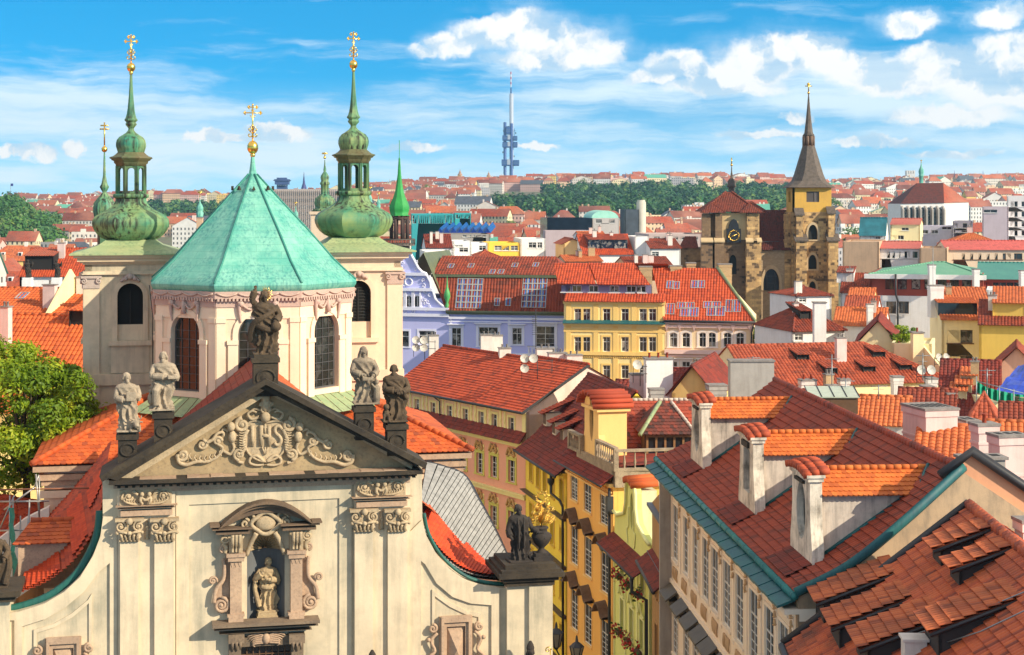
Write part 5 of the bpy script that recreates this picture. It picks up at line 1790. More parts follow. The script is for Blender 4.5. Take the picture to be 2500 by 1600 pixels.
tiles(mb,(-1,-.75,zsk-.05),(w+.1,-.75,zsk-.05),(w+.1,0,zsk2),(-1,0,zsk2),.26,.36,.03)
mb.build('pent_roof',T_dred,pk)
zr,tr = ze+3.8,6.9
mb = MB()
wm = fr.px(1230,930,3)[0]
tiles(mb,(-1.2,-.55,ze-.1),(wm,-.55,ze-.1),(wm,tr,zr-.1),(-3,tr,zr-.1),.30,.40,.045,.06)
tiles(mb,(wm+.003,-.5,ze+.0),(w+.25,-.5,ze+.0),(w+.25,tr,zr+.15),(wm+.003,tr,zr+.15),.30,.40,.045,.06)
ridge(mb,(-3,tr,zr-.02),(wm,tr,zr-.02),.15);ridge(mb,(wm,tr,zr+.22),(w+.25,tr,zr+.22),.15)
mb.roofq((w+.25,2*tr+.5,ze),(-3,2*tr+.5,ze),(-3,tr,zr),(w+.25,tr,zr))
mb.build('roof',T_red,pk)
mb = MB()
mb.prism([(w,0,0),(w,0,ze),(w,tr,zr),(w,2*tr,ze),(w,2*tr,0)],(-.3,0,0))
mb.build('gable_wall',plaster('gable_pink',(.80,.62,.55),.55),pk)
mb = MB()
mb.tube([(-1.2,-.6,ze-.14),(w+.25,-.6,ze-.06)],.13,6)
mb.prism([(w+.26,-.5,ze-.2),(w+.26,tr,zr-.05),(w+.26,tr,zr+.25),(w+.26,-.5,ze+.1)],(-.06,0,0))
q = fr.px(*C2(290,420))
mb.tube([(q[0]-.6,-.5,ze-.2),(q[0]+.1,-.2,ze-.6),(q[0]+.1,-.12,zsk)],.07,5)
mb.build('gutter',M_dark,pk)
mb = MB()
mb.box(-1,w,.3,2*tr,0,ze-.3)
mb.build('body_wall',M_pinkw,pk)
def dishes(lab,loc,yaw,n,group=None,beam=2.4,h=1.6):
 o = thing('satellite_dishes',lab,'antenna',loc=loc,yaw=yaw,group=group)
 m1,m2 = MB(),MB()
 m1.tube([(0,0,-.3),(0,0,h+.5)],.04,6)
 m1.tube([(-beam/2,0,h),(beam/2,0,h)],.035,5)
 m1.tube([(-beam/2,0,h*.55),(beam/2,0,h*.55)],.035,5)
 for x in(-beam/2,beam/2-.1):m1.tube([(x,0,0),(x,0,h+.2)],.03,5)
 m1.build('mast',M_dark,o)
 for i in range(n):
  m2 = MB()
  x,z = -beam/2+.3+(i%2)*.85+(i//4)*1.1,h*(.6 if i%4>1 else 1.1)
  R0 = .42
  c = Vector((x,-.2,z))
  ax = Vector((.25,-1,.35)).normalized()
  xx = ax.orthogonal().normalized();yy = ax.cross(xx)
  rings = [[c+(xx*math.cos(a)+yy*math.sin(a))*R0*f+ax*(.14*f*f)for a in[k*math.pi/8 for k in range(16)]]for f in(.02,.5,.8,1)]
  vs = [p_ for r_ in rings for p_ in r_]
  m2.add(vs,[(j*16+k,j*16+(k+1)%16,(j+1)*16+(k+1)%16,(j+1)*16+k)for j in range(3)for k in range(16)],None,True)
  m2.tube([c-ax*.02,c-ax*.2],.05,5)
  m2.tube([c+xx*R0*-.9,c+ax*.55],.015,4)
  m2.ball(tuple(c+ax*.55),.05,6)
  m2.build('dish',[plain('dish_enamel',(.55,.52,.46),.5)],o)
 return o
p_ = fr.w(fr.px(1060,880,2.5)[0],5.5,zr-.9)
dishes('four satellite dishes on a mast at the left end of the bright red roof',W3(1037,872,172),R(-10),4)
dishes('cluster of satellite dishes on a low frame in the middle of the bright red roof',W3(1312,930,155.3),R(-10),3,h=1.9,beam=3.0)
for(x0,x1,yt,yb,D,lab)in((1218,1246,851,890,166,'slim white chimney just behind the step in the bright red roof'),(1309,1352,852,900,163,'broad white chimney behind the bright red roof, second of three'),
(1338,1382,863,905,161,'low white chimney behind the bright red roof with a dark flat cap'),(1382,1420,868,905,160,'white chimney with two small pots at the end of the bright red roof'),
(1173,1200,819,870,185,'white plastered chimney in front of the lilac house'),(1200,1226,820,870,187,'white chimney with dark pots in front of the lilac house'),(1047,1070,820,865,186,'small white chimney beside the satellite dishes by the lilac house')):
 c = W3((x0+x1)/2,yt,D)
 ww_ = (x1-x0)/FPX*D
 ch = chimney(None,0,0,0,c.z,ww_,1.1,M_chim,2)
 ch.location = (c.x,c.y,0);ch.rotation_euler = (0,0,R(8))
 tag(ch,lab,'chimney','white chimneys near the lilac house')
mb = MB()
a = W3(1308,755,168)
mb.tube([(0,0,-4),(0,0,5.8)],.05,5)
for i in range(9):mb.tube([(-.4,0,3.2+i*.22),(.15,0,3.2+i*.22)],.02,4)
mb.tube([(-.9,0,2.0),(.5,0,2.0)],.03,4)
o = mb.build('aerial_mast',M_dark,loc=(a.x,a.y,a.z-5.8));tag(o,'tall dark aerial mast in front of the lilac house','antenna')
fr,w = Fr.edge(1283,148,1383,134)
yh = thing('yellow_townhouse','bright yellow townhouse with a sagging dark red roof and small shed dormers','house',fr)
C3 = lambda x,y:(1250+x/2.2,900+y/2.2)
ze = fr.px(1283,1092)[1]
r1 = [(104,482,605),(142,506,640),(178,530,664),(218,557,694),(268,598,722)]
wins = []
for x,a,b in r1:
 s_,za = fr.px(*C3(x,a));zb = fr.px(*C3(x,b))[1]
 wins.append((s_,zb,1.25,za-zb))
rows = [wins]+[[(s_,z_-4.0*k,w_,h_)for s_,z_,w_,h_ in wins]for k in(1,2,3)]
M_yel = plaster('bright_yellow',(.96,.70,.07),.2,dc=(.6,.42,.06))
wl,T = facade(yh,fr,[(0,0),(w,0),(w,ze),(0,ze)],sum(rows,[]),M_yel)
M_ochre = plaster('ochre_trim',(.80,.50,.06),.2)
for q in sum(rows,[]):window(yh,T,*q,style='tall',trim=M_ochre,tw=.16,dep=.24,frame=plain('cream_frame',(.72,.6,.38),.6))
mb = MB()
for k in range(4):
 z_ = wins[2][1]-4.0*k-.9
 mb.prism([(0,-.55,z_-.06),(w,-.55,z_-.06),(w,-.55,z_),(0,-.55,z_)],(0,.55,.0))
 mb.box(0,w,-.3,-.002,z_-.28,z_-.06)
mb.build('string_course',plain('dark_sheet',(.085,.06,.045),.6),yh)
mb = MB()
mb.box(0,w,-.3,-.002,ze-.5,ze-.05)
for i in range(26):mb.box(w*(i+.3)/26,w*(i+.7)/26,-.42,-.3,ze-.35,ze-.15)
mb.build('eave_moulding',M_yel,yh)
zr,tr = 26.2,6.0
mb = MB()
tiles(mb,(-.35,-.9,ze-.25),(w+.0,-.9,ze-.25),(w+.0,.9,ze+1.1),(-.35,.9,ze+1.1),.26,.36,.05,.06)
tiles(mb,(-.35,.9,ze+1.1),(w,.9,ze+1.1),(w,tr,zr),(-.35,tr,zr),.26,.36,.05,.06)
tiles(mb,(w,2*tr,ze),(-.35,2*tr,ze),(-.35,tr,zr),(w,tr,zr),.5,.8,.04)
ridge(mb,(-.35,tr,zr),(w,tr,zr),.16)
mb.build('roof',T_dred,yh)
mb = MB()
mb.prism([(w-.3,0,0),(w-.3,0,ze),(w-.3,tr,zr-.1),(w-.3,2*tr,ze),(w-.3,2*tr,0)],(.28,0,0))
mb.prism([(0,0,0),(0,0,ze),(0,tr,zr-.1),(0,2*tr,ze),(0,2*tr,0)],(.28,0,0))
mb.build('gable_wall',M_yel,yh)
for(px_,py_,n_)in(((1330),1023,0),(1352,1045,1),(1371,1062,2)):
 s_,z_ = fr.px(px_,py_,1.4)
 d = MB()
 d.box(s_-.55,s_+.55,1.4,4.6,z_-.6,z_+.55)
 do = d.build('dormer',plaster('dormer_white',(.72,.62,.48),.5),yh)
 d = MB();tiles(d,(s_-.85,1.0,z_+.5),(s_+.85,1.0,z_+.5),(s_+.85,5.4,z_+2.3),(s_-.85,5.4,z_+2.3),.26,.36,.05,.06);d.build('dormer_roof',T_red,do)
 d = MB();d.box(s_-.42,s_+.42,1.36,1.4,z_-.45,z_+.42);d.build('dormer_window',M_wood,do)
mb = MB()
mb.tube([(-.3,-1.0,ze-.3),(w+.1,-1.0,ze-.3)],.12,6)
mb.tube([(w-1.6,-.9,ze-.4),(w-1.6,-.9,ze-1.9),(w-.2,-.5,ze-2.3),(w-.1,-.3,ze-2.8),(w-.1,-.25,0)],.12,6)
mb.lathe([(.12,0),(.3,.3),(.3,.6)],8,(w-1.6,-.9,ze-1.3))
mb.build('drainpipe',M_dark,yh)
fr,w = Fr.edge(1385,133,1497,121.5)
oh = thing('orange_townhouse','orange townhouse with white paned windows under curved hoods and an oval-window dormer','house',fr)
ze = fr.px(1497,1182)[1]
M_or = plaster('orange_wall',(.94,.50,.12),.25,dc=(.6,.3,.1))
M_or2 = plaster('pale_orange',(.95,.60,.22),.2)
M_hood = plain('brown_hood',(.17,.10,.055),.7,var=.4)
W_ = []
for(x,a,b)in((336,568,708),(408,620,770),(496,682,838),(337,850,1052),(410,908,1118),(500,990,1205),(337,1190,1402),(410,1268,1482),(500,1355,1560)):
 s_,za = fr.px(*C3(x,a));zb = fr.px(*C3(x,b))[1]
 W_.append((s_,zb,1.9,za-zb))
W_+=[(s_,z_-5.2,w_,h_)for s_,z_,w_,h_ in W_[6:]]
wl,T = facade(oh,fr,[(0,0),(w,0),(w,ze),(0,ze)],W_,M_or)
for q in W_:window(oh,T,*q,style='tall',dep=.05,trim=M_or2,tw=.1)
for k,q in enumerate(W_[3:9]):
 s_,z_,w_,h_ = q
 z0 = z_+h_+.35
 mb = MB()
 pts = smoothline([(s_-1.5,0,z0+.25),(s_-1.0,0,z0+.3),(s_-.5,0,z0+.85),(s_,0,z0+1.1),(s_+.5,0,z0+.85),(s_+1.0,0,z0+.3),(s_+1.5,0,z0+.25)],4)
 for a,b in zip(pts,pts[1:]):
  mb.add([(a[0],-.75,a[2]),(b[0],-.75,b[2]),(b[0],0,b[2]+.12),(a[0],0,a[2]+.12),(a[0],-.75,a[2]-.15),(b[0],-.75,b[2]-.15),(b[0],0,b[2]-.15),(a[0],0,a[2]-.15)],[(0,1,2,3),(4,5,1,0),(7,6,5,4)],None,False)
 mb.build('window_hood',M_hood,oh)
 mb = MB()
 for sx in(-1,1):
  mb.tube([(x,-.14,z)for x,z in spiral((s_+sx*.55,z0+.2),.3,1.5,R(90),sx)],.06,5)
  mb.tube(smoothline([(s_+sx*.9,-.12,z0+.1),(s_+sx*.5,-.16,z0-.15),(s_,-.15,z0)],4),.07,5)
 mb.ball((s_,-.15,z0+.35),.2,8,(1,.5,1.2))
 mb.build('window_ornament',M_or2,oh)
mb = MB()
mb.box(-.02,w+.02,-.35,-.002,ze-.25,ze)
mb.box(0,w,-.2,-.002,ze-1.0,ze-.85)
for i in range(40):mb.ball((w*(i+.5)/40,-.12,ze-.55-.1*(i%2)),.11,5)
mb.build('eave_moulding',M_or2,oh)
mb = MB()
tiles(mb,(-.5,-.95,ze-.1),(w+.1,-.95,ze-.1),(w+.1,1.1,ze+1.3),(-.5,1.1,ze+1.3),.26,.36,.06,.07)
mb.roofq((-.5,1.1,ze+1.3),(w+.1,1.1,ze+1.3),(w+.1,9,ze+1.6),(-.5,9,ze+1.6))
mb.build('pent_roof',tile('pent_tile','#8f3423','#7c2b1e','#53221a',.35),oh)
mb = MB()
mb.tube([(-.5,-1.0,ze-.12),(w+.1,-1.0,ze-.12)],.1,6)
mb.tube([(w+.0,-.3,ze-.3),(w,-.3,0)],.12,6)
mb.box(w-.25,w+.25,-.5,-.05,ze-2.2,ze-.9)
mb.build('drainpipe',M_dark,oh)
mb = MB()
mb.box(0,w,.36,14,0,ze)
mb.build('body_wall',M_or,oh)
def ovalloop(u,z,w_,h_,n=20):return[(u+w_/2*math.sin(2*math.pi*i/n),z+h_/2*math.cos(2*math.pi*i/n))for i in range(n)][::-1]
dl,dr = fr.px(*C3(392,300),.3)[0],fr.px(*C3(462,330),.3)[0]
zb,zt = fr.px(*C3(440,500),.3)[1],fr.px(*C3(415,175),.3)[1]
sc = (dl+dr)/2
hwid = (dr-dl)/2+.1
mb = MB()
out = [(sc-hwid*1.6,zb),(sc+hwid*1.6,zb),(sc+hwid*1.25,zb+1.2),(sc+hwid,zb+2.2),(sc+hwid,zt-.3)]+[(sc+hwid*math.cos(a),zt-.3+.9*math.sin(a))for a in[math.pi*i/8 for i in range(1,8)]]+[(sc-hwid,zt-.3),(sc-hwid,zb+2.2),(sc-hwid*1.25,zb+1.2)]
mb.slab(out,[ovalloop(sc,zb+3.3,1.0,3.6)],lambda u,t,z:(u,.3+t,z),0,.5,True)
mb.box(sc-hwid,sc+hwid,.8,2.6,zb,zt-.3)
mb.box(sc-hwid-.25,sc+hwid+.3,.1,2.8,zt-.55,zt-.32)
dm = mb.build('oval_dormer',M_or2,oh)
mb = MB()
mb.slab(ovalloop(sc,zb+3.3,1.0,3.6),[],lambda u,t,z:(u,.55+t,z),0,.05)
mb.build('oval_pane',M_glass,dm)
mb = MB()
N = 9
for i in range(N):
 a0,a1 = math.pi*(.02+.96*i/N),math.pi*(.02+.96*(i+1)/N)
 P_ = lambda a,t:(sc-(hwid+.45)*math.cos(a),t,zt-.35+1.1*math.sin(a))
 tiles(mb,P_(a0,-.25),P_(a0,3.0),P_(a1,3.0),P_(a1,-.25),.3,.5,.09,.05,base=False)if False else None
 mb.tube([P_((a0+a1)/2,-.25),P_((a0+a1)/2,3.0)],.2,6)
 mb.uv[-8:] = [[(i+.3,3.5)]*len(f)for f in mb.f[-8:]]
mb.build('barrel_cap',T_red,dm)
M_balst = stone('baluster_stone',(.40,.31,.21),(.26,.20,.14),(.09,.075,.06),1.5)
def balustrade(parent,A,B,z,h=1.1,n=8,name='balustrade',mat=None):
 T = wallT(A,B)
 L = math.hypot(B[0]-A[0],B[1]-A[1])
 mb = MB()
 mb.slab([(0,z),(L,z),(L,z+.22),(0,z+.22)],[],T,-.14,.14,True)
 mb.slab([(-.05,z+h-.18),(L+.05,z+h-.18),(L+.05,z+h),(-.05,z+h)],[],T,-.2,.2,True)
 for u in(0,L):mb.slab(rect(u,z,.34,h-.02),[],T,-.17,.17,True)
 for i in range(n):
  q = T(L*(i+.8)/(n+.6),0,z+.22)
  hh = h-.4
  mb.lathe([(.09,0),(.06,hh*.1),(.11,hh*.35),(.05,hh*.65),(.05,hh*.85),(.09,hh)],8,q)
 return mb.build(name,mat or M_balst,parent)
zp = ze+.75
balustrade(oh,(fr.px(*C3(312,400),.1)[0],.1),(dl-.3,.1),fr.px(*C3(350,440),.1)[1]-.1,1.5,7)
zt2 = fr.px(*C3(500,480),.1)[1]
balustrade(oh,(dr+.5,.1),(w+.3,.1),zt2-.35,1.5,8)
balustrade(oh,(w+.35,.1),(w+.35+.4,6.2),zt2-.6,1.6,7)
mb = MB()
mb.box(sc-3,w+.3,.0,.3,ze+.2,zt2-.35)
mb.box(w-.2,w+.5,.0,6.3,ze-.2,zt2-.6)
mb.build('terrace_parapet',M_balst,oh)
FX = Fr(*W3(1485,1300,128)[:2],0,R(3))
cw = thing('roof_wing','cross wing with mottled red and black tiles and a wooden garden room','house',FX)
pxr = lambda x,y,t=0.:FX.px(x,y,t)
xl,xr_ = pxr(1484,1000)[0],pxr(1765,1000)[0]
tr = 4.2
zr = FX.px(1500,977,tr)[1]
zl = pxr(1490,1092)[1]-.6
T_mot = tile('mottled_tile','#b04a30','#94402c','#3a2a24',.55,oc=(.03,.026,.024))
mb = MB()
tiles(mb,(xl,0,zl),(xr_,0,zl),(xr_,tr,zr),(xl,tr,zr),.3,.38,0,.05,4,'scale')
mb.roofq((xr_,2*tr,zl),(xl,2*tr,zl),(xl,tr,zr),(xr_,tr,zr))
mb.build('roof',T_mot,cw)
mb = MB();ridge(mb,(xl,tr,zr),(xr_,tr,zr),.14);mb.build('ridge_cap',plain('mortar',(.62,.5,.42),.8),cw)
mb = MB()
mb.box(xl,xr_,.1,2*tr-.1,0,zl)
mb.prism([(xl+.05,.0,zl),(xl+.05,tr,zr-.05),(xl+.05,2*tr,zl)],(.2,0,0))
mb.build('wall',plaster('wing_wall',(.62,.52,.34),.5),cw)
hx0,hx1 = pxr(1563,1060,-1.6)[0],pxr(1698,1060,-1.6)[0]
hz = pxr(1630,1060,-1.6)[1]
rx0,rz = FX.px(1612,985,1.5)
rx1 = FX.px(1640,985,1.5)[0]
mb = MB()
tiles(mb,(hx0,-1.8,hz),(hx1,-1.8,hz),(rx1,1.6,rz),(rx0,1.6,rz),.3,.38,0,.05,4,'scale')
tiles(mb,(hx1,-1.8,hz),(hx1,3.4,hz),(rx1,3.0,rz),(rx1,1.6,rz),.3,.38,0,.05,4,'scale')
mb.roofq((hx0,3.4,hz),(hx0,-1.8,hz),(rx0,1.6,rz),(rx0,3.0,rz))
hp = mb.build('hipped_roof',tile('old_black_tile','#8a3c2b','#5d3027','#2c211e',.6),cw)
mb = MB()
mb.tube([(hx0-.05,-1.85,hz-.02),(rx0,1.6,rz+.1)],.18,5)
mb.build('valley_flashing',M_cop3,hp)
mb = MB();ridge(mb,(hx1,-1.8,hz+.05),(rx1,1.6,rz+.08),.13);mb.build('hip_cap',plain('mortar',(.62,.5,.42),.8),hp)
gx0,gx1 = pxr(1580,1100,-1.2)[0],pxr(1690,1100,-1.2)[0]
gz = pxr(1600,1135,-1.2)[1]
mb = MB()
n_ = 5
for i in range(n_+1):
 x = gx0+(gx1-gx0)*i/n_
 mb.box(x-.08,x+.08,-1.3,-1.15,gz-1,hz+.0)
mb.box(gx0,gx1,-1.3,-1.15,hz-.3,hz-.02);mb.box(gx0,gx1,-1.3,-1.15,gz-1,gz-.2)
mb.build('timber_frame',plain('honey_wood',(.30,.15,.055),.6),cw)
mb = MB();mb.box(gx0,gx1,-1.2,-1.16,gz-1,hz);mb.build('garden_room_pane',M_glass,cw)
mb = MB();mb.box(gx0-.2,gx1+.2,-1.14,1,0,hz);mb.build('garden_room_wall',M_wood,cw)
mb = MB();mb.box(gx0-3,gx1+2,-4.5,-.1,0,gz-1);mb.build('terrace',M_balst,cw)
fr,w = Fr.edge(1500,121,1588,110)
gh = thing('green_townhouse','narrow pale green townhouse with curly parapet gable and red flowers at its windows','house',fr)
M_grn = plaster('pale_green',(.78,.80,.26),.25,dc=(.5,.5,.2))
M_grn2 = plaster('pale_green_trim',(.84,.86,.40),.2)
W_ = []
for x,a,b in((594,978,1104),(645,1020,1150),(702,1064,1202),(593,1240,1402),(643,1292,1452),(698,1352,1512)):
 s_,za = fr.px(*C3(x,a));zb = fr.px(*C3(x,b))[1]
 W_.append((s_,zb,1.15,za-zb))
W_+=[(s_,z_-4.6,w_,h_)for s_,z_,w_,h_ in W_[3:]]
zp = fr.px(*C3(550,880))[1]
zpk = fr.px(*C3(640,610))[1]
zsh = fr.px(*C3(560,745))[1]
mid = w*.5
par = [(0,0),(w,0),(w,zsh-.6),(w*.9,zsh-.5),(mid+2.0,zsh+.1),(mid+1.45,zsh+1.0),(mid+1.4,zpk-.6)]+[(mid+1.3*math.cos(a),zpk-.6+.8*math.sin(a))for a in[math.pi*i/6 for i in range(1,6)]]+[(mid-1.4,zpk-.6),(mid-1.45,zsh+1.0),(mid-2.0,zsh+.1),(w*.1,zsh-.5),(0,zsh-.4)]
ov = ovalloop(mid,zsh+.6,.9,2.6)
mb = MB()
mb.slab(par,[rect(*q)for q in W_]+[ov],I3,0,.4,True)
mb.build('wall',M_grn,gh)
for q in W_:window(gh,I3,*q,style='cross',trim=M_grn2,tw=.2,dep=.2)
mb = MB();mb.slab(ov,[],I3,.25,.3);mb.build('oval_pane',M_glass,gh)
mb = MB()
for sx in(-1,1):
 mb.tube(smoothline([(mid+sx*1.0,-.05,zsh-1.8),(mid+sx*1.3,-.05,zsh-.8),(mid+sx*.8,-.05,zsh-.6),(mid+sx*.7,-.05,zsh+.8)],5),.05,5)
mb.tube([(u,-.08,z+.03)for u,z in par[2:]],.14,5)
for q in W_[3:6]:
 s_,z_,w_,h_ = q
 mb.tube(smoothline([(s_-.9,-.1,z_+h_+.3),(s_-.4,-.14,z_+h_+.55),(s_,-.16,z_+h_+1.15),(s_+.4,-.14,z_+h_+.55),(s_+.9,-.1,z_+h_+.3)],4),.09,5)
for u in(.15,w*.34,w*.67,w-.15):mb.box(u-.14,u+.14,-.08,-.002,0,zp-.4)
mb.build('mouldings',M_grn2,gh)
mb = MB();tiles(mb,(-.3,-1.2,zp-.75),(w+.2,-1.2,zp-.75),(w+.2,0,zp),(-.3,0,zp),.26,.36,.05);mb.build('pent_roof',T_dred,gh)
mb = MB()
for i in range(6):
 mb.tube([(mid-1.4+2.8*(i+.5)/6,-.35,zpk-.1+.32*math.sin(math.pi*(i+.5)/6)),(mid-1.4+2.8*(i+.5)/6,1.6,zpk+.0+.32*math.sin(math.pi*(i+.5)/6))],.24,6)
 mb.uv[-8:] = [[(i+.3,8.5)]*len(f)for f in mb.f[-8:]]
mb.build('tile_cap',T_orange,gh)
mb = MB();mb.box(0.02,w-.02,.42,9,0,zsh-1.2);mb.box(mid-1.3,mid+1.3,.42,1.5,zsh-1.3,zpk-.4);mb.build('body_wall',plaster('green_side',(.72,.74,.50),.5),gh)
mb = MB();mb.tube([(-.3,-1.25,zp-.8),(w+.2,-1.25,zp-.8)],.1,6);mb.tube([(w-.4,-1.2,zp-.9),(w-.4,-1.2,zp-1.8),(w+.05,-.3,zp-2.3),(w+.05,-.25,0)],.13,6);mb.build('drainpipe',M_dark,gh)
M_leafg = plain('geranium_leaf',(.05,.13,.02),.7,var=.5,sc=9)
M_petal = plain('geranium_red',(.62,.015,.03),.6,var=.4,sc=12)
flat_rows = ['top floor','floor below']
for i,q in enumerate(W_[:6]):
 s_,z_,w_,h_ = q
 col = ('left','middle','right')[i%3]
 o = thing('flower_box',f'red geraniums in a box under the {col} window of the {flat_rows[i // 3]}, pale green house','flower box',loc=fr.w(s_,-.3,z_),yaw=fr.yaw,group='flower boxes of the green house')
 mb = MB();mb.box(-.5,.5,-.15,.15,-.3,0);mb.build('planter',M_wood,o)
 mb,ml = MB(),MB()
 rs = random.Random(i)
 for k in range(60):
  p_ = Vector((rs.uniform(-.65,.65),rs.uniform(-.45,.2),rs.uniform(-.55,.5)))
  d1,d2 = Vector((rs.uniform(-1,1),rs.uniform(-1,1),rs.uniform(-1,1))).normalized()*.13,Vector((rs.uniform(-1,1),rs.uniform(-1,1),rs.uniform(-1,1))).normalized()*.13
  (mb if(k%5<3)else ml).poly(p_-d1,p_-d2,p_+d1,p_+d2)
 mb.build('petals',M_petal,o);ml.build('leaves',M_leafg,o)
fr,w = Fr.edge(1592,109,1637,100)
bh = thing('brown_townhouse','narrow shaded brown townhouse with pointed gable and arched windows beside the cream palace','house',fr)
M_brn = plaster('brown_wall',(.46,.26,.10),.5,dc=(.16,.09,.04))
zg = fr.px(*C3(835,600))[1]
ze2 = fr.px(*C3(760,690))[1]-.5
W_ = []
for x,a,b,hd in((800,768,838,'arch'),(816,792,868,'arch')):
 s_,za = fr.px(*C3(x,a));zb = fr.px(*C3(x,b))[1]
 W_.append((s_,zb,.9,za-zb,hd))
for z0 in(0,1,2,3):
 for f in(.25,.5,.78):
  W_.append((w*f,fr.px(*C3(785,1240))[1]-z0*4.2,1.2,2.4))
zg2 = max(zg,ze2+3)
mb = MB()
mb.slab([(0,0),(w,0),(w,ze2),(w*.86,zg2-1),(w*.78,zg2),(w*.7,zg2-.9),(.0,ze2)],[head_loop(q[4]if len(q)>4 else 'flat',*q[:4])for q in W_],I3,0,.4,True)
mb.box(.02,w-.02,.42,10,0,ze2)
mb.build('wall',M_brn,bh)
for q in W_:window(bh,I3,*q[:4],style='cross',head=q[4]if len(q)>4 else 'flat',frame=M_wood,dep=.22,trim=plaster('brown_trim',(.52,.30,.12),.3))
zq = fr.px(*C3(730,925))[1]
mb = MB();tiles(mb,(.1,-1.0,zq-.8),(w+.1,-1.0,zq-.8),(w+.1,0,zq),(.1,0,zq),.26,.36,.05);mb.build('pent_roof',T_dred,bh)
mb = MB()
for z_ in(ze2,ze2-3.2):mb.box(-.1,w,-.35,-.002,z_-.2,z_)
mb.build('ledge',plain('slate_blue',(.12,.15,.2),.6),bh)
mb = MB();mb.tube([(w,-.3,ze2+1.5),(w,-.3,0)],.13,6);mb.tube([(.1,-1.05,zq-.85),(w,-1.05,zq-.85)],.12,6);mb.build('drainpipe',M_dark,bh)
def wall_lamp(lab,loc,yaw=0):
 o = thing('street_lamp',lab,'street lamp',loc=loc,yaw=yaw,group='street lamps by the corner pier')
 mb = MB()
 mb.tube(smoothline([(1.6,.1,-1.6),(.9,0,-1.3),(.3,0,-.9),(0,0,-.4)],5),.05,5)
 mb.tube([(x+.55,0,z-1.15)for x,z in spiral((0,0),.3,1.4,0,1)],.04,5)
 mb.lathe([(.1,-.4),(.16,-.3),(.22,-.25)],6,facet=True)
 mb.lathe([(.46,.62),(.2,.85),(.1,.9),(.06,1.2),(.01,1.3)],6,facet=True)
 for k in range(6):
  a = k*math.pi/3
  mb.tube([(.22*math.cos(a),.22*math.sin(a),-.25),(.42*math.cos(a),.42*math.sin(a),.62)],.03,4)
 mb.build('lantern_frame',M_dark,o)
 mb = MB();mb.lathe([(.19,-.24),(.39,.61)],6,facet=True);mb.build('lantern_pane',plain('lamp_glass',(.35,.33,.26),.2),o)
 return o
wall_lamp('black iron street lamp low in front of the yellow house',W3(1358,1570,100),R(0))
wall_lamp('black iron lantern at the bottom edge below the orange house',W3(1408,1604,98),R(0))
# ================================================================ palace with dormers, right foreground
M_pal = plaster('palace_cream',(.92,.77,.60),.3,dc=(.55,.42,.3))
M_palt = plaster('palace_trim',(.94,.82,.67),.2)
M_dorm = plaster('dormer_grey',(.62,.54,.46),.95,dc=(.16,.145,.13),sc=1.6)
M_dormw = plaster('dormer_pale',(.80,.72,.60),1.2,dc=(.22,.19,.15),sc=1.8)
M_patina = copper('green_blue_sheet',(.018,.16,.15),(.012,.10,.13),(.008,.05,.08),.6,.4)
fr,w = Fr.edge(1607,98,1946,64)
pal = thing('cream_palace','large cream palace with steep dark red tiled roof, three tall dormers and a teal gutter','house',fr)
ze = fr.px(1946,1462)[1]
FT = .75
C4 = lambda x,y:(1600+x/2.139,880+y/2.139)
W_ = []
for x,a,b in((107,765,1042),(164,832,1120),(214,886,1182),(265,942,1246),(313,987,1310),(376,1056,1392),(442,1126,1482),(516,1198,1580),(598,1281,1680),(672,1362,1780)):
 s_,za = fr.px(*C4(x,a),FT);zb = fr.px(*C4(x,b),FT)[1]
 W_.append([s_,zb,1.75,za-zb])
zt_ = sum(q[1]+q[3]for q in W_)/len(W_)
hh = sum(q[3]for q in W_)/len(W_)
step = (W_[-1][0]-W_[0][0])/9
for i,q in enumerate(W_):q[1],q[3] = zt_-hh,hh
row2 = [[q[0],q[1]-5.6,q[2],q[3]*.95]for q in W_]
row3 = [[q[0],q[1]-10.6,q[2],q[3]*.9]for q in W_]
A_ = W_+row2+row3
T = lambda u,t,z:(u,FT+t,z)
mb = MB()
mb.slab([(0,0),(w,0),(w,ze+.1),(0,ze+.1)],[rect(*q)for q in A_],T,0,.4)
mb.build('wall',M_pal,pal)
for q in A_:window(pal,T,*q,style='tall',trim=M_palt,tw=.16,dep=.03)
mb = MB()
for i,q in enumerate(A_):
 s_,z_,w_,h_ = q
 r = .75
 loop = [(s_-r,z_+h_+.45),(s_+r,z_+h_+.45),(s_+r,z_+h_+1.5),(s_-r,z_+h_+1.5)]
 if i<10:
  mb.slab(loop,[[(x*.86+s_*.14,(z-z_-h_-.97)*.82+z_+h_+.97)for x,z in loop]],T,-.06,-.002)
for i in range(11):
 x = W_[0][0]+step*(i-.5)
 mb.slab(rect(x,W_[0][1]-.4,.5,hh+2.2),[],T,-.05,-.002)
mb.slab([(0,ze-1.1),(w,ze-1.1),(w,ze-.95),(0,ze-.95)],[],T,-.14,-.002)
mb.slab([(0,W_[0][1]-1.6),(w,W_[0][1]-1.6),(w,W_[0][1]-1.35),(0,W_[0][1]-1.35)],[],T,-.12,-.002)
mb.build('facade_panels',M_palt,pal)
mb = MB()
rs = random.Random(3)
M_stu = plaster('palace_stucco',(.62,.42,.24),.3)
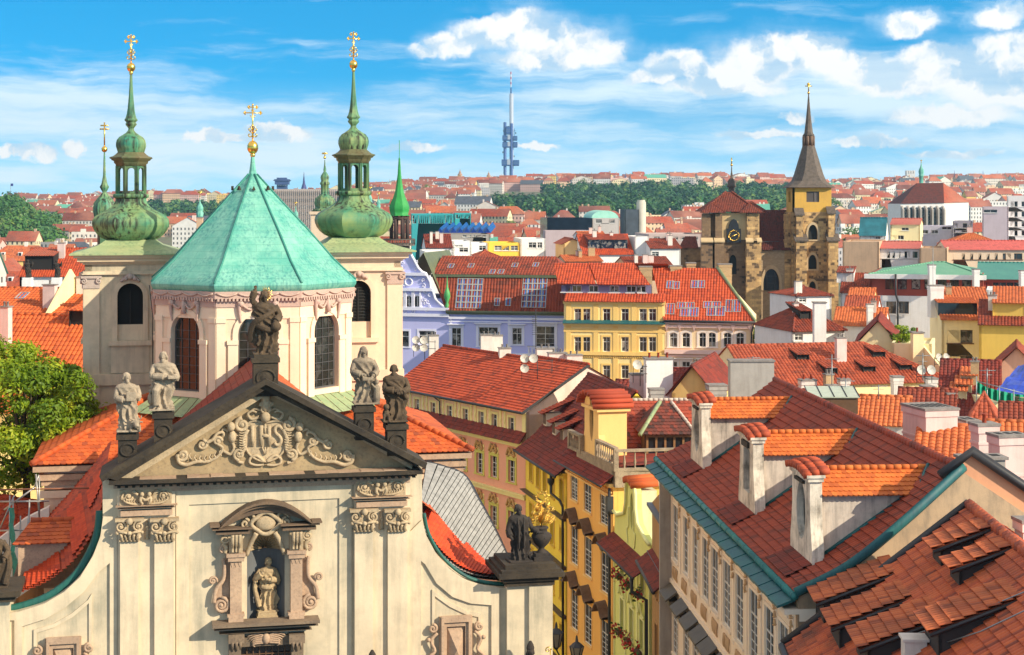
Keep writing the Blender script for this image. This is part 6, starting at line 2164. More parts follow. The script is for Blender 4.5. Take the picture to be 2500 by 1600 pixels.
for i in range(10):
 mb = MB()
 x = W_[0][0]+step*i
 z0 = W_[0][1]-.75
 for k in range(5):
  mb.tube(smoothline([T(x-.6+.3*k,-.03,z0+.3),T(x-.5+.3*k+rs.uniform(-.15,.15),-.1,z0+rs.uniform(-.2,.1)),T(x-.6+.3*k,-.03,z0-.4)],3),.07,4,.03)
 mb.build('stucco_swag',M_stu,pal)
 mb = MB()
 for k in range(4):
  mb.ball(T(x+step/2+rs.uniform(-.2,.2),-.08,ze-1.6-.35*k),.16,6,(1,.4,1))
  mb.tube([T(x+step/2-.25,-.06,ze-1.8-.35*k),T(x+step/2+.25,-.06,ze-1.65-.35*k)],.05,4)
 mb.build('stucco_panel',M_stu,pal)
for i,q in enumerate(row2):
 s_,z_,w_,h_ = q
 z0 = z_+h_+.5
 mb = MB()
 mb.prism([T(s_-1.15,-.8,z0),T(s_+1.15,-.8,z0),T(s_+1.15,-.05,z0+.55),T(s_-1.15,-.05,z0+.55)],(0,.0,-.12))
 mb.prism([T(s_-1.0,-.55,z0-.12),T(s_+1.0,-.55,z0-.12),T(s_+1.0,0,z0-.12),T(s_-1.0,0,z0-.12)],(0,0,-.28))
 mb.build('window_hood',plain('hood_sheet',(.10,.085,.06),.55,var=.3),pal)
mb = MB()
n_ = 40
for i in range(n_):
 a,b = w*i/n_+.01,w*(i+1)/n_-.01
 zz = .03*(i%2)
 mb.prism([(a,-.78,ze-.30+zz),(b,-.78,ze-.30+zz),(b,-.05,ze-.02+zz),(a,-.05,ze-.02+zz)],(0,0,-.1))
mb.build('cornice_sheet',M_patina,pal)
mb = MB()
mb.tube([(-.2,-.12,ze+.10),(w+.15,-.12,ze+.10)],.15,8)
for i in range(28):mb.tube([(w*i/27-.03,-.12,ze+.1),(w*i/27+.03,-.12,ze+.1)],.18,8)
mb.tube([(.1,FT-.15,ze-.4),(.1,FT-.15,0)],.13,6)
mb.build('gutter',M_teal,pal)
mb = MB()
mb.box(0,w,-.5,FT-.002,ze-.62,ze-.42);mb.box(0,w,.1,FT-.002,ze-.9,ze-.62)
mb.build('cornice_moulding',M_palt,pal)
tr = 7.0
za_,zb_ = fr.px(1892,917,tr)[1],fr.px(2343,1160,tr)[1]
zr = (za_+zb_)/2
sA,sB = fr.px(1892,917,tr)[0],fr.px(2352,1150,tr)[0]
kk = 2.0
zk = ze+.2+(zr-ze)*.20
T_pal = tile('palace_tile',(.37,.058,.02),(.27,.04,.016),(.13,.025,.013),.35)
mb = MB()
tiles(mb,(0,0,ze+.2),(w,0,ze+.2),(w,kk,zk),(0,kk,zk),.235,.40,.035,.07)
tiles(mb,(0,kk,zk),(w,kk,zk),(sB,tr,zr),(sA,tr,zr),.235,.40,.035,.07)
tiles(mb,(sB,2*tr,ze),(sA,2*tr,ze),(sA,tr,zr),(sB,tr,zr),.4,.5,.035,.05)
ridge(mb,(sA,tr,zr+.05),(sB,tr,zr+.05),.17)
roof = mb.build('roof',T_pal,pal)
mb = MB()
vg = smoothline([(w+.1,-.1,ze+.25),(w+.12,kk,zk+.12),(w+.1,tr*.6,zk+(zr-zk)*.47+.1),(sB+.1,tr,zr+.15)],6)
mb.tube(vg,.2,6,flat=.5)
mb.build('verge_sheet',M_patina,roof)
mb = MB()
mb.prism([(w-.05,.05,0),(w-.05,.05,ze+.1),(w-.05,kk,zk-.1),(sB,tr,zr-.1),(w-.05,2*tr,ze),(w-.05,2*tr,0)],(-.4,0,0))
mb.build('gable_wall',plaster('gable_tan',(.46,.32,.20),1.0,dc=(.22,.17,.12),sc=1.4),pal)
mb = MB()
mb.tube([(sB+.15,tr-1.0,zr-.2),(sB+.1,tr+.3,zr+.75),(sB+.1,tr+3.5,zr-1.4),(sB+.1,tr+7,zr-4.0)],.22,5)
mb.build('gable_coping',M_dark,pal)
mb = MB()
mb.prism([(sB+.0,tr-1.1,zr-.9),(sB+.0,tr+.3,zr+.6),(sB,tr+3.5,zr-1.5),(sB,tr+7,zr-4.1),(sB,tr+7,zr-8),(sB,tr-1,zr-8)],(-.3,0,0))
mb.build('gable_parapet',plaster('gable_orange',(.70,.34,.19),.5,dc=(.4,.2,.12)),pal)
mb = MB()
mb.prism([(.05,.05,0),(.05,.05,ze),(.05,kk,zk-.1),(sA+.0,tr,zr-.1),(.05,2*tr,ze),(.05,2*tr,0)],(.3,0,0))
mb.build('far_gable_wall',M_grey,pal)
def roofz(t):return ze+.2+(zk-ze-.2)*t/kk if t<kk else zk+(zr-zk)*(t-kk)/(tr-kk)
for i,(px_,py_)in enumerate(((1712,1166),(1838,1252),(1976,1392))):
 tf = 1.15
 s1,z1 = fr.px(px_,py_,tf)
 s1+=.1
 wd = 3.0
 s0 = s1-wd
 zb = roofz(tf)-.1
 zt = zb+3.75
 mid = (s0+s1)/2
 mb = MB()
 b_ = .35
 loop = [(s0-b_,zb),(s1+b_,zb),(s1+b_*.9,zb+.8),(s1+.12,zb+1.5),(s1,zb+2.2),(s1,zt),(mid+.75,zt+.02),(mid,zt+.04),(mid-.75,zt+.02),(s0,zt),(s0,zb+2.2),(s0-.12,zb+1.5),(s0-b_*.9,zb+.8)]
 ov = ovalloop(mid,zb+2.05,1.5,2.4)if i!=1 else segm(mid,zb+.95,1.4,2.2,.2)
 mb.slab(loop,[ov],lambda u,t,z:(u,tf+t,z),0,.5,True)
 mb.box(s0-.1,s1+.1,tf-.1,tf+.55,zt-.28,zt-.12)
 mb.box(s0-.16,s1+.16,tf-.16,tf+.6,zt-.12,zt)
 d = mb.build('dormer_front',M_dormw,pal)
 mb = MB();mb.slab(ov,[],lambda u,t,z:(u,tf+.3+t,z),0,.05);mb.build('dormer_pane',M_glass,d)
 mb = MB();mb.box(mid-.7,mid+.7,tf-.12,tf-.01,zb+3.25-(.15 if i==1 else 0),zb+3.38);mb.build('lintel',M_dkst,d)
 mb = MB()
 for k in range(11):
  f = (k+.5)/11
  x = s0-.18+(wd+.36)*f
  z = zt+.06+.2*math.sin(math.pi*f)
  for(ta,tb,dz_)in((-.28,.1,-.06),(.06,.42,.02),(.38,.8,.06)):
   mb.tube([(x,tf+ta,z+dz_-.04),(x,tf+tb,z+dz_)],.15,6,.13)
   mb.uv[-8:] = [[(k+.3,5.5+ta)]*len(f_)for f_ in mb.f[-8:]]
 mb.build('cap_tiles',tile('cap_red',(.52,.09,.028),(.40,.06,.02),(.24,.04,.017),.3),d)
 zc = zt-.75
 tb_ = kk+(zc-zk)/(zr-zk)*(tr-kk)
 for sx in(s0+.2,s1-.25):
  mb = MB()
  mb.prism([(sx,tf+.5,zc),(sx,tb_+.1,zc),(sx,tf+.5,roofz(tf+.5)-.15)],(.12 if sx<mid else-.12,0,0))
  mb.build('cheek',M_dorm,d)
 zrd = zt-.02
 tb2 = kk+(zrd-zk)/(zr-zk)*(tr-kk)
 mb = MB()
 tiles(mb,(s1+.05,tf+.5,zc-.1),(s1+.05,tb_+.15,zc-.1),(mid,tb2,zrd),(mid,tf+.5,zrd),.21,.30,0,.045,4,'scale')
 tiles(mb,(s0-.05,tb_+.15,zc-.1),(s0-.05,tf+.5,zc-.1),(mid,tf+.5,zrd),(mid,tb2,zrd),.21,.30,0,.045,4,'scale')
 ridge(mb,(mid,tf+.5,zrd+.05),(mid,tb2,zrd+.05),.12,.34)
 mb.build('dormer_roof',tile('dormer_orange',(.66,.18,.03),(.56,.13,.022),(.40,.085,.016),.15),d)
 mb = MB()
 mb.tube([(s1+.1,tb_+.12,zc-.05),(mid,tb2+.12,zrd+.12)],.14,4)
 mb.tube([(s1-.2,tf+.55,roofz(tf+.55)+.05),(s1-.2,tb_,zc-.02)],.09,4)
 mb.build('lead_flashing',M_patina,d)
 mb = MB()
 tiles(mb,(s0-.3,.12,roofz(.12)+.10),(s1+.35,.12,roofz(.12)+.10),(s1+.35,tf+.05,roofz(tf)+.10),(s0-.3,tf+.05,roofz(tf)+.10),.235,.40,.03,.05)
 mb.build('tile_apron',T_dred,d)
mb = MB();mb.box(0.02,w-.5,FT+.42,2*tr,0,ze-.1);mb.build('body_wall',M_pal,pal)
c = W3(1838,905,104)
ch = chimney(None,0,0,c.z-9,c.z+.45,2.8,1.2,M_grey,0)
ch.location = (c.x+.1,c.y+1.5,0);tag(ch,'broad grey rendered firewall chimney behind the far end of the dark palace roof','chimney')
def stack(lab,x0,x1,yt,yb,D,mat,yaw=0.,dd=1.1,pots=0,holes=0,name='chimney',group=None,band=True):
 p_,q_ = W3(x0,yb,D),W3(x1,yt,D)
 ww = q_.x-p_.x
 o = thing(name,lab,'chimney',loc=((p_.x+q_.x)/2,D,p_.z),yaw=yaw,group=group)
 h = q_.z-p_.z
 mb = MB()
 mb.box(-ww/2,ww/2,-dd/2,dd/2,-3,h-.12)
 if band:
  mb.box(-ww/2-.06,ww/2+.06,-dd/2-.06,dd/2+.06,h-.45,h-.12)
  mb.box(-ww/2-.04,ww/2+.04,-dd/2-.04,dd/2+.04,h*.35,h*.35+.12)
 mb.build('stack',mat,o)
 mb = MB()
 mb.box(-ww/2-.1,ww/2+.1,-dd/2-.1,dd/2+.1,h-.12,h)
 mb.build('cap',M_capst,o)
 if holes:
  mb = MB()
  for i in range(holes):
   x = ww*((i+.5)/holes-.5)
   mb.box(x-ww*.28/holes,x+ww*.28/holes,-dd*.25,dd*.25,h-.05,h+.015)
  mb.build('flue',M_black,o)
 if pots:
  mb = MB()
  for i in range(pots):
   mb.lathe([(.11,h),(.09,h+.35),(.12,h+.37),(.12,h+.42)],8,(ww*((i+.5)/pots-.5),0,0))
  mb.build('chimney_pot',T_red,o)
 return o
stack('tall pink chimney block with slotted top, behind the dark palace roof',2228,2312,990,1105,88,M_chimp,R(14),2.6,0,6)
stack('narrow pink chimney with a terracotta pot, left of the tallest pink chimney',2378,2428,1032,1110,78,M_chimp,R(10),.9,1)
stack('tallest pink chimney by the right edge, mottled with soot',2424,2496,1058,1215,72,M_chimp,R(12),1.0,0,3)
stack('squat grey chimney at the near end of the palace ridge',2343,2446,1112,1190,66.5,M_grey,R(4),.9,0,3,band=False)
stack('white chimney with a worn plaster cornice behind the palace roof',2345,2376,1022,1072,92,M_chim,R(10),1.6,0,2)
# ================================================================ nearest tiled roof, bottom right
a,b = W3(2367,1236,62.3),W3(2486,1336,45.5)
b.z = a.z
k_ = (EYE-a.z)*FPX/(1336-HZ);b = W3(2486,1336,k_)
ridged = Vector((b.x-a.x,b.y-a.y)).normalized()
yaw = math.atan2(ridged.y,ridged.x)
fr2 = Fr(a.x,a.y,0,yaw)
nh = thing('tiled_house','weathered old house in the bottom right corner with red tiles and long shed dormers','house',fr2)
zr2 = a.z
te,zc_ = fr2.ps(1918,1577,.0)
zel = zc_
Lr = 40.0
T_old = tile('old_red_tile',(.60,.13,.036),(.44,.08,.028),(.12,.026,.014),.6,oc=(.05,.03,.022))
T_lit = tile('lit_weathered_tile',(.58,.15,.045),(.45,.10,.03),(.20,.045,.02),.5,oc=(.06,.035,.025))  # lighter weathered copy for the shed dormers, coloured as sunlit tile tops
mb = MB()
rz2 = lambda t:zr2+(zel-zr2)*t/te
tiles(mb,(0,te,zel),(Lr,te,zel),(Lr,0,zr2),(0,0,zr2),.24,.42,.04,.07)
tiles(mb,(Lr,9,zr2-5.5),(0,9,zr2-5.5),(0,0,zr2),(Lr,0,zr2),.4,.5,.04,.06)
nr_ = mb.build('roof',T_old,nh)
mb = MB();ridge(mb,(0,0,zr2+.06),(Lr,0,zr2+.06),.2,.42);mb.build('ridge_tiles',T_old,nr_)
mb = MB()
mb.prism([(.15,te+.3,0),(.15,te+.3,zel-.1),(.15,0,zr2-.15),(.15,9,zr2-5.6),(.15,9,0)],(.3,0,0))
mb.box(.2,Lr,te+.5,8,0,zel-.3)
mb.build('wall',plaster('tan_wall',(.52,.38,.24),.6),nh)
mb = MB()
mb.tube([(-.1,te-.1,zel+.05),(-.12,te*.5,(zel+zr2)/2+.08),(-.1,0,zr2+.12)],.16,5)
mb.tube([(-.1,te-.12,zel-.05),(Lr,te-.12,zel-.05)],.17,6)
mb.build('gutter',M_dark,nr_)
def shed(s0,s1,t0,lift,name='shed_dormer',skew=0.):
 """front stands at depth t0 on the slope and its roof runs up until it meets the main roof"""
 zf = rz2(t0)+lift
 pit = .43
 t1 = t0
 while rz2(t1)<zf+(t1-t0)*pit and t1<-.2:t1+=.05
 z1 = zf+(t1-t0)*pit
 mb = MB()
 tiles(mb,(s0-.12,t0-.3,zf-.06),(s1+.12,t0-.3,zf-.06),(s1+.12,t1+.1,z1+.05),(s0-.12,t1+.1,z1+.05),.24,.42,.045,.08)
 d = mb.build(name,T_lit,nh)
 mb = MB()
 for s_,sg in((s0,1),(s1,-1)):
  mb.prism([(s_,t0,rz2(t0)-.1),(s_,t0,zf-.12),(s_,t1,z1-.12)],(.1*sg,0,0))
 mb.box(s0,s1,t0,t0+.1,rz2(t0)-.1,zf-.1)
 mb.build('dormer_cheek',plain('tarred_board',(.035,.03,.03),.8),d)
 mb = MB();mb.tube([(s1+.14,t0-.3,zf-.14),(s1+.14,t1,z1-.08)],.07,4);mb.build('edge_board',M_dark,d)
 return d
def on_slope(x,y):
 """frame pixel to (s,t) on the roof plane"""
 d = Vector(((x-1250)/FPX,1,(HZ-y)/FPX))
 c = Vector((0,0,EYE))-fr2.o
 g_ = (zel-zr2)/te
 A = d.z-g_*d.dot(fr2.v)
 k = (zr2+g_*c.dot(fr2.v)-c.z)/A
 p_ = c+d*k
 return p_.dot(fr2.u),p_.dot(fr2.v)
for(x,y,wd,lift)in((880,1390,2.4,.95),(962,1520,2.3,.9),(1492,1088,1.5,.75),(1588,1190,1.5,.7),(1110,1640,2.5,.9),(1480,1560,2.2,.9)):
 s1,t0 = on_slope(*C4(x,y))
 shed(s1-wd,s1,t0,lift)
mb = MB()
q0,q1 = on_slope(*C4(1190,1540)),on_slope(*C4(1925,1270))
q2,q3 = on_slope(*C4(1480,1545)),on_slope(*C4(1925,1370))
for q,e in((q0,q1),(q2,q3)):
 mb.tube([(*q,rz2(q[1])+.35),((q[0]+e[0])/2,(q[1]+e[1])/2,rz2((q[1]+e[1])/2)+.25),(*e,rz2(e[1])+.35)],.022,4)
mb.build('lightning_wire',M_zinc,nr_)
q = on_slope(*C4(1350,1535))
mb = MB();mb.box(q[0]-.35,q[0]+.35,q[1]-.35,q[1]+.35,rz2(q[1])-.3,rz2(q[1])+.5);mb.box(q[0]-.42,q[0]+.42,q[1]-.42,q[1]+.42,rz2(q[1])+.5,rz2(q[1])+.58);mb.build('vent_stack',M_chim,nr_)
c = W3(2492,1300,60)
stack('white chimney cut by the right edge above the nearest roof ridge',2487,2520,1265,1350,61,M_chim,R(6),.8,0,0)
# ================================================================ middle distance
M_skygl = plain('painted_sky_glass',(.06,.26,.70),.12,var=.8,sc=.6)  # blue sky reflection painted into the base colour
class RP:
 """plane of a roof in local coordinates, reachable by frame pixel"""
 def __init__(s,fr,A,B,D):
  s.fr = fr
  A,B,D = Vector(A),Vector(B),Vector(D)
  s.A,s.e = A,(B-A).normalized()
  s.n = s.e.cross(D-A).normalized()
  s.g = s.n.cross(s.e)
 def px(s,x,y):
  f = s.fr
  d = Vector(((x-1250)/FPX,1,(HZ-y)/FPX))
  c = Vector((0,0,EYE))-f.o
  d,c = Vector((d.dot(f.u),d.dot(f.v),d.z)),Vector((c.dot(f.u),c.dot(f.v),c.z))
  k = (s.A-c).dot(s.n)/d.dot(s.n)
  return c+d*k
 def skylight(s,parent,x,y,w,h,nx=1,ny=1):
  c = s.px(x,y)
  def X(a,b,n):return c+s.e*a+s.g*b+s.n*n
  mb = MB()
  T = lambda u,t,z:X(u,z,.14-t)
  fwd = .07
  cells = []
  for i in range(nx):
   for j in range(ny):
    x0,x1 = -w/2+w*i/nx+fwd,-w/2+w*(i+1)/nx-fwd
    z0,z1 = -h/2+h*j/ny+fwd,-h/2+h*(j+1)/ny-fwd
    cells.append([(x0,z0),(x1,z0),(x1,z1),(x0,z1)])
  mb.slab([(-w/2,-h/2),(w/2,-h/2),(w/2,h/2),(-w/2,h/2)],cells,T,0,.14)
  o = mb.build('skylight',plain('skylight_frame',(.42,.42,.40),.5),parent)
  mb = MB()
  mb.poly(X(-w/2+.02,-h/2+.02,.07),X(w/2-.02,-h/2+.02,.07),X(w/2-.02,h/2-.02,.07),X(-w/2+.02,h/2-.02,.07))
  mb.build('pane',M_skygl,o)
  return o
FAR = dict(tw=.36,th=.46,amp=.10,lift=.025,k=4)
def rp_tiles(mb,A,B,C,D,**kw):
 p_ = dict(FAR);p_.update(kw)
 tiles(mb,A,B,C,D,**p_)
def roof_side(mb,w,d,ze,zr,over=.4,in0=0.,in1=0.,tr=None,flat=False,left=.15):
 """gable or hip roof with its ridge along the front"""
 tr = tr or d/2
 f = rp_tiles if not flat else(lambda m,*q,**k:m.roofq(*q,.42,.5))
 zo = ze-(zr-ze)/tr*over
 a,b = (-left,-over,zo),(w+left,-over,zo)
 c,e = (w+left-(in1+left if in1 else 0),tr,zr),(-left+(in0+left if in0 else 0),tr,zr)
 f(mb,a,b,c,e)
 a2,b2 = (w+left,d+over,zo),(-left,d+over,zo)
 mb.roofq(a2,b2,e,c,.42,.5)
 if in1:f(mb,b,a2,c,c)
 if in0:f(mb,b2,a,e,e)
 ridge(mb,e,c,.16,.6,5)
 if in1:ridge(mb,(w+left,-over,zo+.05),c,.14,.6,5)
 if in0:ridge(mb,(-left,-over,zo+.05),e,.14,.6,5)
 return a,b,c,e
def gables(mb,w,d,ze,zr,tr=None):
 tr = tr or d/2
 mb.prism([(0.02,0,ze-.01),(0.02,tr,zr-.08),(0.02,d,ze-.01)],(.2,0,0))
 mb.prism([(w-.02,0,ze-.01),(w-.02,tr,zr-.08),(w-.02,d,ze-.01)],(-.2,0,0))
def house(name,label,x0,D0,x1,D1,ye,depth,wall,roof='side',yr=None,rmat=None,wins=(),in0=0.,in1=0.,style='cross',trim=None,ww=1.1,cat='house',group=None,over=.4,tr=None,frame=None,cornice=None,sidewin=(),leftwin=(),flat=False,z0=0.,clamp=True,pane=None,tw=.12,sill=True):
 lim = .28*abs(x1-x0)/FPX*D0
 if clamp:D1 = D0+max(-lim,min(lim,D1-D0))
 fr,w = Fr.edge(x0,D0,x1,D1)
 root = thing(name,label,cat,fr,group)
 ze = fr.px(x0,ye)[1]
 wl = []
 for q in wins:
  s_,za = fr.px(q[0],q[1]);zb = fr.px(q[0],q[2])[1]
  wl.append((s_,zb,q[3]if len(q)>3 else ww,za-zb))
 wl = [q for q in wl if q[0]-q[2]/2>.1 and q[0]+q[2]/2<w-.1 and q[1]+q[3]<ze-.05]
 mb = MB()
 mb.slab([(0,z0),(w,z0),(w,ze),(0,ze)],[rect(*q)for q in wl],I3,0,.3)
 sw = []
 TR = wallT((w,0),(w,depth))
 for q in sidewin:
  t_,za = fr.ps(q[0],q[1],w);zb = fr.ps(q[0],q[2],w)[1]
  sw.append((t_,zb,q[3]if len(q)>3 else ww,za-zb))
 mb.slab([(0,z0),(depth,z0),(depth,ze),(0,ze)],[rect(*q)for q in sw],TR,0,.3)
 TL = wallT((0,depth),(0,0))
 lw = []
 for q in leftwin:
  t_,za = fr.ps(q[0],q[1],0);zb = fr.ps(q[0],q[2],0)[1]
  lw.append((depth-t_,zb,q[3]if len(q)>3 else ww,za-zb))
 lw = [q for q in lw if q[0]-q[2]/2>.1 and q[0]+q[2]/2<depth-.1]
 mb.slab([(0,z0),(depth,z0),(depth,ze),(0,ze)],[rect(*q)for q in lw],TL,0,.3)
 mb.poly((w,depth,z0),(0,depth,z0),(0,depth,ze),(w,depth,ze))
 zr = ze
 if roof=='side':
  zr = fr.px((x0+x1)/2,yr,tr or depth/2)[1]
  if not(in0 and in1):gables(mb,w,depth,ze,zr,tr)
 elif roof=='front':
  zr = fr.px((x0+x1)/2,yr,0)[1]
  mb.prism([(.0,0.0,ze-.01),(w/2,0.0,zr-.1),(w,0.0,ze-.01)],(0,.3,0))
  mb.prism([(.0,depth-.3,ze-.01),(w/2,depth-.3,zr-.1),(w,depth-.3,ze-.01)],(0,.3,0))
 if roof=='flat':
  mb.poly((0,0,ze-.3),(w,0,ze-.3),(w,depth,ze-.3),(0,depth,ze-.3))
 wo = mb.build('wall',wall,root)
 for q in wl:window(root,I3,*q,style=style,trim=trim,frame=frame,pane=pane,tw=tw,sill=sill)
 for q in sw:window(root,TR,*q,style=style,trim=trim,frame=frame,pane=pane,tw=tw,sill=sill)
 for q in lw:window(root,TL,*q,style=style,trim=trim,frame=frame,pane=pane,tw=tw,sill=sill)
 ro = None
 mb = MB()
 pl_ = None
 if roof=='side':
  a,b,c,e = roof_side(mb,w,depth,ze,zr,over,in0,in1,tr,flat)
  pl_ = RP(fr,a,b,e)
 elif roof=='front':
  for sg in(0,1):
   if sg:rp_tiles(mb,(w+over,-over,ze-.2),(w+over,depth,ze-.2),(w/2,depth,zr),(w/2,-over,zr))
   else:rp_tiles(mb,(-over,depth,ze-.2),(-over,-over,ze-.2),(w/2,-over,zr),(w/2,depth,zr))
  ridge(mb,(w/2,-over,zr),(w/2,depth,zr),.16,.6,5)
 if mb.v:ro = mb.build('roof',rmat or T_far,root)
 if ro and roof=='side' and not flat and w>5:
  rc = random.Random(int(x0*3+D0*7+ye))
  for i in range(rc.randint(1,3)):
   cxx,f_ = w*rc.uniform(.12,.88),rc.uniform(.25,.95)
   tt_ = (tr or depth/2)
   hgt = ze+(zr-ze)*f_
   chimney(root,max(in0*f_,min(w-in1*f_,cxx)),tt_*f_,hgt-1.2,max(zr,hgt+.6)+rc.uniform(.2,.9),rc.uniform(.5,1.1),.6,rc.choice((M_chim,M_chim,M_chimp,M_chimb)),rc.randint(0,2))
 if cornice:
  mb = MB()
  mb.box(-.1,w+.1,-.3,-.002,ze-.5,ze-.2);mb.box(-.2,w+.2,-.45,-.002,ze-.2,ze-.02)
  mb.build('cornice',cornice,root)
 return dict(fr=fr,w=w,root=root,ze=ze,zr=zr,roof=ro,rp=pl_,wall=wo)
M_lil = plaster('lilac_wall',(.55,.56,.90),.12,dc=(.38,.38,.66))
M_lilt = plaster('lilac_trim',(.80,.80,.93),.12)
M_lemon = plaster('lemon_wall',(.96,.76,.34),.15)
M_lemt = plaster('ochre_band',(.93,.62,.20),.15)
M_peach = plaster('peach_wall',(.95,.70,.42),.15)
M_peat = plaster('rose_trim',(.90,.62,.54),.15)
fr,w = Fr.edge(1098,218,1384,215)
lh = thing('lilac_townhouse','lilac townhouse with a red mansard roof and two big gridded skylights','house',fr)
ze = fr.px(1240,764)[1]
wl = []
for x,a,b,ww in((1114,801,846,1.3),(1192,799,846,2.6),(1262,801,842,1.3),(1331,797,852,2.5),(1192,880,920,2.6),(1262,880,920,1.3),(1331,880,920,2.5)):
 s_,za = fr.px(x,a);zb = fr.px(x,b)[1]
 wl.append((s_,zb,ww,za-zb))
facade(lh,fr,[(0,0),(w,0),(w,ze),(0,ze)],wl,M_lil)
for q in wl:window(lh,I3,*q,style='cross' if q[2]<2 else 'grid',trim=M_lilt,tw=.35,hood=.5)
mb = MB()
for f in(0.0,.5,.98):mb.box(w*f,w*f+.35,-.1,-.001,0,ze-.8)
for zz in(ze-5.6,):mb.box(0,w,-.2,-.001,zz,zz+.3)
mb.box(-.1,w+.1,-.35,-.001,ze-.9,ze-.6);mb.box(-.1,w+.1,-.2,-.001,ze-1.3,ze-1.15)
s0,s1 = fr.px(1290,840)[0],fr.px(1365,840)[0]
zz = fr.px(1330,862)[1]
mb.box(s0,s1,-1.1,-.001,zz-.35,zz)
for i in range(9):mb.lathe([(.1,0),(.16,.3),(.08,.6),(.1,.8)],6,(s0+(s1-s0)*(i+.5)/9,-.95,zz))
mb.box(s0,s1,-1.1,-.8,zz+.8,zz+.95)
mb.build('trim',M_lilt,lh)
zb_,zr_ = fr.px(1240,676,1.5)[1],fr.px(1190,626,7)[1]
mb = MB()
q0 = [(-.3,-.4,ze+.1),(w+.3,-.4,ze+.1),(w-.5,1.5,zb_),(-2.8,1.5,zb_)]
rp_tiles(mb,*q0,tw=.4,th=.55)
q1 = [(-2.8,1.3,zb_+.25),(w-.4,1.3,zb_+.25),(w-2.6,7,zr_),(-2.6,7,zr_)]
rp_tiles(mb,*q1,tw=.4,th=.55)
mb.roofq((w-.4,14,zb_-1),(-2.8,14,zb_-1),(-2.6,7,zr_),(w-2.6,7,zr_))
mb.roofq((w-.4,1.3,zb_+.25),(w-.4,13,zb_),(w-2.6,7,zr_),(w-2.6,7,zr_))
T_rust = tile('rust_tile',(.33,.055,.02),(.24,.038,.016),(.11,.024,.013),.35)
lr = mb.build('mansard_roof',T_rust,lh)
mb = MB()
mb.box(-2.9,w-.3,1.2,1.5,zb_-.1,zb_+.26)
mb.tube([(-.4,-.5,ze+.05),(w+.4,-.5,ze+.05)],.2,6);mb.box(-.3,w+.3,-.5,.2,ze-.25,ze)
mb.build('lead_band',M_zinc if False else copper('grey_green_sheet','#6d7452','#5b6450','#3a4236',.4),lr)
mb = MB();mb.box(.3,w-.3,.31,13,0,ze-.1);mb.prism([(w-.4,0,ze),(w-.8,1.5,zb_),(w-2.8,7,zr_-.1),(w-.6,13,zb_-1),(w-.4,13,ze)],(-.2,0,0));mb.build('body_wall',M_lil,lh)
pl = RP(fr,q0[0],q0[1],q0[3])
pl.skylight(lr,1146,717,3.5,4.2,5,5);pl.skylight(lr,1305,715,3.3,4.2,5,5)
for x,y in((1214,738),(1241,738)):pl.skylight(lr,x,y,.75,1.1)
pl = RP(fr,q1[0],q1[1],q1[3])
for x,y in((1101,651),(1150,650),(1202,665),(1223,665),(1257,649),(1308,648)):pl.skylight(lr,x,y,.8,1.3)
fr,w = Fr.edge(950,220,1097,218)
lg = thing('gabled_lilac_house','lilac house with an ornate scrolled gable and three arched openings','house',fr)
G3 = lambda x,y,t=0:fr.px(950+x/2.674,580+y/2.674,t)
wl = []
for x,a,b,hd in((75,380,455,'arch'),(128,380,455,'arch'),(183,380,455,'arch'),(78,610,715,'flat'),(245,610,700,'flat')):
 s_,za = G3(x,a);zb = G3(x,b)[1]
 wl.append((s_,zb,1.0 if hd=='arch' else 2.2,za-zb,hd))
out = [(0,0),(w,0)]+[G3(*q)for q in((392,500),(385,470),(340,440),(300,400),(285,345),(272,330),(268,290),(240,235),(215,225),(190,200),(165,150),(150,125),(140,95),(105,95),(95,125),(80,150),(60,200),(40,225),(20,300),(0,330))]
out[-1] = (0,out[-1][1])
facade(lg,fr,out,wl,M_lil)
for q in wl:window(lg,I3,*q[:4],style='cross' if q[2]>2 else 'two',trim=M_lilt,tw=.25,head=q[4])
mb = MB()
mb.tube([(s_,-.1,z)for s_,z in out[2:]],.2,5)
for y in(235,335,460,500):
 a,b = G3(5,y),G3(240 if y==235 else 285 if y==335 else 395,y)
 mb.box(max(a[0],.05),b[0],-.4,-.001,a[1]-.25,a[1]+.15)
rs = random.Random(9)
for k in range(70):
 x,y = rs.choice((rs.uniform(10,30),rs.uniform(65,105),rs.uniform(150,210),rs.uniform(225,275))),rs.uniform(160,490)
 if y<235 and(x>190 or x<60):continue
 if 360<y<470 and x<215:continue
 s_,z = G3(x,y)
 mb.tube([(s_+a_,-.12,z+b_)for a_,b_ in spiral((0,0),rs.uniform(.18,.35),1.2,rs.random()*6,rs.choice((-1,1)),10)],.07,4,.03)
for x in(45,55,103,110,155,162,205):
 a,b = G3(x,455),G3(x,340)
 mb.box(a[0]-.12,a[0]+.12,-.25,-.001,a[1],b[1])
q = G3(128,290)
mb.tube([(q[0]+.5*math.cos(a),-.1,q[1]+.5*math.sin(a))for a in[i*math.pi/8 for i in range(17)]],.12,5)
mb.build('stucco_ornament',M_lilt,lg)
mb = MB();q = G3(380,440);mb.lathe([(.25,0),(.3,.4),(.15,.8),(.45,1.6),(.4,2.1),(.15,2.8),(.1,3.4),(.02,4.4)],10,(q[0],-.1,q[1]-.5));mb.build('pinnacle',copper('bright_verdigris','#3f9a55','#57ad62','#2b6b42',.3),lg)
mb = MB();mb.box(.05,w-.05,.36,12,0,G3(300,400)[1]);mb.build('body_wall',M_lil,lg)
mb = MB()
zt = G3(200,100)[1]
mb.roofq((w-1,.3,zt-6),(w-1,13,zt-6),(w/2+.5,13,zt),(w/2+.5,.3,zt));mb.roofq((0,13,zt-6),(0,.3,zt-6),(w/2+.5,.3,zt),(w/2+.5,13,zt))
mb.build('roof',copper('grey_green_sheet','#6d7452','#5b6450','#3a4236',.4),lg)
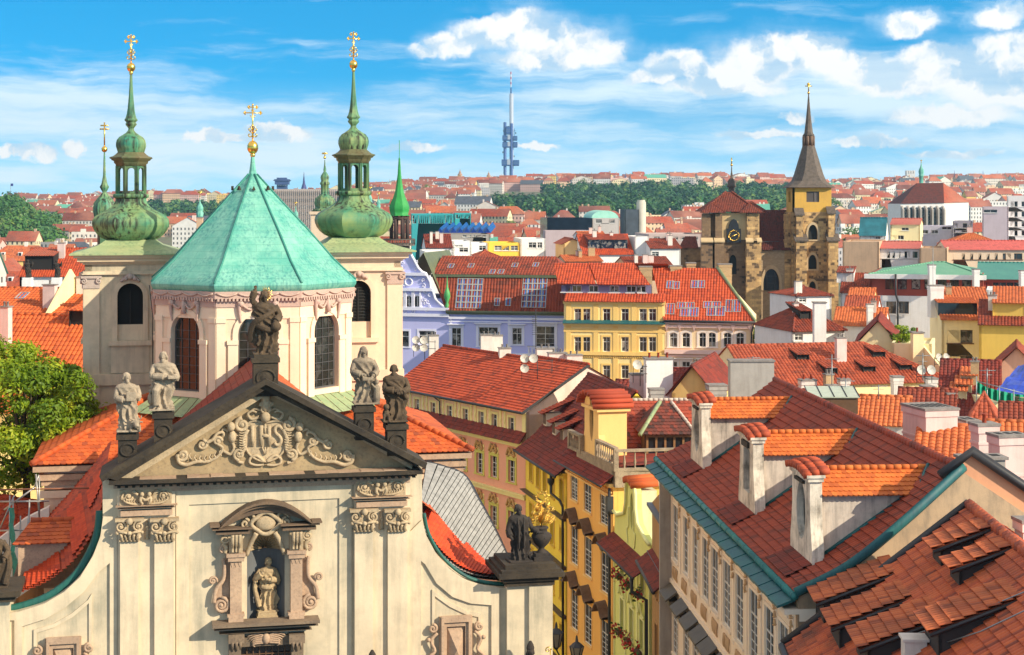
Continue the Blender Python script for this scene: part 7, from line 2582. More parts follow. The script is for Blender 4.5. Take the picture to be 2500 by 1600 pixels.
fr,w = Fr.edge(1377,206,1623,204)
ly = thing('lemon_townhouse','lemon yellow townhouse with paired windows, ochre bands and a red roof with attic windows','house',fr)
ze = fr.px(1500,735)[1]
wl = []
xs = (1411,1432,1481,1526,1570,1593)
for a,b in((754,784),(823,859),(892,925)):
 for x in xs:
  s_,za = fr.px(x,a);zb = fr.px(x,b)[1]
  wl.append((s_,zb,.95,za-zb))
facade(ly,fr,[(0,0),(w,0),(w,ze),(0,ze)],wl,M_lemon)
for q in wl:window(ly,I3,*q,style='cross',trim=M_lemt,tw=.22)
mb = MB()
for y,e in((790,.5),(862,.3),(806,.12)):
 z = fr.px(1500,y)[1];mb.box(-.05,w+.05,-e,-.001,z-.3,z+.15)
for x in(1388,1455,1503,1548,1612):
 s_ = fr.px(x,800)[0];mb.box(s_-.3,s_+.3,-.1,-.001,0,ze-.4)
z = fr.px(1500,872)[1]
for i in range(46):mb.ball((w*(i+.5)/46,-.08,z),.17,5,(1,.5,1))
mb.box(-.1,w+.1,-.3,-.001,ze-.4,ze-.05)
mb.build('ochre_bands',M_lemt,ly)
z = fr.px(1500,787)[1]
mb = MB();mb.prism([(-.1,-.75,z-.1),(w+.1,-.75,z-.1),(w+.1,0,z+.25),(-.1,0,z+.25)],(0,0,-.08));mb.build('sheet_ledge',M_patina,ly)
zp,za = fr.px(1500,717,1.6)[1],fr.px(1500,694,1.6)[1]
mb = MB();rp_tiles(mb,(0,-.5,ze-.1),(w,-.5,ze-.1),(w,1.6,zp),(0,1.6,zp))
zr1 = fr.px(1400,643,5.5)[1]
xm = fr.px(1455,694,1.0)[0]
rp_tiles(mb,(fr.px(1362,690,1)[0],1.0,za),(xm,1.0,za),(fr.px(1436,643,5.5)[0],5.5,zr1),(fr.px(1352,643,5.5)[0],5.5,zr1))
rp_tiles(mb,(xm+.2,1.0,za-.05),(fr.px(1588,692,1)[0],1.0,za-.05),(fr.px(1548,643,5.5)[0],5.5,zr1+.05),(fr.px(1437,643,5.5)[0],5.5,zr1+.05))
mb.roofq((w,11,za),(0,11,za),(0,5.5,zr1),(w,5.5,zr1))
lyr = mb.build('roof',tile('bright_red_tile',(.56,.085,.022),(.46,.06,.017),(.26,.04,.016),.15),ly)
mb = MB()
wl = []
for x in(1382,1408,1449,1500,1541,1565):
 s_ = fr.px(x,705,1.6)[0];wl.append((s_,zp+.15,1.2,za-zp-.35))
T6 = lambda u,t,z:(u,1.6+t,z)
mb.slab([(0,zp-.3),(fr.px(1590,700,1.6)[0],zp-.3),(fr.px(1590,700,1.6)[0],za),(0,za)],[rect(*q)for q in wl],T6,0,.2)
mb.build('attic_wall',plaster('attic_blue',(.20,.19,.32),.2),ly)
for q in wl:window(ly,T6,*q,style='two')
mb = MB();mb.box(0.1,w-.1,.31,11,0,ze-.1);mb.build('body_wall',M_lemon,ly)
fr,w = Fr.edge(1624,204,1837,202)
lp = thing('peach_townhouse','peach townhouse with arched rose window frames under a red roof full of skylights','house',fr)
ze = fr.px(1730,783)[1]
wl = []
for a,b,hd in((812,848,'seg'),(883,920,'flat')):
 for x in(1644,1675,1716,1738,1776,1807):
  s_,za = fr.px(x,a);zb = fr.px(x,b)[1]
  wl.append((s_,zb,1.0,za-zb,hd))
facade(lp,fr,[(0,0),(w,0),(w,ze),(0,ze)],wl,M_peach)
for q in wl:window(lp,I3,*q[:4],style='cross',trim=plaster('white_rose_trim',(.92,.78,.68),.1),tw=.25,head=q[4],hood=.35 if q[4]=='flat' else 0)
mb = MB()
for y,e,h_ in((855,.45,.5),(868,.2,.2),(795,.3,.3)):
 z = fr.px(1730,y)[1];mb.box(-.05,w+.1,-e,-.001,z-h_,z)
mb.box(-.1,w+.2,-.5,-.001,ze-.4,ze-.1)
for x in(1628,1660,1695,1757,1790,1832):
 s_ = fr.px(x,800)[0]
 mb.prism([(s_-.3,-.45,ze-.5),(s_+.3,-.45,ze-.5),(s_,-.15,ze-1.4)],(0,.3,0))
mb.build('rose_bands',M_peat,lp)
zr_ = fr.px(1670,655,6)[1]
mb = MB()
q0 = [(-.1,-.5,ze-.1),(w+.3,-.5,ze-.1),(fr.px(1748,655,6)[0],6,zr_),(fr.px(1592,655,6)[0],6,zr_)]
rp_tiles(mb,*q0)
mb.roofq((w,12,ze),(0,12,ze),q0[3],q0[2])
lpr = mb.build('roof',tile('bright_red_tile','',''),lp)
mb = MB();mb.tube([(w+.35,-.5,ze),(q0[2][0]+.1,6,zr_+.1)],.35,5,flat=.4);mb.build('verge_sheet',M_cop3,lpr)
mb = MB();mb.prism([(w,0,0),(w,0,ze-.1),(q0[2][0],6,zr_-.1),(w,12,ze),(w,12,0)],(-.25,0,0));mb.box(.1,w-.3,.31,12,0,ze-.1);mb.build('body_wall',M_peach,lp)
mb = MB();mb.tube([(-.1,-.6,ze-.1),(w+.3,-.6,ze-.1)],.16,6);mb.tube([(w+.2,-.5,ze-.2),(w-.1,-.2,ze-1.5),(w-.1,-.2,0)],.1,5);mb.build('gutter',M_dark,lp)
pl = RP(fr,q0[0],q0[1],q0[3])
K = lambda x,y:(950+x/2.674,580+y/2.674)
for x,y,ww,hh_,nx,ny in((1835,312,.95,1.3,1,1),(1872,316,.95,1.3,1,1),(1995,309,.95,1.3,1,1),(2036,309,.95,1.3,1,1),(1835,470,1.1,1.8,1,1),(1936,448,2.2,1.1,2,1),(1960,490,2.3,1.5,2,1),(2108,444,2.2,1.1,2,1),(2132,484,2.3,1.6,2,1),(2225,450,1.1,2,1,1),(2268,450,1.1,2,1,1)):
 pl.skylight(lpr,*K(x,y),ww,hh_,nx,ny)
for(x0,x1,yt,yb,D,lab)in((1561,1591,650,690,209,'brick chimney between the lemon and peach houses'),(1636,1663,648,690,210,'brick chimney at the middle of the peach house ridge'),(1754,1785,644,690,209,'brick chimney at the right end of the peach house ridge'),(1676,1697,641,665,212,'low brick chimney far behind the peach house ridge')):
 stack(lab,x0,x1,yt,yb,D,M_chimb,0,1.3,0,0,group='brick chimneys of the peach house')
M_ms = masonry('rubble_sandstone',(.74,.48,.20),(.44,.28,.13),(.13,.085,.05),1.0,.55,(.30,.21,.12),.6)
M_ms2 = masonry('dark_rubble',(.27,.175,.095),(.19,.12,.07),(.08,.055,.04),.9,.5,(.19,.13,.08),.5)
M_oy = plaster('ochre_top',(.68,.40,.075),.5,dc=(.42,.25,.07))
M_slate = plain('slate_brown',(.135,.105,.085),.75,var=.45,sc=2)
DG = 330.0
gx = lambda x:(1650+x/2.751-1250)/FPX*DG
gz = lambda y,D=DG:EYE+(HZ-(200+y/2.751))/FPX*D
GF = Fr(0,DG,0,0)
gi = thing('gothic_church','old sandstone church with a clock tower and a taller tower under a dark pointed spire','church',loc=(0,DG,0))
x0,x1 = gx(785),gx(1045)
cx,wd = (x0+x1)/2,x1-x0
zy0,zy1 = gz(875),gz(712)
mb = MB()
wy = rect(gx(920)-x0,gz(808),gx(963)-gx(877),gz(737)-gz(808))
mb.slab([(0,zy0),(wd,zy0),(wd,zy1),(0,zy1)],[wy],wallT((x0,0),(x1,0)),0,.4)
mb.slab([(0,zy0),(wd,zy0),(wd,zy1),(0,zy1)],[rect(wd/2,wy[0][1],2.5,wy[2][1]-wy[0][1])],wallT((x0,wd),(x0,0)),0,.4)
mb.poly((x1,0,zy0),(x1,wd,zy0),(x1,wd,zy1),(x1,0,zy1));mb.poly((x1,wd,zy0),(x0,wd,zy0),(x0,wd,zy1),(x1,wd,zy1))
tw_ = mb.build('spire_tower',M_oy,gi)
mb = MB()
for k in range(14):
 z = wy[0][1]+(wy[2][1]-wy[0][1])*k/14
 mb.box(x0+wy[0][0],x0+wy[1][0],.2,.35,z,z+.2)
mb.box(x0+wy[0][0]+1.6,x0+wy[0][0]+1.9,.1,.3,wy[0][1],wy[2][1])
mb.build('louvre',plain('grey_louvre',(.14,.12,.115),.7),tw_)
mb = MB();mb.box(x0+.38,x0+.45,2,wd-2,wy[0][1],wy[2][1]);mb.build('louvre',plain('grey_louvre',(),0),tw_)
mb = MB()
gw = [(gx(918),gz(1060),1.9,gz(960)-gz(1060)),(gx(916),gz(1258),1.7,gz(1162)-gz(1258)),(gx(916),gz(1420),1.4,gz(1340)-gz(1420))]
def gothic(u,z,w_,h,n=6):
 r = w_/2
 pts = [(u-r,z),(u+r,z)]
 sp = z+h-w_*.85
 for i in range(n+1):pts.append((u+r-r*(1-math.cos(math.pi/2*i/n))if False else u+r*(1-(i/n)**1.7),sp+(z+h-sp)*math.sin(math.pi/2*i/n)))
 for i in range(n-1,-1,-1):pts.append((u-r*(1-(i/n)**1.7),sp+(z+h-sp)*math.sin(math.pi/2*i/n)))
 return pts
T = wallT((x0-.3,-.3),(x1+.3,-.3))
mb.slab([(0,0),(wd+.6,0),(wd+.6,zy0),(0,zy0)],[gothic(q[0]-x0+.3,*q[1:])for q in gw],T,0,.7)
mb.box(x0-.3,x0,0,wd+.3,0,zy0);mb.box(x1,x1+.3,0,wd+.3,0,zy0)
mb.build('tower_shaft',M_ms,tw_)
for q in gw:
 mb = MB();mb.slab(gothic(q[0]-x0+.3,*q[1:]),[],T,.5,.6);mb.build('lancet',M_black,tw_)
 mb = MB()
 o_ = gothic(q[0]-x0+.3,q[1]-.3,q[2]+.8,q[3]+.8)
 mb.slab(o_,[gothic(q[0]-x0+.3,*q[1:])],T,-.15,-.002);mb.build('lancet_frame',plaster('sand_frame',(.55,.42,.26),.4),tw_)
for(bx0,bx1,yt,yb)in((800,845,880,1062),(1015,1055,870,1062)):
 mb = MB()
 a,b = gx(bx0),gx(bx1)
 mb.box(a,b,-1.6,-.3,0,gz(yt+10));mb.box(a-.2,b+.6,-2.6,-.3,0,gz(yb))
 mb.build('buttress',M_ms,tw_)
 for z,d,e0,e1 in((gz(yt+10),-1.6,0,0),(gz(yb),-2.6,.2,.6)):
  mb = MB()
  mb.prism([(a-.3-e0,d-.3,z),(b+.3+e1,d-.3,z),(b+.3+e1,-.2,z+1.3),(a-.3-e0,-.2,z+1.3)],(0,0,-.25))
  mb.build('buttress_cap',M_slate,tw_)
mb = MB();mb.box(gx(745),x0-.3,1.5,4,0,gz(890));mb.box(gx(735),x0-.3,.8,5,0,gz(1060));mb.box(x1+.3,gx(1078),1,4.5,0,gz(890));mb.box(x1+.3,gx(1092),.6,5,0,gz(1062));mb.build('buttress',M_ms,tw_)
def loft(mb,rings,facet=True):
 for(c0,r0),(c1,r1)in zip(rings,rings[1:]):
  n = len(r0)
  for i in range(n):
   j = (i+1)%n
   mb.add([r0[i],r0[j],r1[j],r1[i]],[(0,1,2,3)],[(i,c0),(i+1,c0),(i+1,c1),(i,c1)])
def octring(cx,cy,hw,k,z):
 """eight points on a square (k=1) .. regular octagon (k=0)"""
 o = hw*(math.tan(math.pi/8)*(1-k)+.82*k)
 return[(cx-o,cy-hw,z),(cx+o,cy-hw,z),(cx+hw,cy-o,z),(cx+hw,cy+o,z),(cx+o,cy+hw,z),(cx-o,cy+hw,z),(cx-hw,cy+o,z),(cx-hw,cy-o,z)]
cy = wd/2
hwp = lambda p:p/2.751/FPX*DG
mb = MB()
rings = [(0,octring(cx,cy,wd/2+.9,1,gz(710)))]
for y,h_,k in((690,132,.7),(665,108,.45),(620,92,.25),(560,76,.1),(500,60,0),(430,40,0)):
 rings.append((y,octring(cx,cy,hwp(h_),k,gz(y))))
loft(mb,rings)
mb.add(octring(cx,cy,wd/2+.9,1,gz(712)),[tuple(reversed(range(8)))])
sp = mb.build('spire',M_slate,tw_)
mb = MB()
mb.lathe([(hwp(43),gz(432)),(hwp(43),gz(425)),(hwp(30),gz(424))],8,(cx,cy,0),R(22.5),facet=True)
for k in range(8):
 a = R(22.5+45*k)
 mb.tube([(cx+hwp(32)*math.cos(a),cy+hwp(32)*math.sin(a),gz(428)),(cx+hwp(32)*math.cos(a),cy+hwp(32)*math.sin(a),gz(360))],.35,6)
mb.tube([(cx,cy,gz(428)),(cx,cy,gz(360))],.5,6)
mb.build('open_lantern',plain('lantern_wood',(.16,.10,.07),.7),sp)
mb = MB();mb.lathe([(hwp(30),gz(362)),(hwp(42),gz(356)),(hwp(30),gz(340)),(hwp(20),gz(260)),(hwp(11),gz(170)),(hwp(4),gz(85)),(.12,gz(40))],8,(cx,cy,0),R(22.5),facet=True);mb.build('spire_needle',M_slate,sp)
mb = MB();mb.ball((cx,cy,gz(66)),hwp(9),8);mb.tube([(cx,cy,gz(60)),(cx,cy,gz(0))],.12,5);mb.tube([(cx-.7,cy,gz(20)),(cx+.7,cy,gz(20))],.1,4);mb.ball((cx,cy,gz(8)),.35,6);mb.build('gilded_ball',M_gold,sp)
x0,x1 = gx(215),gx(540)
T = wallT((x0,-2),(x1,-2))
W2 = x1-x0
dep = 9.0
mb = MB()
lz = gothic(gx(375)-x0,gz(1290),1.4,gz(1160)-gz(1290))
mb.slab([(0,0),(W2,0),(W2,gz(885)),(0,gz(885))],[lz],T,0,.6)
mb.box(x0,x0+.3,-1.4,dep,0,gz(885));mb.box(x1-.3,x1,-1.4,dep,0,gz(885));mb.box(x0,x1,dep-.3,dep,0,gz(885))
ct = mb.build('clock_tower',M_ms2,gi)
mb = MB();mb.slab(lz,[],T,.4,.5);mb.build('lancet',M_black,ct)
mb = MB();mb.box(gx(298),gx(462),-2.25,-1.9,gz(1060),gz(880));mb.build('plaster_field',plaster('sand_field',(.60,.43,.22),.4),ct)
for(a,b)in((165,222),(252,298),(462,512),(512,545)):
 mb = MB();q0,q1 = gx(a),gx(b)
 bo = .06*(a%7);mb.box(q0,q1,-3.2+bo,-2,0,gz(885));mb.box(q0-.2,q1+.3,-3.9+bo,-2,0,gz(1065)-bo)
 mb.build('buttress',M_ms2 if a<400 else M_ms,ct)
 mb = MB();mb.prism([(q0-.3,-4.2,gz(1065)),(q1+.4,-4.2,gz(1065)),(q1+.4,-3.1,gz(1045)),(q0-.3,-3.1,gz(1045))],(0,0,-.3));mb.build('buttress_cap',plaster('sand_cap',(.62,.46,.26),.4),ct)
T_st = tile('stone_church_tile',(.22,.042,.02),(.16,.031,.016),(.08,.02,.013),.3)
mb = MB()
e0,e1,zt = gx(168),gx(543),gz(872)
ax_,az_ = gx(368),gz(742)
rp_tiles(mb,(e0,-3,zt),(e1,-3,zt),(ax_+.6,3,az_),(ax_-.6,3,az_));rp_tiles(mb,(e1,-3,zt),(e1,dep+1,zt),(ax_+.6,4,az_),(ax_+.6,3,az_));rp_tiles(mb,(e0,dep+1,zt),(e0,-3,zt),(ax_-.6,3,az_),(ax_-.6,4,az_));mb.roofq((e1,dep+1,zt),(e0,dep+1,zt),(ax_-.6,4,az_),(ax_+.6,4,az_))
for a,b in(((e0,-3,zt+.1),(ax_-.6,3,az_+.1)),((e1,-3,zt+.1),(ax_+.6,3,az_+.1))):ridge(mb,a,b,.25,.7,5)
for xx in(gx(232),gx(492)):rp_tiles(mb,(xx-2.6,-3.9,zt-.2),(xx+2.6,-3.9,zt-.2),(xx,-1.2,zt+1.8),(xx,-1.2,zt+1.8))
mb.build('tower_roof',T_st,ct)
mb = MB();c0,c1 = gx(330),gx(425)
mb.box(c0,c1,-2.6,-2.25,gz(1078),gz(985))
cc = ((c0+c1)/2,gz(1032))
mb.prism([(cc[0]+(c1-c0)*.36*math.cos(a),-2.6,gz(985)+1.9*math.sin(a))for a in[math.pi*i/8 for i in range(9)]],(0,.35,0))
ck = mb.build('clock_face',plain('clock_black',(.012,.014,.02),.5),ct)
mb = MB()
r_ = (c1-c0)*.40
numer = ['XII','I','II','III','IIII','V','VI','VII','VIII','IX','X','XI']
for k in range(12):
 a = R(90-30*k)
 for i,chh in enumerate(numer[k]):
  off = (i-(len(numer[k])-1)/2)*.2
  px_,pz_ = math.cos(a),math.sin(a)
  tx,tz = math.sin(a),-math.cos(a)
  b0 = (cc[0]+px_*r_*.74+tx*off,cc[1]+pz_*r_*.74+tz*off)
  b1 = (cc[0]+px_*r_*1.0+tx*off*1.2,cc[1]+pz_*r_*1.0+tz*off*1.2)
  if chh=='I':mb.tube([(b0[0],-2.64,b0[1]),(b1[0],-2.64,b1[1])],.07,4)
  else:
   d_ = .12
   mb.tube([(b0[0]+tx*(d_ if chh=='X' else 0),-2.64,b0[1]+tz*(d_ if chh=='X' else 0)),(b1[0]-tx*d_,-2.64,b1[1]-tz*d_)],.06,4)
   mb.tube([(b0[0]-tx*(d_ if chh=='X' else 0),-2.65,b0[1]-tz*(d_ if chh=='X' else 0)),(b1[0]+tx*d_,-2.65,b1[1]+tz*d_)],.06,4)
mb.tube([(cc[0],-2.7,cc[1]),(cc[0]-r_*.85,-2.7,cc[1]-.5)],.10,4,.04);mb.tube([(cc[0]-.4,-2.72,cc[1]-.06),(cc[0]+r_*.6,-2.72,cc[1]+.25)],.12,4,.05);mb.ball((cc[0],-2.7,cc[1]),.22,6)
mb.build('clock_numerals',M_gold,ck)
n0,n1 = gx(512),gx(800)
T = wallT((n0,1),(n1,1))
mb = MB()
lw_ = gothic(gx(646)-n0,gz(1403),gx(700)-gx(592),gz(1258)-gz(1403))
mb.slab([(0,0),(n1-n0,0),(n1-n0,gz(1135)),(0,gz(1135))],[lw_],T,0,.8)
nv = mb.build('nave_wall',masonry('nave_rubble',(.50,.38,.24),(.42,.31,.19),(.26,.19,.12),.45,.25,(.36,.28,.19),.3),gi)
mb = MB();mb.slab(lw_,[],T,.5,.6);mb.build('great_window',M_glassb if False else plain('dark_leading',(.02,.025,.035),.3),nv)
mb = MB()
for i in range(1,5):mb.slab(rect(gx(646)-n0+(i-2.5)*1.6,gz(1403),.15,9),[],T,.35,.5)
for i in range(8):mb.slab(rect(gx(646)-n0,gz(1403)+i*1.4,gx(700)-gx(592),.1),[],T,.4,.5)
mb.build('mullion',plain('mullion_grey',(.06,.06,.07),.6),nv)
mb = MB();mb.slab(gothic(gx(646)-n0,gz(1403),gx(718)-gx(575),gz(1232)-gz(1403)),[lw_],T,-.25,-.002);mb.build('window_frame',plaster('sand_frame',(),0),nv)
mb = MB()
zr0,zr1 = gz(1130),gz(910,DG+8)
rp_tiles(mb,(n0,.4,zr0),(n1+1,.4,zr0),(n1,9,zr1+1.5),(n0,9,zr1+1.5))
mb.build('aisle_roof',tile('maroon_tile',(.115,.018,.012),(.08,.014,.010),(.04,.011,.009),.25),gi)
mb = MB()
a0,a1 = gx(455),gx(705)
zz0,zz1 = gz(915,DG+8),gz(803,DG+14)
rp_tiles(mb,(a0,8,zz0),(gx(730),8,zz0),(gx(575),14,zz1),(a0,14,zz1));rp_tiles(mb,(gx(730),8,zz0),(gx(730),22,zz0),(gx(575),14,zz1),(gx(575),14,zz1))
mb.roofq((gx(730),22,zz0),(a0,22,zz0),(a0,14,zz1),(gx(575),14,zz1))
mb.build('nave_roof',T_st,gi)
mb = MB();mb.box(n0,n1,1.8,22,0,gz(1140));mb.box(gx(456),gx(700),9,21,gz(1140),zz0);mb.box(gx(40),gx(215),4,12,0,gz(1120));mb.build('body_wall',M_ms2,gi)
mb = MB();rp_tiles(mb,(gx(30),3.5,gz(1120)),(gx(165),3.5,gz(1120)),(gx(165),8,gz(1045)),(gx(90),8,gz(1045)));mb.build('side_roof',T_st,gi)
mb = MB()
tx = gx(437)
for y0,y1,h0 in((790,720,26),):mb.lathe([(hwp(24),gz(795,DG+14)),(hwp(30),gz(745,DG+14)),(hwp(24),gz(735,DG+14)),(hwp(22),gz(712,DG+14)),(hwp(34),gz(706,DG+14)),(hwp(30),gz(690,DG+14)),(hwp(30),gz(670,DG+14)),(hwp(20),gz(655,DG+14)),(hwp(8),gz(645,DG+14)),(hwp(9),gz(630,DG+14)),(hwp(4),gz(600,DG+14)),(hwp(3),gz(570,DG+14))],8,(tx,14,0),R(22.5),facet=True)
tt = mb.build('roof_turret',M_slate,gi)
mb = MB();mb.ball((tx,14,gz(560,DG+14)),hwp(9),8);mb.tube([(tx,14,gz(560,DG+14)),(tx,14,gz(510,DG+14))],.12,4);mb.build('gilded_ball',M_gold,tt)
# ================================================================ roofs on the right, roofs on the left, trees
def wedge(parent,rp,x,y,w=1.6,h=.75,L=2.2,mat=None,front=None,pit=.18):
 """low tiled dormer with an open dark mouth, x,y = bottom centre of its mouth"""
 c = rp.px(x,y)
 up = Vector((0,0,1))
 g_ = Vector((rp.g.x,rp.g.y,0)).normalized()
 X = lambda a,b,z:c+rp.e*a+g_*b+up*z
 slope = rp.g.z/math.hypot(rp.g.x,rp.g.y)
 L = h/max(.05,slope-pit)
 mb = MB()
 rp_tiles(mb,X(-w/2-.1,-.3,h),X(w/2+.1,-.3,h),X(w/2+.1,L,h+pit*L+.05),X(-w/2-.1,L,h+pit*L+.05))
 o = mb.build('roof_dormer',mat or T_far,parent)
 mb = MB()
 for s_ in(-1,1):mb.prism([X(s_*w/2,0,0),X(s_*w/2,0,h-.05),X(s_*w/2,L,h+pit*L-.1)],rp.e*(-.08*s_))
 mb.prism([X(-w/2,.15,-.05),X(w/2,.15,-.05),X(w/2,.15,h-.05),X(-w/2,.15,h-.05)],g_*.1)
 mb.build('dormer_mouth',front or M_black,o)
 return o
M_wh = plaster('white_wall',(.84,.82,.80),.3)
M_crm = plaster('cream_yellow',(.92,.78,.44),.25)
M_oc = plaster('apricot_wall',(.90,.56,.24),.25)
M_tan = plaster('tan_firewall',(.62,.42,.27),.6,dc=(.34,.24,.17))
T_sal = tile('salmon_rib_tile',(.48,.095,.035),(.36,.066,.026),(.2,.042,.02),.25)
T_or2 = tile('soft_orange_tile',(.64,.17,.045),(.54,.13,.034),(.36,.08,.024),.15)
T_mar = tile('crimson_tile',(.26,.03,.014),(.19,.022,.012),(.09,.016,.010),.3)
h = house('red_roofed_house','house under a broad hipped red roof with five wedge-shaped dormers',1835,160,2326,165,940,13,M_crm,'side',838,T_sal,in1=6.6)
for x,y in((1961,882),(2030,915),(2147,875),(2123,911),(2212,907)):wedge(h['roof'],h['rp'],x,y,1.35,.7,mat=T_sal)
a_ = house('small_roof_house','low house with a pale orange roof strip below the five-dormer roof',1960,135,2130,137,1005,8,M_wh,'side',950,T_sal)
b_ = house('small_roof_house','low house with ribbed orange roof left of the pink chimneys',2075,122,2215,120,1030,7,M_wh,'side',968,T_or2,wins=())
c_ = house('small_roof_house','low white house with skylit brown roof above the pink slotted chimney',2190,126,2330,122,1008,7,M_wh,'side',950,T_rust)
d_ = house('small_roof_house','house with steep dark red roof and small dormers beside the green netting',2290,150,2440,143,1010,16,M_crm,'side',880,T_mar)
for x,y in((2365,940),(2340,978),(2352,962)):wedge(d_['roof'],d_['rp'],x,y,1.5,.9,mat=T_or2,front=plaster('dormer_cream',(.8,.66,.4),.3))
e_ = house('small_roof_house','house with orange roof slope right of the tallest pink chimney',2380,96,2560,92,1175,9,M_tan,'side',1030,T_or2)
f_ = house('small_roof_house','low house with orange scalloped roof between pink chimneys and palace ridge',2235,84,2420,74,1110,8,M_tan,'side',1040,T_or2)
g_ = house('small_roof_house','house with small pointed red roof below the green netting',2370,128,2432,127,1022,6,M_wh,'side',958,T_sal,in0=.97,in1=.97)
k_ = house('small_roof_house','house with brown tiled roof at the right edge under the green netting',2440,118,2560,116,1075,10,M_wh,'side',985,T_rust)
k2_ = house('small_roof_house','house with shaded plum roof behind the white chimney on the street',1560,150,1700,146,968,9,M_crm,'side',900,T_mar)
k3_ = house('gabled_house','small ochre gabled house with one dark window above the mottled roof',1640,140,1742,138,960,12,plaster('ochre_gable',(.86,.60,.22),.35),'front',893,T_mar,wins=((1695,935,958,1.5),),style='grid',frame=M_wood)
k4_ = house('small_roof_house','low house with a rust roof and grey gable left of the broad white chimney',1480,142,1600,138,985,9,plaster('grey_gable',(.55,.50,.40),.5),'side',930,T_mar)
k5_ = house('small_roof_house','low brick-red roofed house at the foot of the peach house',1700,175,1850,172,960,9,M_tan,'side',925,T_sal)
stack('broad white chimney standing on the street side, seen in full sun',1574,1640,873,962,141,M_wh,R(6),1.2,3,0,band=False)
stack('small grey chimney beside the ochre gabled house',1586,1618,948,985,134,M_grey,R(6),1.0,0,0)
stack('grey block chimney right of the ochre gabled house',1728,1770,938,975,137,M_grey,R(6),1.4,0,0)
stack('pale pink chimney with pipes left of the broad white chimney',1540,1578,912,946,143,M_chimp,R(6),1.4,0,0)
for(x0,x1,yt,yb,D,lab)in((1953,1989,926,960,140,'whitewashed chimney below the five-dormer roof, leftmost of six'),(2049,2071,924,956,140,'slim whitewashed chimney right of the dark glass canopy'),(2178,2201,918,946,146,'small whitewashed chimney under the lower right wedge dormer'),
(2262,2284,922,952,142,'whitewashed chimney with dishes at the right corner of the five-dormer roof'),(2251,2274,941,970,132,'stained chimney in front of the one with dishes'),(2309,2330,958,985,128,'short grey-white chimney above the white terrace house'),
(2352,2374,896,928,158,'square white chimney on the steep dark red roof')):
 stack(lab,x0,x1,yt,yb,D,M_chim,R(4),1.0,2 if x0<2060 else 0,0,group='chimneys among the small roofs')
o = thing('glass_canopy','dark box with a pale sloping glass top among the small roofs','skylight',loc=W3(2036,990,118),yaw=R(-2))
mb = MB();mb.box(-1.7,1.7,-.1,2.2,-.6,.55);mb.build('canopy_box',M_wood,o)
mb = MB();mb.prism([(-1.8,-.25,.56),(1.8,-.25,.56),(1.8,2.3,1.05),(-1.8,2.3,1.05)],(0,0,.08));mb.build('canopy_pane',plain('frosted',(.46,.52,.42),.3),o)
mb = MB()
for i in range(5):mb.box(-1.8+.9*i-.03,-1.8+.9*i+.03,-.26,2.3,.62,1.16)if False else mb.tube([(-1.8+.9*i,-.26,.66),(-1.8+.9*i,2.3,1.15)],.04,4)
mb.build('canopy_bar',M_dark,o)
for i,(x,yb,yt,D,lab)in enumerate(((2031,975,866,138,'thin aerial pole with a small yagi below the five-dormer roof'),(2253,930,862,140,'dark aerial pole at the right end of the five-dormer roof'),(2065,985,925,120,'short aerial mast over the dark glass canopy'),(2145,975,940,124,'thin white aerial mast left of the pink chimneys'),
(2278,800,600,215,'very tall thin mast over the green sheet roof'),(2410,952,900,130,'bare scaffold pole beside the green netting'),(1838,905,870,150,'short aerial beside the grey firewall chimney'))):
 c,t_ = W3(x,yb,D),W3(x,yt,D)
 hgt = t_.z-c.z
 mb = MB();mb.tube([(0,0,0),(0,0,hgt)],.045,5)
 if i!=4:
  mb.tube([(-.6,0,hgt*.9),(.7,.1,hgt*.9)],.025,4)
  for k in range(6):mb.tube([(-.5+.2*k,-.3,hgt*.9),(-.5+.2*k,.3,hgt*.9)],.015,4)
  mb.tube([(-.4,0,hgt*.7),(.4,0,hgt*.7)],.02,4)
 tag(mb.build('aerial_mast',M_zinc,loc=c),lab,'antenna')
dishes('satellite dishes beside a chimney, in front of the yellow corner house',W3(2298,905,165),R(20),2,h=1.2,beam=1.6)
dishes('satellite dishes at the right end of the five-dormer roof',W3(2258,935,141),R(0),2,h=1.0,beam=1.4)
dishes('satellite dish by the broad white chimney',W3(1563,935,140),R(0),1,h=1.4,beam=1.2)
h = house('white_house','white house under a tented red roof with a tall white chimney in front',1935,190,2062,194,806,11,M_wh,'side',745,T_rust,in0=3.0,in1=3.4,wins=((1950,816,832),))
wedge(h['roof'],h['rp'],1967,782,1.4,1.1,mat=T_rust)
stack('tall bright white chimney in front of the tented red roof',1986,2015,737,812,185,M_wh,0,1.2,0,0,band=False)
h = house('cream_gabled_house','cream yellow house with a pointed gable and dark red roof behind the five-dormer roof',2096,177,2192,176,836,13,M_crm,'front',783,T_mar,wins=((2146,802,826,.9),),style='two')
h = house('cream_annex','cream yellow annex with flat top and a steel flue beside the dark red roof',2176,172,2275,168,838,8,M_crm,'flat',wins=((2190,845,860),))
stack('cream chimney block with a steel flue by the yellow corner house',2226,2252,810,860,171,M_crm,0,1.2,1,0,band=False)
h = house('orange_roof_house','house with broad orange roof and white chimneys right of the tented roof',2035,214,2160,210,792,9,M_wh,'side',752,T_or2)
stack('white chimney on the broad orange roof',2117,2130,742,772,212,M_wh,0,.9,0,0)
h = house('small_white_house','small white house with a pyramid roof at the foot of the pointed spire tower',1943,232,2030,234,722,9,M_wh,'side',698,T_rust,in0=3.4,in1=2.6,wins=((1960,728,738),))
h = house('striped_roof_house','ochre house with a standing-seam orange roof right of the spire tower',2068,236,2130,230,738,10,M_oc,'side',704,T_or2)
h = house('red_roof_house','house with red roof and white dormers just right of the spire tower',2052,262,2132,258,712,10,M_wh,'side',668,T_rust)
for x in(2055,2072):wedge(h['roof'],h['rp'],x,690,1.6,1.6,mat=T_rust,front=M_wh)
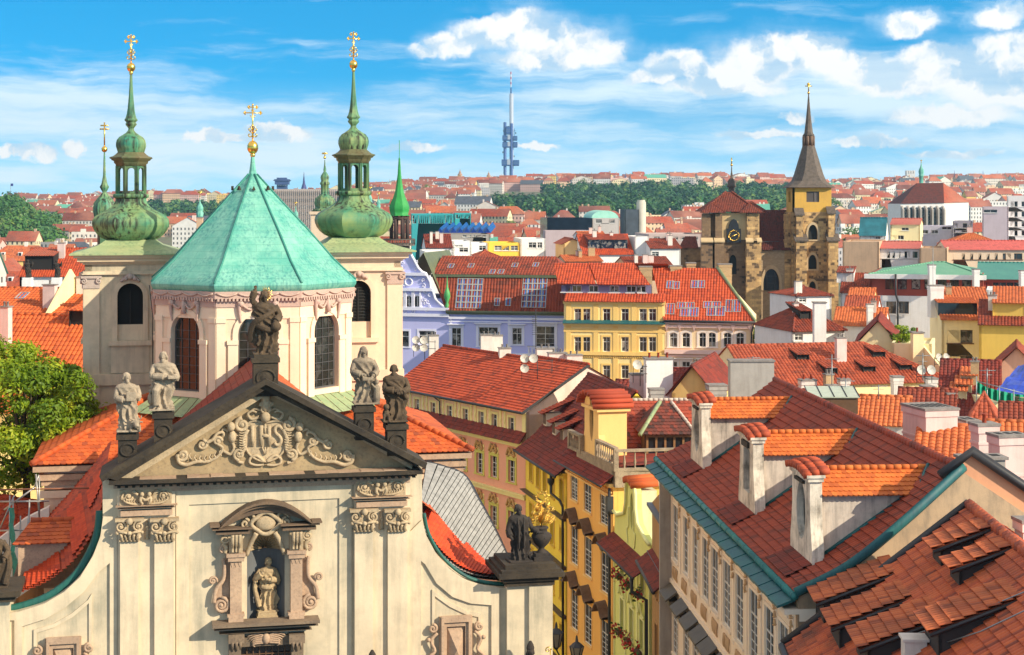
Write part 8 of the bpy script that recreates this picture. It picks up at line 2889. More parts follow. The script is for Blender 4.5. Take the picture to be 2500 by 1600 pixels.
h = house('red_roof_house','house with crossing red roofs below the long green sheet roof',2060,226,2140,222,760,9,M_wh,'side',724,T_sal)
h = house('yellow_corner_house','yellow corner house with shaded apricot side, orange roof and wide dormer',2299,197,2432,196,779,15,M_crm,'side',703,T_or2,tr=12,
wins=((2329,806,838,1.5),(2359,806,838,1.5),(2329,871,899,1.5),(2359,869,885,1.5)),leftwin=((2265,758,782,1.1),(2265,813,837,1.1)),style='two',frame=M_wood)
rp = h['rp']
wedge(h['roof'],rp,2338,770,4.6,1.5,mat=T_or2,front=M_glass,pit=.03)
stack('white rooftop chimney block on the yellow corner house',2268,2300,696,716,203,M_wh,0,1.6,0,0)
mb = MB();mb.tube([(h['w']-1.2,-.2,h['ze']),(h['w']-1.6,-.2,0)],.14,5);mb.build('drainpipe',M_dark,h['root'])
h = house('yellow_glazed_house','yellow house with a tall dark grid of glass below a red roof, right edge',2390,186,2560,180,790,12,plaster('deep_yellow',(.85,.58,.12),.2),'side',735,T_rust,wins=((2435,806,888,6.2),),style='grid',frame=M_dark,tw=.05)
wedge(h['roof'],h['rp'],2468,775,4.0,1.6,mat=T_or2,front=plaster('deep_yellow','',0))
h = house('white_flat_house','white flat-topped house with a brown vent panel right of the orange roof',2408,222,2580,218,708,10,M_wh,'flat',wins=((2427,718,734,2.2),),pane=M_wood,frame=M_wood,sill=False)
M_gsh = copper('green_sheet_roof','#5f9c7c','#74a88a','#3f6f62',.25,.35,.5)
M_crim = plaster('crimson_attic',(.36,.07,.045),.3)
h = house('long_attic_house','long white house with crimson tiled attic storey and a green sheet roof',2124,256,2400,248,668,22,M_crim,'side',640,M_gsh,flat=True,in0=9,in1=6,wins=[(x,681,707,1.35)for x in(2172,2203,2236,2268,2300,2330,2360)],style='two',frame=M_dark,over=.7,sill=False)
fr,w = h['fr'],h['w']
z1 = fr.px(2180,722)[1]
mb = MB();mb.slab([(.0,0),(w,0),(w,z1),(0,z1)],[],I3,-.5,-.002);mb.box(-.6,0,-.5,20,0,z1);mb.build('lower_wall',M_wh,h['root'])
for x in(2176,2207):
 s_,zz = fr.px(x,766,-.5)
 window(h['root'],lambda u,t,z:(u,-.7+t,z),s_,zz,1.5,1.9,style='two',frame=M_wood,dep=.1,trim=M_wh)
mb = MB();mb.box(-.8,w+.5,-1.1,-.002,h['ze']-.75,h['ze']-.05);mb.build('cornice',M_wh,h['root'])
mb = MB();q = fr.px(2187,670,-.9)[0];mb.tube([(q,-1.15,h['ze']),(q,-1.15,z1+.3),(q+.3,-.75,z1-.8),(q+.3,-.7,0)],.16,5);mb.build('drainpipe',M_dark,h['root'])
h2 = house('long_attic_house','red-walled wing with row of small dark windows under bluish green sheet roof, right edge',2386,256,2600,250,680,18,M_crim,'side',642,copper('blue_green_sheet','#3f8078','#4c8f80','#2f6068',.25,.35,.5),flat=True,wins=[(x,690,706,1.0)for x in(2402,2416,2430,2448,2466,2484)],style='two',frame=M_dark,sill=False)
for(x0,x1,yt,yb,D,lab)in((2267,2282,646,662,252,'white chimney on the left part of the green sheet roof'),(2376,2389,657,674,250,'white chimney where the two green roofs meet'),(2490,2504,660,680,248,'white chimney at the right edge of the green roofs')):
 stack(lab,x0,x1,yt,yb,D,M_wh,0,1.2,0,0,group='chimneys on the green sheet roofs')
house('tan_firewall_house','plain tan house with slanting firewall right of the spire tower',2057,300,2146,292,590,18,M_tan,'flat')
house('white_office_house','white house with two rows of small windows and pink roof above the green sheet roof',2146,300,2246,298,606,14,M_wh,'side',590,tile('pink_sheet','#d06058','#c25850','#a84a44',.1,relief=.2),flat=True,wins=[(x,614,631,1.5)for x in(2163,2175,2188,2205,2218,2231,2242)],style='two')
house('tan_block_house','windowless tan block beside the white house with small windows',2245,292,2312,290,606,14,M_tan,'flat')
house('beige_long_house','long beige house with a row of brown windows and pink roof, far right',2311,298,2560,296,609,14,plaster('beige_wall',(.78,.62,.46),.3),'side',588,tile('pink_sheet','',''),flat=True,wins=[(x,619,634,2.0)for x in range(2322,2500,20)],style='two',frame=M_wood)
house('orange_hip_house','house with a big salmon orange hipped roof above the beige long house',2306,330,2455,328,598,16,M_tan,'side',567,T_or2,in0=6,in1=6)
house('yellow_plain_house','pale yellow plain house with pinkish roof between the two church landmarks',2174,372,2246,370,548,14,M_crm,'side',534,tile('pink_sheet','',''),flat=True,wins=((2184,575,586,1.6),(2198,575,585,1.6),(2210,556,563,1.6)),style='two')
house('teal_glass_house','pale house with a steep teal and blue glazed roof right of the spire tower',2098,365,2162,362,572,10,M_wh,'side',532,plain('teal_glass_roof',(.02,.17,.22),.15,var=.4,sc=.5),flat=True,wins=[(x,577,584,1.2)for x in(2108,2120,2131,2143)],tr=4)
house('lavender_block','grey lavender block with roof terrace and three large panes, far right',2326,385,2372,382,540,14,plaster('lavender_grey',(.62,.58,.66),.3),'flat',wins=((2339,545,557,2.2),(2350,545,557,2.2),(2361,545,557,2.2),(2340,563,568,1.5),(2358,563,568,1.5)),style='two')
house('lavender_block','plain lavender block with few windows below the buttressed church',2246,392,2326,388,552,14,plaster('lavender_grey','',0),'flat',wins=((2258,562,571,1.6),(2282,562,571,1.6),(2312,554,561,2.4)),style='two')
house('modern_white_block','tall modern white block with ribbon windows at the right edge',2458,380,2600,376,478,20,M_wh,'flat',wins=[(x,y,y+13,1.6)for y in(492,517,541,563)for x in(2468,2476,2485,2494)],style='two')
house('lavender_block','pinkish lavender block with orange lean-to roof left of the modern white block',2398,372,2462,370,505,14,plaster('lilac_grey',(.66,.56,.62),.3),'flat',wins=((2418,512,520,3.0),),style='two')
tp_ = thing('tarpaulin_roof','roof under repair covered by a blue tarpaulin at the right edge','roof',loc=W3(2460,960,146))
mb = MB()
N = 14
rs = random.Random(5)
P0,P1,P2,P3 = W3(2424,962,143),W3(2535,978,141),W3(2560,875,149),W3(2486,893,150)
V = [[None]*(N+1)for _ in range(N+1)]
for i in range(N+1):
 for j in range(N+1):
  u,v = i/N,j/N
  p = P0.lerp(P1,u).lerp(P3.lerp(P2,u),v)-W3(2460,960,146)
  V[i][j] = (p.x,p.y,p.z+.25*noise.noise(Vector((u*4,v*5,1)))+.12*noise.noise(Vector((u*11,v*9,3))))
for i in range(N):
 for j in range(N):mb.add([V[i][j],V[i+1][j],V[i+1][j+1],V[i][j+1]],[(0,1,2,3)],None,True)
mb.build('blue_tarpaulin',plain('tarp_blue',(.01,.06,.52),.35,var=.3,sc=1),tp_)
mb = MB()
off = -W3(2460,960,146)
q = [W3(2424,968,142.5),W3(2535,986,140.5)]
for i in range(9):
 a,b = W3(2418+i*9,968+i*1.6,142),W3(2436+i*9,955+i*1.6,143)
 mb.tube([a+off,b+off],.07,4)
for k in range(4):
 a,b = W3(2425+k*3,962+k*5,142),W3(2540,978+k*5,140)
 mb.tube([a+off,b+off],.06,4)
mb.build('batten',plain('bare_batten',(.42,.27,.14),.8),tp_)
bw = MB();c0 = W3(2424,980,145)+off;bw.box(c0.x,c0.x+9,0,9,-20,c0.z-.2);bw.build('wall',M_crm,tp_)
nt = thing('safety_net','green safety netting on scaffold poles below the blue tarpaulin','netting',loc=W3(2384,960,141))
mb = MB();off = -W3(2384,960,141)
pts = [(2384,931,958),(2410,946,972),(2440,954,982),(2475,962,990),(2520,966,995)]
fine = 6
prev = None
for(x0,a0,b0),(x1,a1,b1)in zip(pts,pts[1:]):
 for k in range(fine):
  f0,f1 = k/fine,(k+1)/fine
  L_ = lambda p,q,f:p+(q-p)*f
  D0,D1 = 141+.25*math.sin(k*2.1),141+.25*math.sin((k+1)*2.1)
  quad = [W3(L_(x0,x1,f0),L_(b0,b1,f0),D0)+off,W3(L_(x0,x1,f1),L_(b0,b1,f1),D1)+off,W3(L_(x0,x1,f1),L_(a0,a1,f1),D1)+off,W3(L_(x0,x1,f0),L_(a0,a1,f0),D0)+off]
  mb.add(quad,[(0,1,2,3)],None,True)
mb.build('net',plain('net_green',(.01,.34,.19),.7,var=.3,sc=3),nt)
mb = MB()
for(x,a,b)in pts:mb.tube([W3(x,a-12,140.9)+off,W3(x,b+40,140.9)+off],.05,5)
mb.tube([W3(pts[0][0],pts[0][1],140.9)+off,W3(pts[-1][0],pts[-1][1],140.9)+off],.04,5)
mb.build('pole',M_zinc,nt)
house('salmon_gable_house','salmon gabled wall rising behind the blue tarpaulin',2425,168,2540,160,905,9,plaster('salmon_gable',(.82,.45,.30),.3),'front',848,T_rust)
house('crimson_roof_house','house with long crimson roof between the yellow corner house and the dark red roof',2345,172,2450,168,918,8,M_tan,'side',886,T_mar)
T_l = tile('sunlit_orange_tile',(.62,.135,.026),(.52,.10,.02),(.33,.062,.015),.15)
h = house('cloister_house','house with a rib-tiled orange roof and one small skylight at the left edge',-120,141,180,139,790,14,M_crm,'side',704,T_l)
h['rp'].skylight(h['roof'],55,724,.9,1.3)
h = house('cloister_house','larger orange roof with a slanting hip, touching the left church tower',64,138,420,134,850,14,M_crm,'side',656,T_l,in0=5.2)
h = house('cloister_house','long orange rib-tiled roof directly behind the green tree',-160,122,216,118,990,15,M_crm,'side',768,T_l,in1=3.4)
wedge(h['roof'],h['rp'],200,800,2.2,1.3,mat=T_l)
h = house('left_corner_house','red roofed house with dark roof openings and arched windows, far left',48,238,225,238,672,12,M_wh,'side',607,tile('deep_orange_tile',(.50,.075,.018),(.42,.058,.015),(.25,.035,.012),.15),wins=((150,676,694,1.6),(168,676,694,1.6),(185,676,694,1.6)),style='two')
wedge(h['roof'],h['rp'],96,662,4.2,2.2)
for(x,lab)in((68,'small dark statue on the parapet at the far left, left of two'),(139,'small dark statue on the parapet at the far left, right of two')):
 mb = MB();t_ = robed(mb,2.4,x,.02);head(mb,t_+Vector((0,0,-.03)),2.4,.3,.1,0,.4);arm(mb,2.4,[(.15,0,.8),(.26,-.05,.7),(.3,-.1,.9)],True)
 statue_end('statue',lab,'statue',mb,M_stat_k,W3(x,678,230),0,.05)
 mb = MB();c = W3(x,678,230);mb.box(-.6,.6,-.6,.6,0,c.z);tag(mb.build('pedestal',M_wh,loc=(c.x,c.y,0)),'white pedestal under the %s small dark statue at the far left'%('left' if x<100 else 'right'),'pedestal','pedestals at the far left')
h = house('corner_roof_house','corner of a red tiled roof at the left edge beside the scaffolding',-150,74,38,71,1300,7,M_tan,'side',1212,T_red,in1=2.2)
sc_f = thing('scaffolding','steel pole scaffolding with a strip of teal netting at the left edge','scaffolding',loc=W3(90,1400,66.5),yaw=R(12))
off = W3(90,1400,66.5)
Mi = Matrix.Rotation(-R(12),3,'Z')
LP = lambda x,y,D=66.5:tuple(Mi@(W3(x,y,D)-off))
for pts in(((32,1215),(32,1440)),((88,1158),(96,1265)),((96,1165),(96,1270)),((50,1260),(50,1425)),((72,1220),(68,1395)),((52,1430),(72,1240)),((10,1245),(85,1190)),((0,1196),(225,1192)),((0,1225),(120,1224)),((0,1296),(80,1294)),((0,1336),(85,1330)),((24,1210),(22,1430)),((0,1290),(35,1210)),((82,1195),(95,1160))):
 mb = MB();mb.tube([LP(*q)for q in pts],.035,6);mb.build('scaffold_pole',plain('pole_steel',(.42,.40,.38),.4,.5)if pts[0][1]!=1196 else plain('rust_pole',(.30,.12,.06),.7),sc_f)
mb = MB()
for k in range(10):
 f0,f1 = k/10,(k+1)/10
 x0a,x0b = 20+12*f0+3*math.sin(k*1.9),34+18*f0*f0+3*math.sin(k*2.3)
 x1a,x1b = 20+12*f1+3*math.sin(k*1.9+1.9),34+18*f1*f1+3*math.sin(k*2.3+2.3)
 mb.add([LP(x0a,1240+215*f0),LP(x0b,1240+215*f0,66.2),LP(x1b,1240+215*f1,66.2),LP(x1a,1240+215*f1)],[(0,1,2,3)],None,True)
mb.build('net',plain('net_teal',(.0,.22,.19),.7,var=.4,sc=4),sc_f)
# ================================================================ vegetation
def crown(rs,R0,sz,ncl,nleaf,leaf,flat=1.0,gap=.0):
 """leaf faces in clumps through an uneven crown; returns verts, faces, values"""
 rg = np.random.default_rng(rs)
 V,F,A = [],[],[]
 cl = []
 while len(cl)<ncl:
  p = rg.normal(size=3)
  p/=np.linalg.norm(p)
  r = rg.uniform(.35,1)**.5
  f = 1+.6*noise.noise(Vector(p*1.7+rs))
  cl.append(p*r*f*np.array(sz))
 for c in cl:
  cr = R0*rg.uniform(.6,1.2)
  n = int(nleaf*rg.uniform(.6,1.3))
  base = rg.uniform(0,1)
  d = rg.normal(size=(n,3));d/=np.linalg.norm(d,axis=1)[:,None]
  p = c+d*(rg.uniform(.2,1,n)**.5*cr)[:,None]*np.array([1,1,.75])
  nr = d*.9+rg.normal(size=(n,3))*.55+np.array([.1,-.1,.5])
  nr/=np.linalg.norm(nr,axis=1)[:,None]
  t = np.cross(nr,rg.normal(size=(n,3)));t/=np.linalg.norm(t,axis=1)[:,None]
  b = np.cross(nr,t)
  s = leaf*rg.uniform(.6,1.3,n)[:,None]
  q = np.stack([p-t*s*.9,p-b*s*.42+nr*s*.1,p+t*s,p+b*s*.42+nr*s*.1],1)
  V.append(q.reshape(-1,3))
  A.append(np.clip(base*.6+rg.uniform(0,.45,n),0,1))
 V = np.concatenate(V);A = np.concatenate(A)
 return V,A,cl
def leafmesh(name,V,A,mat):
 me = bpy.data.meshes.new(name)
 n = len(V)//4
 me.vertices.add(len(V));me.vertices.foreach_set('co',V.astype(np.float32).ravel())
 me.loops.add(len(V));me.loops.foreach_set('vertex_index',np.arange(len(V),dtype=np.int32))
 me.polygons.add(n);me.polygons.foreach_set('loop_start',np.arange(0,len(V),4,dtype=np.int32))
 at = me.attributes.new('rv','FLOAT','FACE')
 at.data.foreach_set('value',A.astype(np.float32))
 me.materials.append(mat)
 me.update(calc_edges=True)
 o = bpy.data.objects.new(name,me)
 COL.objects.link(o)
 return o
L_bright = leafmat('sunny_leaf',(.06,.15,.008),(.24,.36,.012),(.50,.55,.03),.4)
L_mid = leafmat('summer_leaf','#3f6a1c','#557f22','#7f9a30',.25)
L_dark = leafmat('park_leaf','#123a1c','#2f6428','#7d9640',.15)
M_bark = plain('bark',(.11,.08,.055),.9,var=.4,sc=6)
def tree(label,loc,sz,zc,R0,ncl,nleaf,leaf,mat,seed,group=None,name='leafy_tree'):
 o = thing(name,label,'tree',loc=loc,group=group)
 V,A,cl = crown(seed,R0,sz,ncl,nleaf,leaf)
 c = leafmesh('crown',V+np.array([0,0,zc]),A,mat);c.parent = o
 mb = MB()
 mb.tube([(0,0,0),(.1,0,zc*.5),(0,.1,zc-sz[2]*.4)],[sz[0]*.09,sz[0]*.065,sz[0]*.045],8)
 for k in range(0,len(cl),3):
  q = cl[k]
  mb.tube(smoothline([(0,0,zc-sz[2]*(.75-.05*(k%5))),(q[0]*.4,q[1]*.4,zc+q[2]*.5-.3*sz[2]),(q[0]*.9,q[1]*.9,zc+q[2]*.9)],3),sz[0]*.022,4,.02)
 mb.build('trunk',M_bark,o)
 return o
c = W3(72,1035,79)
tree('big sunlit yellow-green tree at the left edge in front of the orange roofs',(c.x-.3,c.y+.4,0),(3.9,3.4,4.3),c.z+.5,.85,120,300,.135,L_bright,3)
house('cloister_house','long orange cloister roof running towards us beyond the left edge',-640,125,-2350,55,900,18,M_crm,'side',700,T_l,clamp=False)
c = W3(1876,822,205)
tree('round light green tree right of the peach townhouse',(c.x,c.y,0),(2.1,2.0,2.1),c.z,.8,50,90,.24,L_mid,5)
c = W3(2203,815,176)
tree('small yellowish garden tree on the terrace beside the yellow corner house',(c.x,c.y,0),(1.3,1.2,.9),c.z,.45,26,60,.16,L_bright,8)
# ================================================================ far city, hills, landmarks
def ip(x,pts):
 for(x0,y0),(x1,y1)in zip(pts,pts[1:]):
  if x<=x1:return y0+(y1-y0)*max(0,x-x0)/(x1-x0)
 return pts[-1][1]
SKY_ = [(-600,480),(0,478),(130,478),(350,470),(560,470),(640,470),(760,466),(880,455),(950,446),(1050,441),(1150,437),(1250,433),(1400,429),(1550,426),(1700,426),(1850,431),(2000,441),(2150,439),(2300,433),(2500,429),(3100,429)]
def sstep(a,b,x):
 t = min(1,max(0,(x-a)/(b-a)))
 return t*t*(3-2*t)
def ground_z(X,D):
 px = 1250+X/D*FPX
 zc = EYE+(HZ-ip(px,SKY_)-24)/FPX*2700
 z = zc*sstep(650,2700,D)
 z-=6*math.exp(-((px-1560)/380)**4)*math.exp(-((D-1950)/330)**2)
 z+=24*math.exp(-((px-20)/70)**2)*math.exp(-((D-1300)/250)**2)
 return z
mb = MB()
NX,ND = 90,60
pts = []
for j in range(ND+1):
 D = 620+(4600-620)*(j/ND)**1.3
 for i in range(NX+1):
  X = (-.55+1.1*i/NX)*D
  pts.append((X,D,ground_z(X,D)+(.05 if D<640 else 0)))
mb.smooth = True
mb.add(pts,[(j*(NX+1)+i,j*(NX+1)+i+1,(j+1)*(NX+1)+i+1,(j+1)*(NX+1)+i)for j in range(ND)for i in range(NX)])
tag(mb.build('hills',stone('hill_ground',(.11,.13,.06),(.16,.13,.09),(.09,.08,.06),.02)),'low hills carrying the far districts of the city',None,None,'structure')
def farwall(name,c):
 """plaster wall with rows of small dark windows, uv in metres"""
 if name in MC:return MC[name]
 m,g,b = mat_new(name)
 c = lin(c)
 u,v,_ = g.sep(g.n('ShaderNodeUVMap').outputs[0])
 fu,fv = g.m('FRACT',g.m('DIVIDE',u,2.7)),g.m('FRACT',g.m('DIVIDE',v,3.4))
 win = g.m('MULTIPLY',g.m('MULTIPLY',g.m('GREATER_THAN',fu,.32),g.m('LESS_THAN',fu,.70)),g.m('MULTIPLY',g.m('GREATER_THAN',fv,.30),g.m('LESS_THAN',fv,.80)))
 o = g.n('ShaderNodeTexCoord').outputs['Object']
 ri = g.n('ShaderNodeObjectInfo').outputs['Random']
 cc = g.mix(g.mr(g.noise(o,.25,4,.6),.4,.7,0,.45),c,tuple(x*.62 for x in c))
 g.put(b.inputs['Base Color'],g.mix(g.m('MULTIPLY',win,.9),cc,(.035,.038,.05)))
 b.inputs['Roughness'].default_value = .8
 MC[name] = m
 return m
FW = [(farwall('far_white',(.74,.72,.70)),'white'),(farwall('far_cream',(.78,.66,.42)),'cream'),(farwall('far_grey',(.46,.44,.46)),'grey'),(farwall('far_peach',(.76,.52,.34)),'peach'),
(farwall('far_yellow',(.84,.60,.18)),'yellow'),(farwall('far_pale',(.68,.62,.56)),'beige'),(farwall('far_rose',(.72,.46,.40)),'rose')]
FRF = [(T_far,'red'),(T_far2,'orange'),(T_far3,'brown'),(tile('far_rose_tile',(.42,.11,.065),(.32,.08,.05),(.19,.05,.035),.25,relief=.5),'faded red'),(plain('far_slate',(.10,.11,.14),.6,var=.4,sc=.5),'dark grey'),
(copper('far_copper','#4f9a84','#63a892','#3b6f66',.3),'green')]
def shape(mb_w,mb_r,X,Y,z0,w,d,h,rise,yaw,kind,off=(0,0,0),chim=None,rs=None):
 ca,sa = math.cos(yaw),math.sin(yaw)
 P_ = lambda s,t,z:(X+s*ca-t*sa-off[0],Y+s*sa+t*ca-off[1],z-off[2])
 cs = [(-w/2,-d/2),(w/2,-d/2),(w/2,d/2),(-w/2,d/2)]
 for i in range(4):
  a,b = cs[i],cs[(i+1)%4]
  L_ = math.hypot(b[0]-a[0],b[1]-a[1])
  mb_w.add([P_(*a,z0-8),P_(*b,z0-8),P_(*b,z0+h),P_(*a,z0+h)],[(0,1,2,3)],[(.3,-8),(L_+.3,-8),(L_+.3,h),(.3,h)])
 e = .5
 zh = z0+h
 if kind=='flat':
  mb_r.roofq(P_(-w/2,-d/2,zh-.02),P_(w/2,-d/2,zh-.02),P_(w/2,d/2,zh-.02),P_(-w/2,d/2,zh-.02))
  if rs:
   for k in range(rs.randint(1,3)):
    s_,t_,q = rs.uniform(-w*.35,w*.35),rs.uniform(-d*.3,d*.3),rs.uniform(1,2.2)
    for a,b in(((s_-q,t_-1),(s_+q,t_-1)),((s_+q,t_-1),(s_+q,t_+1)),((s_-q,t_+1),(s_-q,t_-1))):
     mb_w.add([P_(*a,zh),P_(*b,zh),P_(*b,zh+2),P_(*a,zh+2)],[(0,1,2,3)],[(0,0),(.5,0),(.5,.5),(0,.5)])
    mb_r.roofq(P_(s_-q,t_-1,zh+2),P_(s_+q,t_-1,zh+2),P_(s_+q,t_+1,zh+2),P_(s_-q,t_+1,zh+2))
 elif kind in('side','hip'):
  i_ = d*.5 if kind=='hip' else-e
  A,B,C_,D_ = P_(-w/2-e,-d/2-e,zh-.2),P_(w/2+e,-d/2-e,zh-.2),P_(w/2+e,d/2+e,zh-.2),P_(-w/2-e,d/2+e,zh-.2)
  r0,r1 = P_(-w/2+i_,0,zh+rise),P_(w/2-i_,0,zh+rise)
  mb_r.roofq(A,B,r1,r0,.5,.7);mb_r.roofq(C_,D_,r0,r1,.5,.7)
  if kind=='hip':
   mb_r.roofq(B,C_,r1,r1,.5,.7);mb_r.roofq(D_,A,r0,r0,.5,.7)
  else:
   for s_ in(-w/2,w/2):
    q = [P_(s_,-d/2,zh),P_(s_,d/2,zh),P_(s_,0,zh+rise-.1)]
    if s_<0:q = q[::-1]
    mb_w.add(q,[(0,1,2)],[(0,0),(.5,0),(.3,.3)])
 else:
  A,B,C_,D_ = P_(-w/2-e,-d/2-e,zh-.2),P_(w/2+e,-d/2-e,zh-.2),P_(w/2+e,d/2+e,zh-.2),P_(-w/2-e,d/2+e,zh-.2)
  r0,r1 = P_(0,-d/2-e,zh+rise),P_(0,d/2+e,zh+rise)
  mb_r.roofq(B,C_,r1,r0,.5,.7);mb_r.roofq(D_,A,r0,r1,.5,.7)
  mb_w.add([P_(-w/2,-d/2,zh),P_(w/2,-d/2,zh),P_(0,-d/2,zh+rise-.1)],[(0,1,2)],[(0,0),(.5,0),(.3,.3)])
 if chim is not None:
  for k in range(rs.randint(1,2)):
   cm = chim()if callable(chim)else chim
   s_ = rs.uniform(-w*.4,w*.4)
   q = [(s_-.6,-.5),(s_+.6,-.5),(s_+.6,.5),(s_-.6,.5)]
   zt = zh+(rise if kind!='flat' else 0)+1.3
   for i in range(4):
    a,b = q[i],q[(i+1)%4]
    cm.add([P_(*a,zh),P_(*b,zh),P_(*b,zt),P_(*a,zt)],[(0,1,2,3)])
   cm.add([P_(*a,zt)for a in q],[(0,1,2,3)])
COV = [1700.]*2600
def cover(x0,x1,y):
 for x in range(max(0,int(x0)),min(2600,int(x1))):COV[x] = min(COV[x],y)
for q in((0,64,704),(40,226,608),(206,436,590),(226,414,500),(380,860,640),(430,800,560),(500,730,500),(752,985,590),(770,960,510),(960,1040,625),(1040,1340,630),(1340,1840,645),(1712,1848,480),(1846,1920,560),(1917,2045,462),
(1840,2060,745),(2057,2146,592),(2146,2310,600),(2098,2246,540),(2246,2330,552),(2306,2500,590),(2326,2372,541),(2398,2500,506),(2460,2500,480),(2124,2500,642)):cover(*q)
OCC = []
for q in((-200,260,225,255),(930,1400,195,240),(1340,1860,190,225),(1690,2080,300,370),(1840,2160,180,275),(2040,2600,170,320),(2290,2470,320,350),(2080,2600,350,410)):OCC.append(q)
def fh(name,label,x0,x1,ye,D,**kw):
 dd = kw.pop('depth',11)
 OCC.append((x0-3,x1+3,D-3,D+dd+4));cover(x0+2,x1-2,kw.get('yr',ye)if kw.get('roof','side')!='flat' else ye)
 return house(name,label,x0,D,x1,D+.01*(x1-x0),ye,dd,kw.pop('wall',M_wh),**kw)
fh('yellow_terrace_house','golden yellow house with four pale window pairs behind the lilac townhouse roof',1190,1268,593,330,wall=plaster('golden',(.92,.60,.08),.2),roof='flat',wins=[(x,600,612,1.5)for x in(1199,1216,1234,1256)],style='grid')
fh('white_terrace_house','white house with large pale panes left of the golden yellow house',1148,1190,594,328,wall=M_wh,roof='flat',wins=((1160,600,612,2.4),(1178,600,612,1.4)))
fh('white_terrace_house','white house full of flues right of the golden yellow house',1270,1332,583,332,wall=M_wh,roof='flat',wins=((1300,592,606,1.6),(1318,592,606,1.0)))
fh('brown_roof_house','house with a big plain brown roof and two eyebrow dormers right of the needle spire',1040,1104,604,318,wall=M_wh,roof='side',yr=573,rmat=T_dred)
fh('low_white_house','long low white wall at the foot of the brown eyebrow-dormer roof',1036,1106,614,300,wall=M_wh,roof='flat')
fh('white_terrace_house','white house with blue terrace doors between brown roof and golden yellow house',1106,1150,589,326,wall=M_wh,roof='flat',wins=((1132,605,616,1.8),(1120,598,603,1.6)))
fh('red_hip_house','small ribbed red hipped roof just above the lilac townhouse ridge',1168,1216,626,262,wall=M_tan,roof='side',yr=611,rmat=T_sal,in0=1.8,in1=1.8,depth=8)
h = fh('red_dormer_house','house with bright red roof and three white-cheeked dormers left of the clock tower',1422,1546,620,320,wall=M_wh,roof='side',yr=573,rmat=tile('bright_red_tile','',''),depth=13)
for x in(1452,1484,1516):wedge(h['roof'],h['rp'],x,609,2.6,1.9,mat=T_far,front=M_glassb)
fh('orange_gable_house','orange stepped gable wall left of the bright red dormer house',1376,1420,595,326,wall=M_oc,roof='front',yr=583,rmat=T_far)
fh('orange_roof_house','flat-pitched orange roof just above the lemon townhouse',1380,1470,638,258,wall=M_tan,roof='side',yr=624,rmat=T_or2,depth=8)
fh('red_roof_house','low red gabled roofs above the brick chimneys of the peach house',1530,1640,648,262,wall=M_tan,roof='side',yr=628,rmat=T_rust,depth=9)
fh('orange_roof_house','house with orange roof behind the bright red dormer house',1416,1480,578,372,wall=M_wh,roof='side',yr=566,rmat=T_or2)
fh('white_striped_house','white house with brown striped skylit roof left of the clock tower',1588,1662,606,318,wall=M_wh,roof='side',yr=584,rmat=T_rust,wins=((1600,615,628,1.4),))
fh('white_narrow_house','narrow white house with iron stairs right of the bright red dormer house',1550,1584,578,322,wall=M_wh,roof='flat',wins=[(1574,y,y+5,1.6)for y in(586,597,608)])
fh('palace_block','long rose stone palace with balustrade of urns left of the clock tower',1582,1712,572,420,wall=plaster('rose_stone',(.52,.42,.40),.3),roof='flat',depth=20,wins=[(x,578,586,2.0)for x in range(1590,1710,15)])
h = fh('glass_department_block','dark blue-black sloping glass block below the far woods',1336,1446,533,520,wall=plain('black_glass',(.012,.022,.04),.12,var=.5,sc=.3),roof='flat',depth=24)
fh('rose_base_block','mauve base storey under the dark glass block',1330,1440,563,512,wall=plaster('mauve',(.50,.40,.42),.3),roof='flat',depth=6)
h = fh('barrel_roof_block','pale grey block with a pale green barrel roof right of the dark glass block',1446,1512,533,525,wall=plaster('grey_block',(.52,.48,.46),.3),roof='flat',depth=26,wins=[(x,536,545,4.2)for x in(1455,1470,1485,1500)],style='grid')
fr = h['fr'];mb = MB()
mb.prism([(h['w']/2-h['w']/2*math.cos(a),2,h['ze']+h['w']*.28*math.sin(a))for a in[math.pi*k/14 for k in range(15)]],(0,22,0))
mb.build('barrel_roof',copper('pale_barrel','#8fd0bd','#a9dccb','#6fa898',.2),h['root'])
h = fh('concrete_tower','dark concrete tower block with pale stair turret below the woods',1526,1560,512,545,wall=plain('dark_concrete',(.07,.09,.12),.8,var=.5,sc=.3),roof='flat',depth=12)
mb = MB();mb.lathe([(1.6,0),(1.6,h['ze']+2.4),(1.3,h['ze']+2.8),(1.3,h['ze']+3.2)],14,(h['w']+1.2,3,0));mb.build('stair_turret',plaster('pale_concrete',(.58,.54,.46),.4),h['root'])
fh('teal_striped_block','long modern block with vertical teal stripes right of the needle spire',1004,1108,523,640,wall=farwall('teal_stripe',(.02,.02,.02))if False else plain('teal_panel',(.05,.40,.42),.4,var=.2),roof='flat',depth=30,wins=[(1008+4.7*k,526,546,.9*2)for k in range(21)],style='none',sill=False)
fh('teal_striped_block','shorter teal striped wing right of the long one',1110,1150,521,660,wall=plain('teal_panel',(),0),roof='flat',depth=20,wins=[(1114+4.7*k,524,534,1.8)for k in range(8)],style='none',sill=False)
fh('solar_roof_block','block with zigzag rows of dark blue solar panels',1062,1196,572,420,wall=plaster('dim_wall',(.36,.33,.30),.3),roof='flat',depth=22,wins=[(x,574,579,2.2)for x in range(1140,1195,9)])
o = thing('solar_array','zigzag rows of dark blue solar panels on a flat roof','solar panels',loc=W3(1130,571,424))
for k in range(8):
 mb = MB();x0,x1 = -6.8+k*1.75,-6.8+(k+1)*1.75
 mb.prism([(x0,0,.2),(x1,0,.2),((x0+x1)/2,0,1.5)],(1.2,15,1.4));mb.build('solar_panel',plain('solar_blue',(.012,.05,.28),.18,var=.3,sc=.5),o)
h = fh('office_slab','long grey office slab with ribbon windows rising behind the green dome',640,850,462,820,wall=plaster('office_grey',(.40,.35,.34),.2),roof='flat',depth=30)
fr,w,ze = h['fr'],h['w'],h['ze']
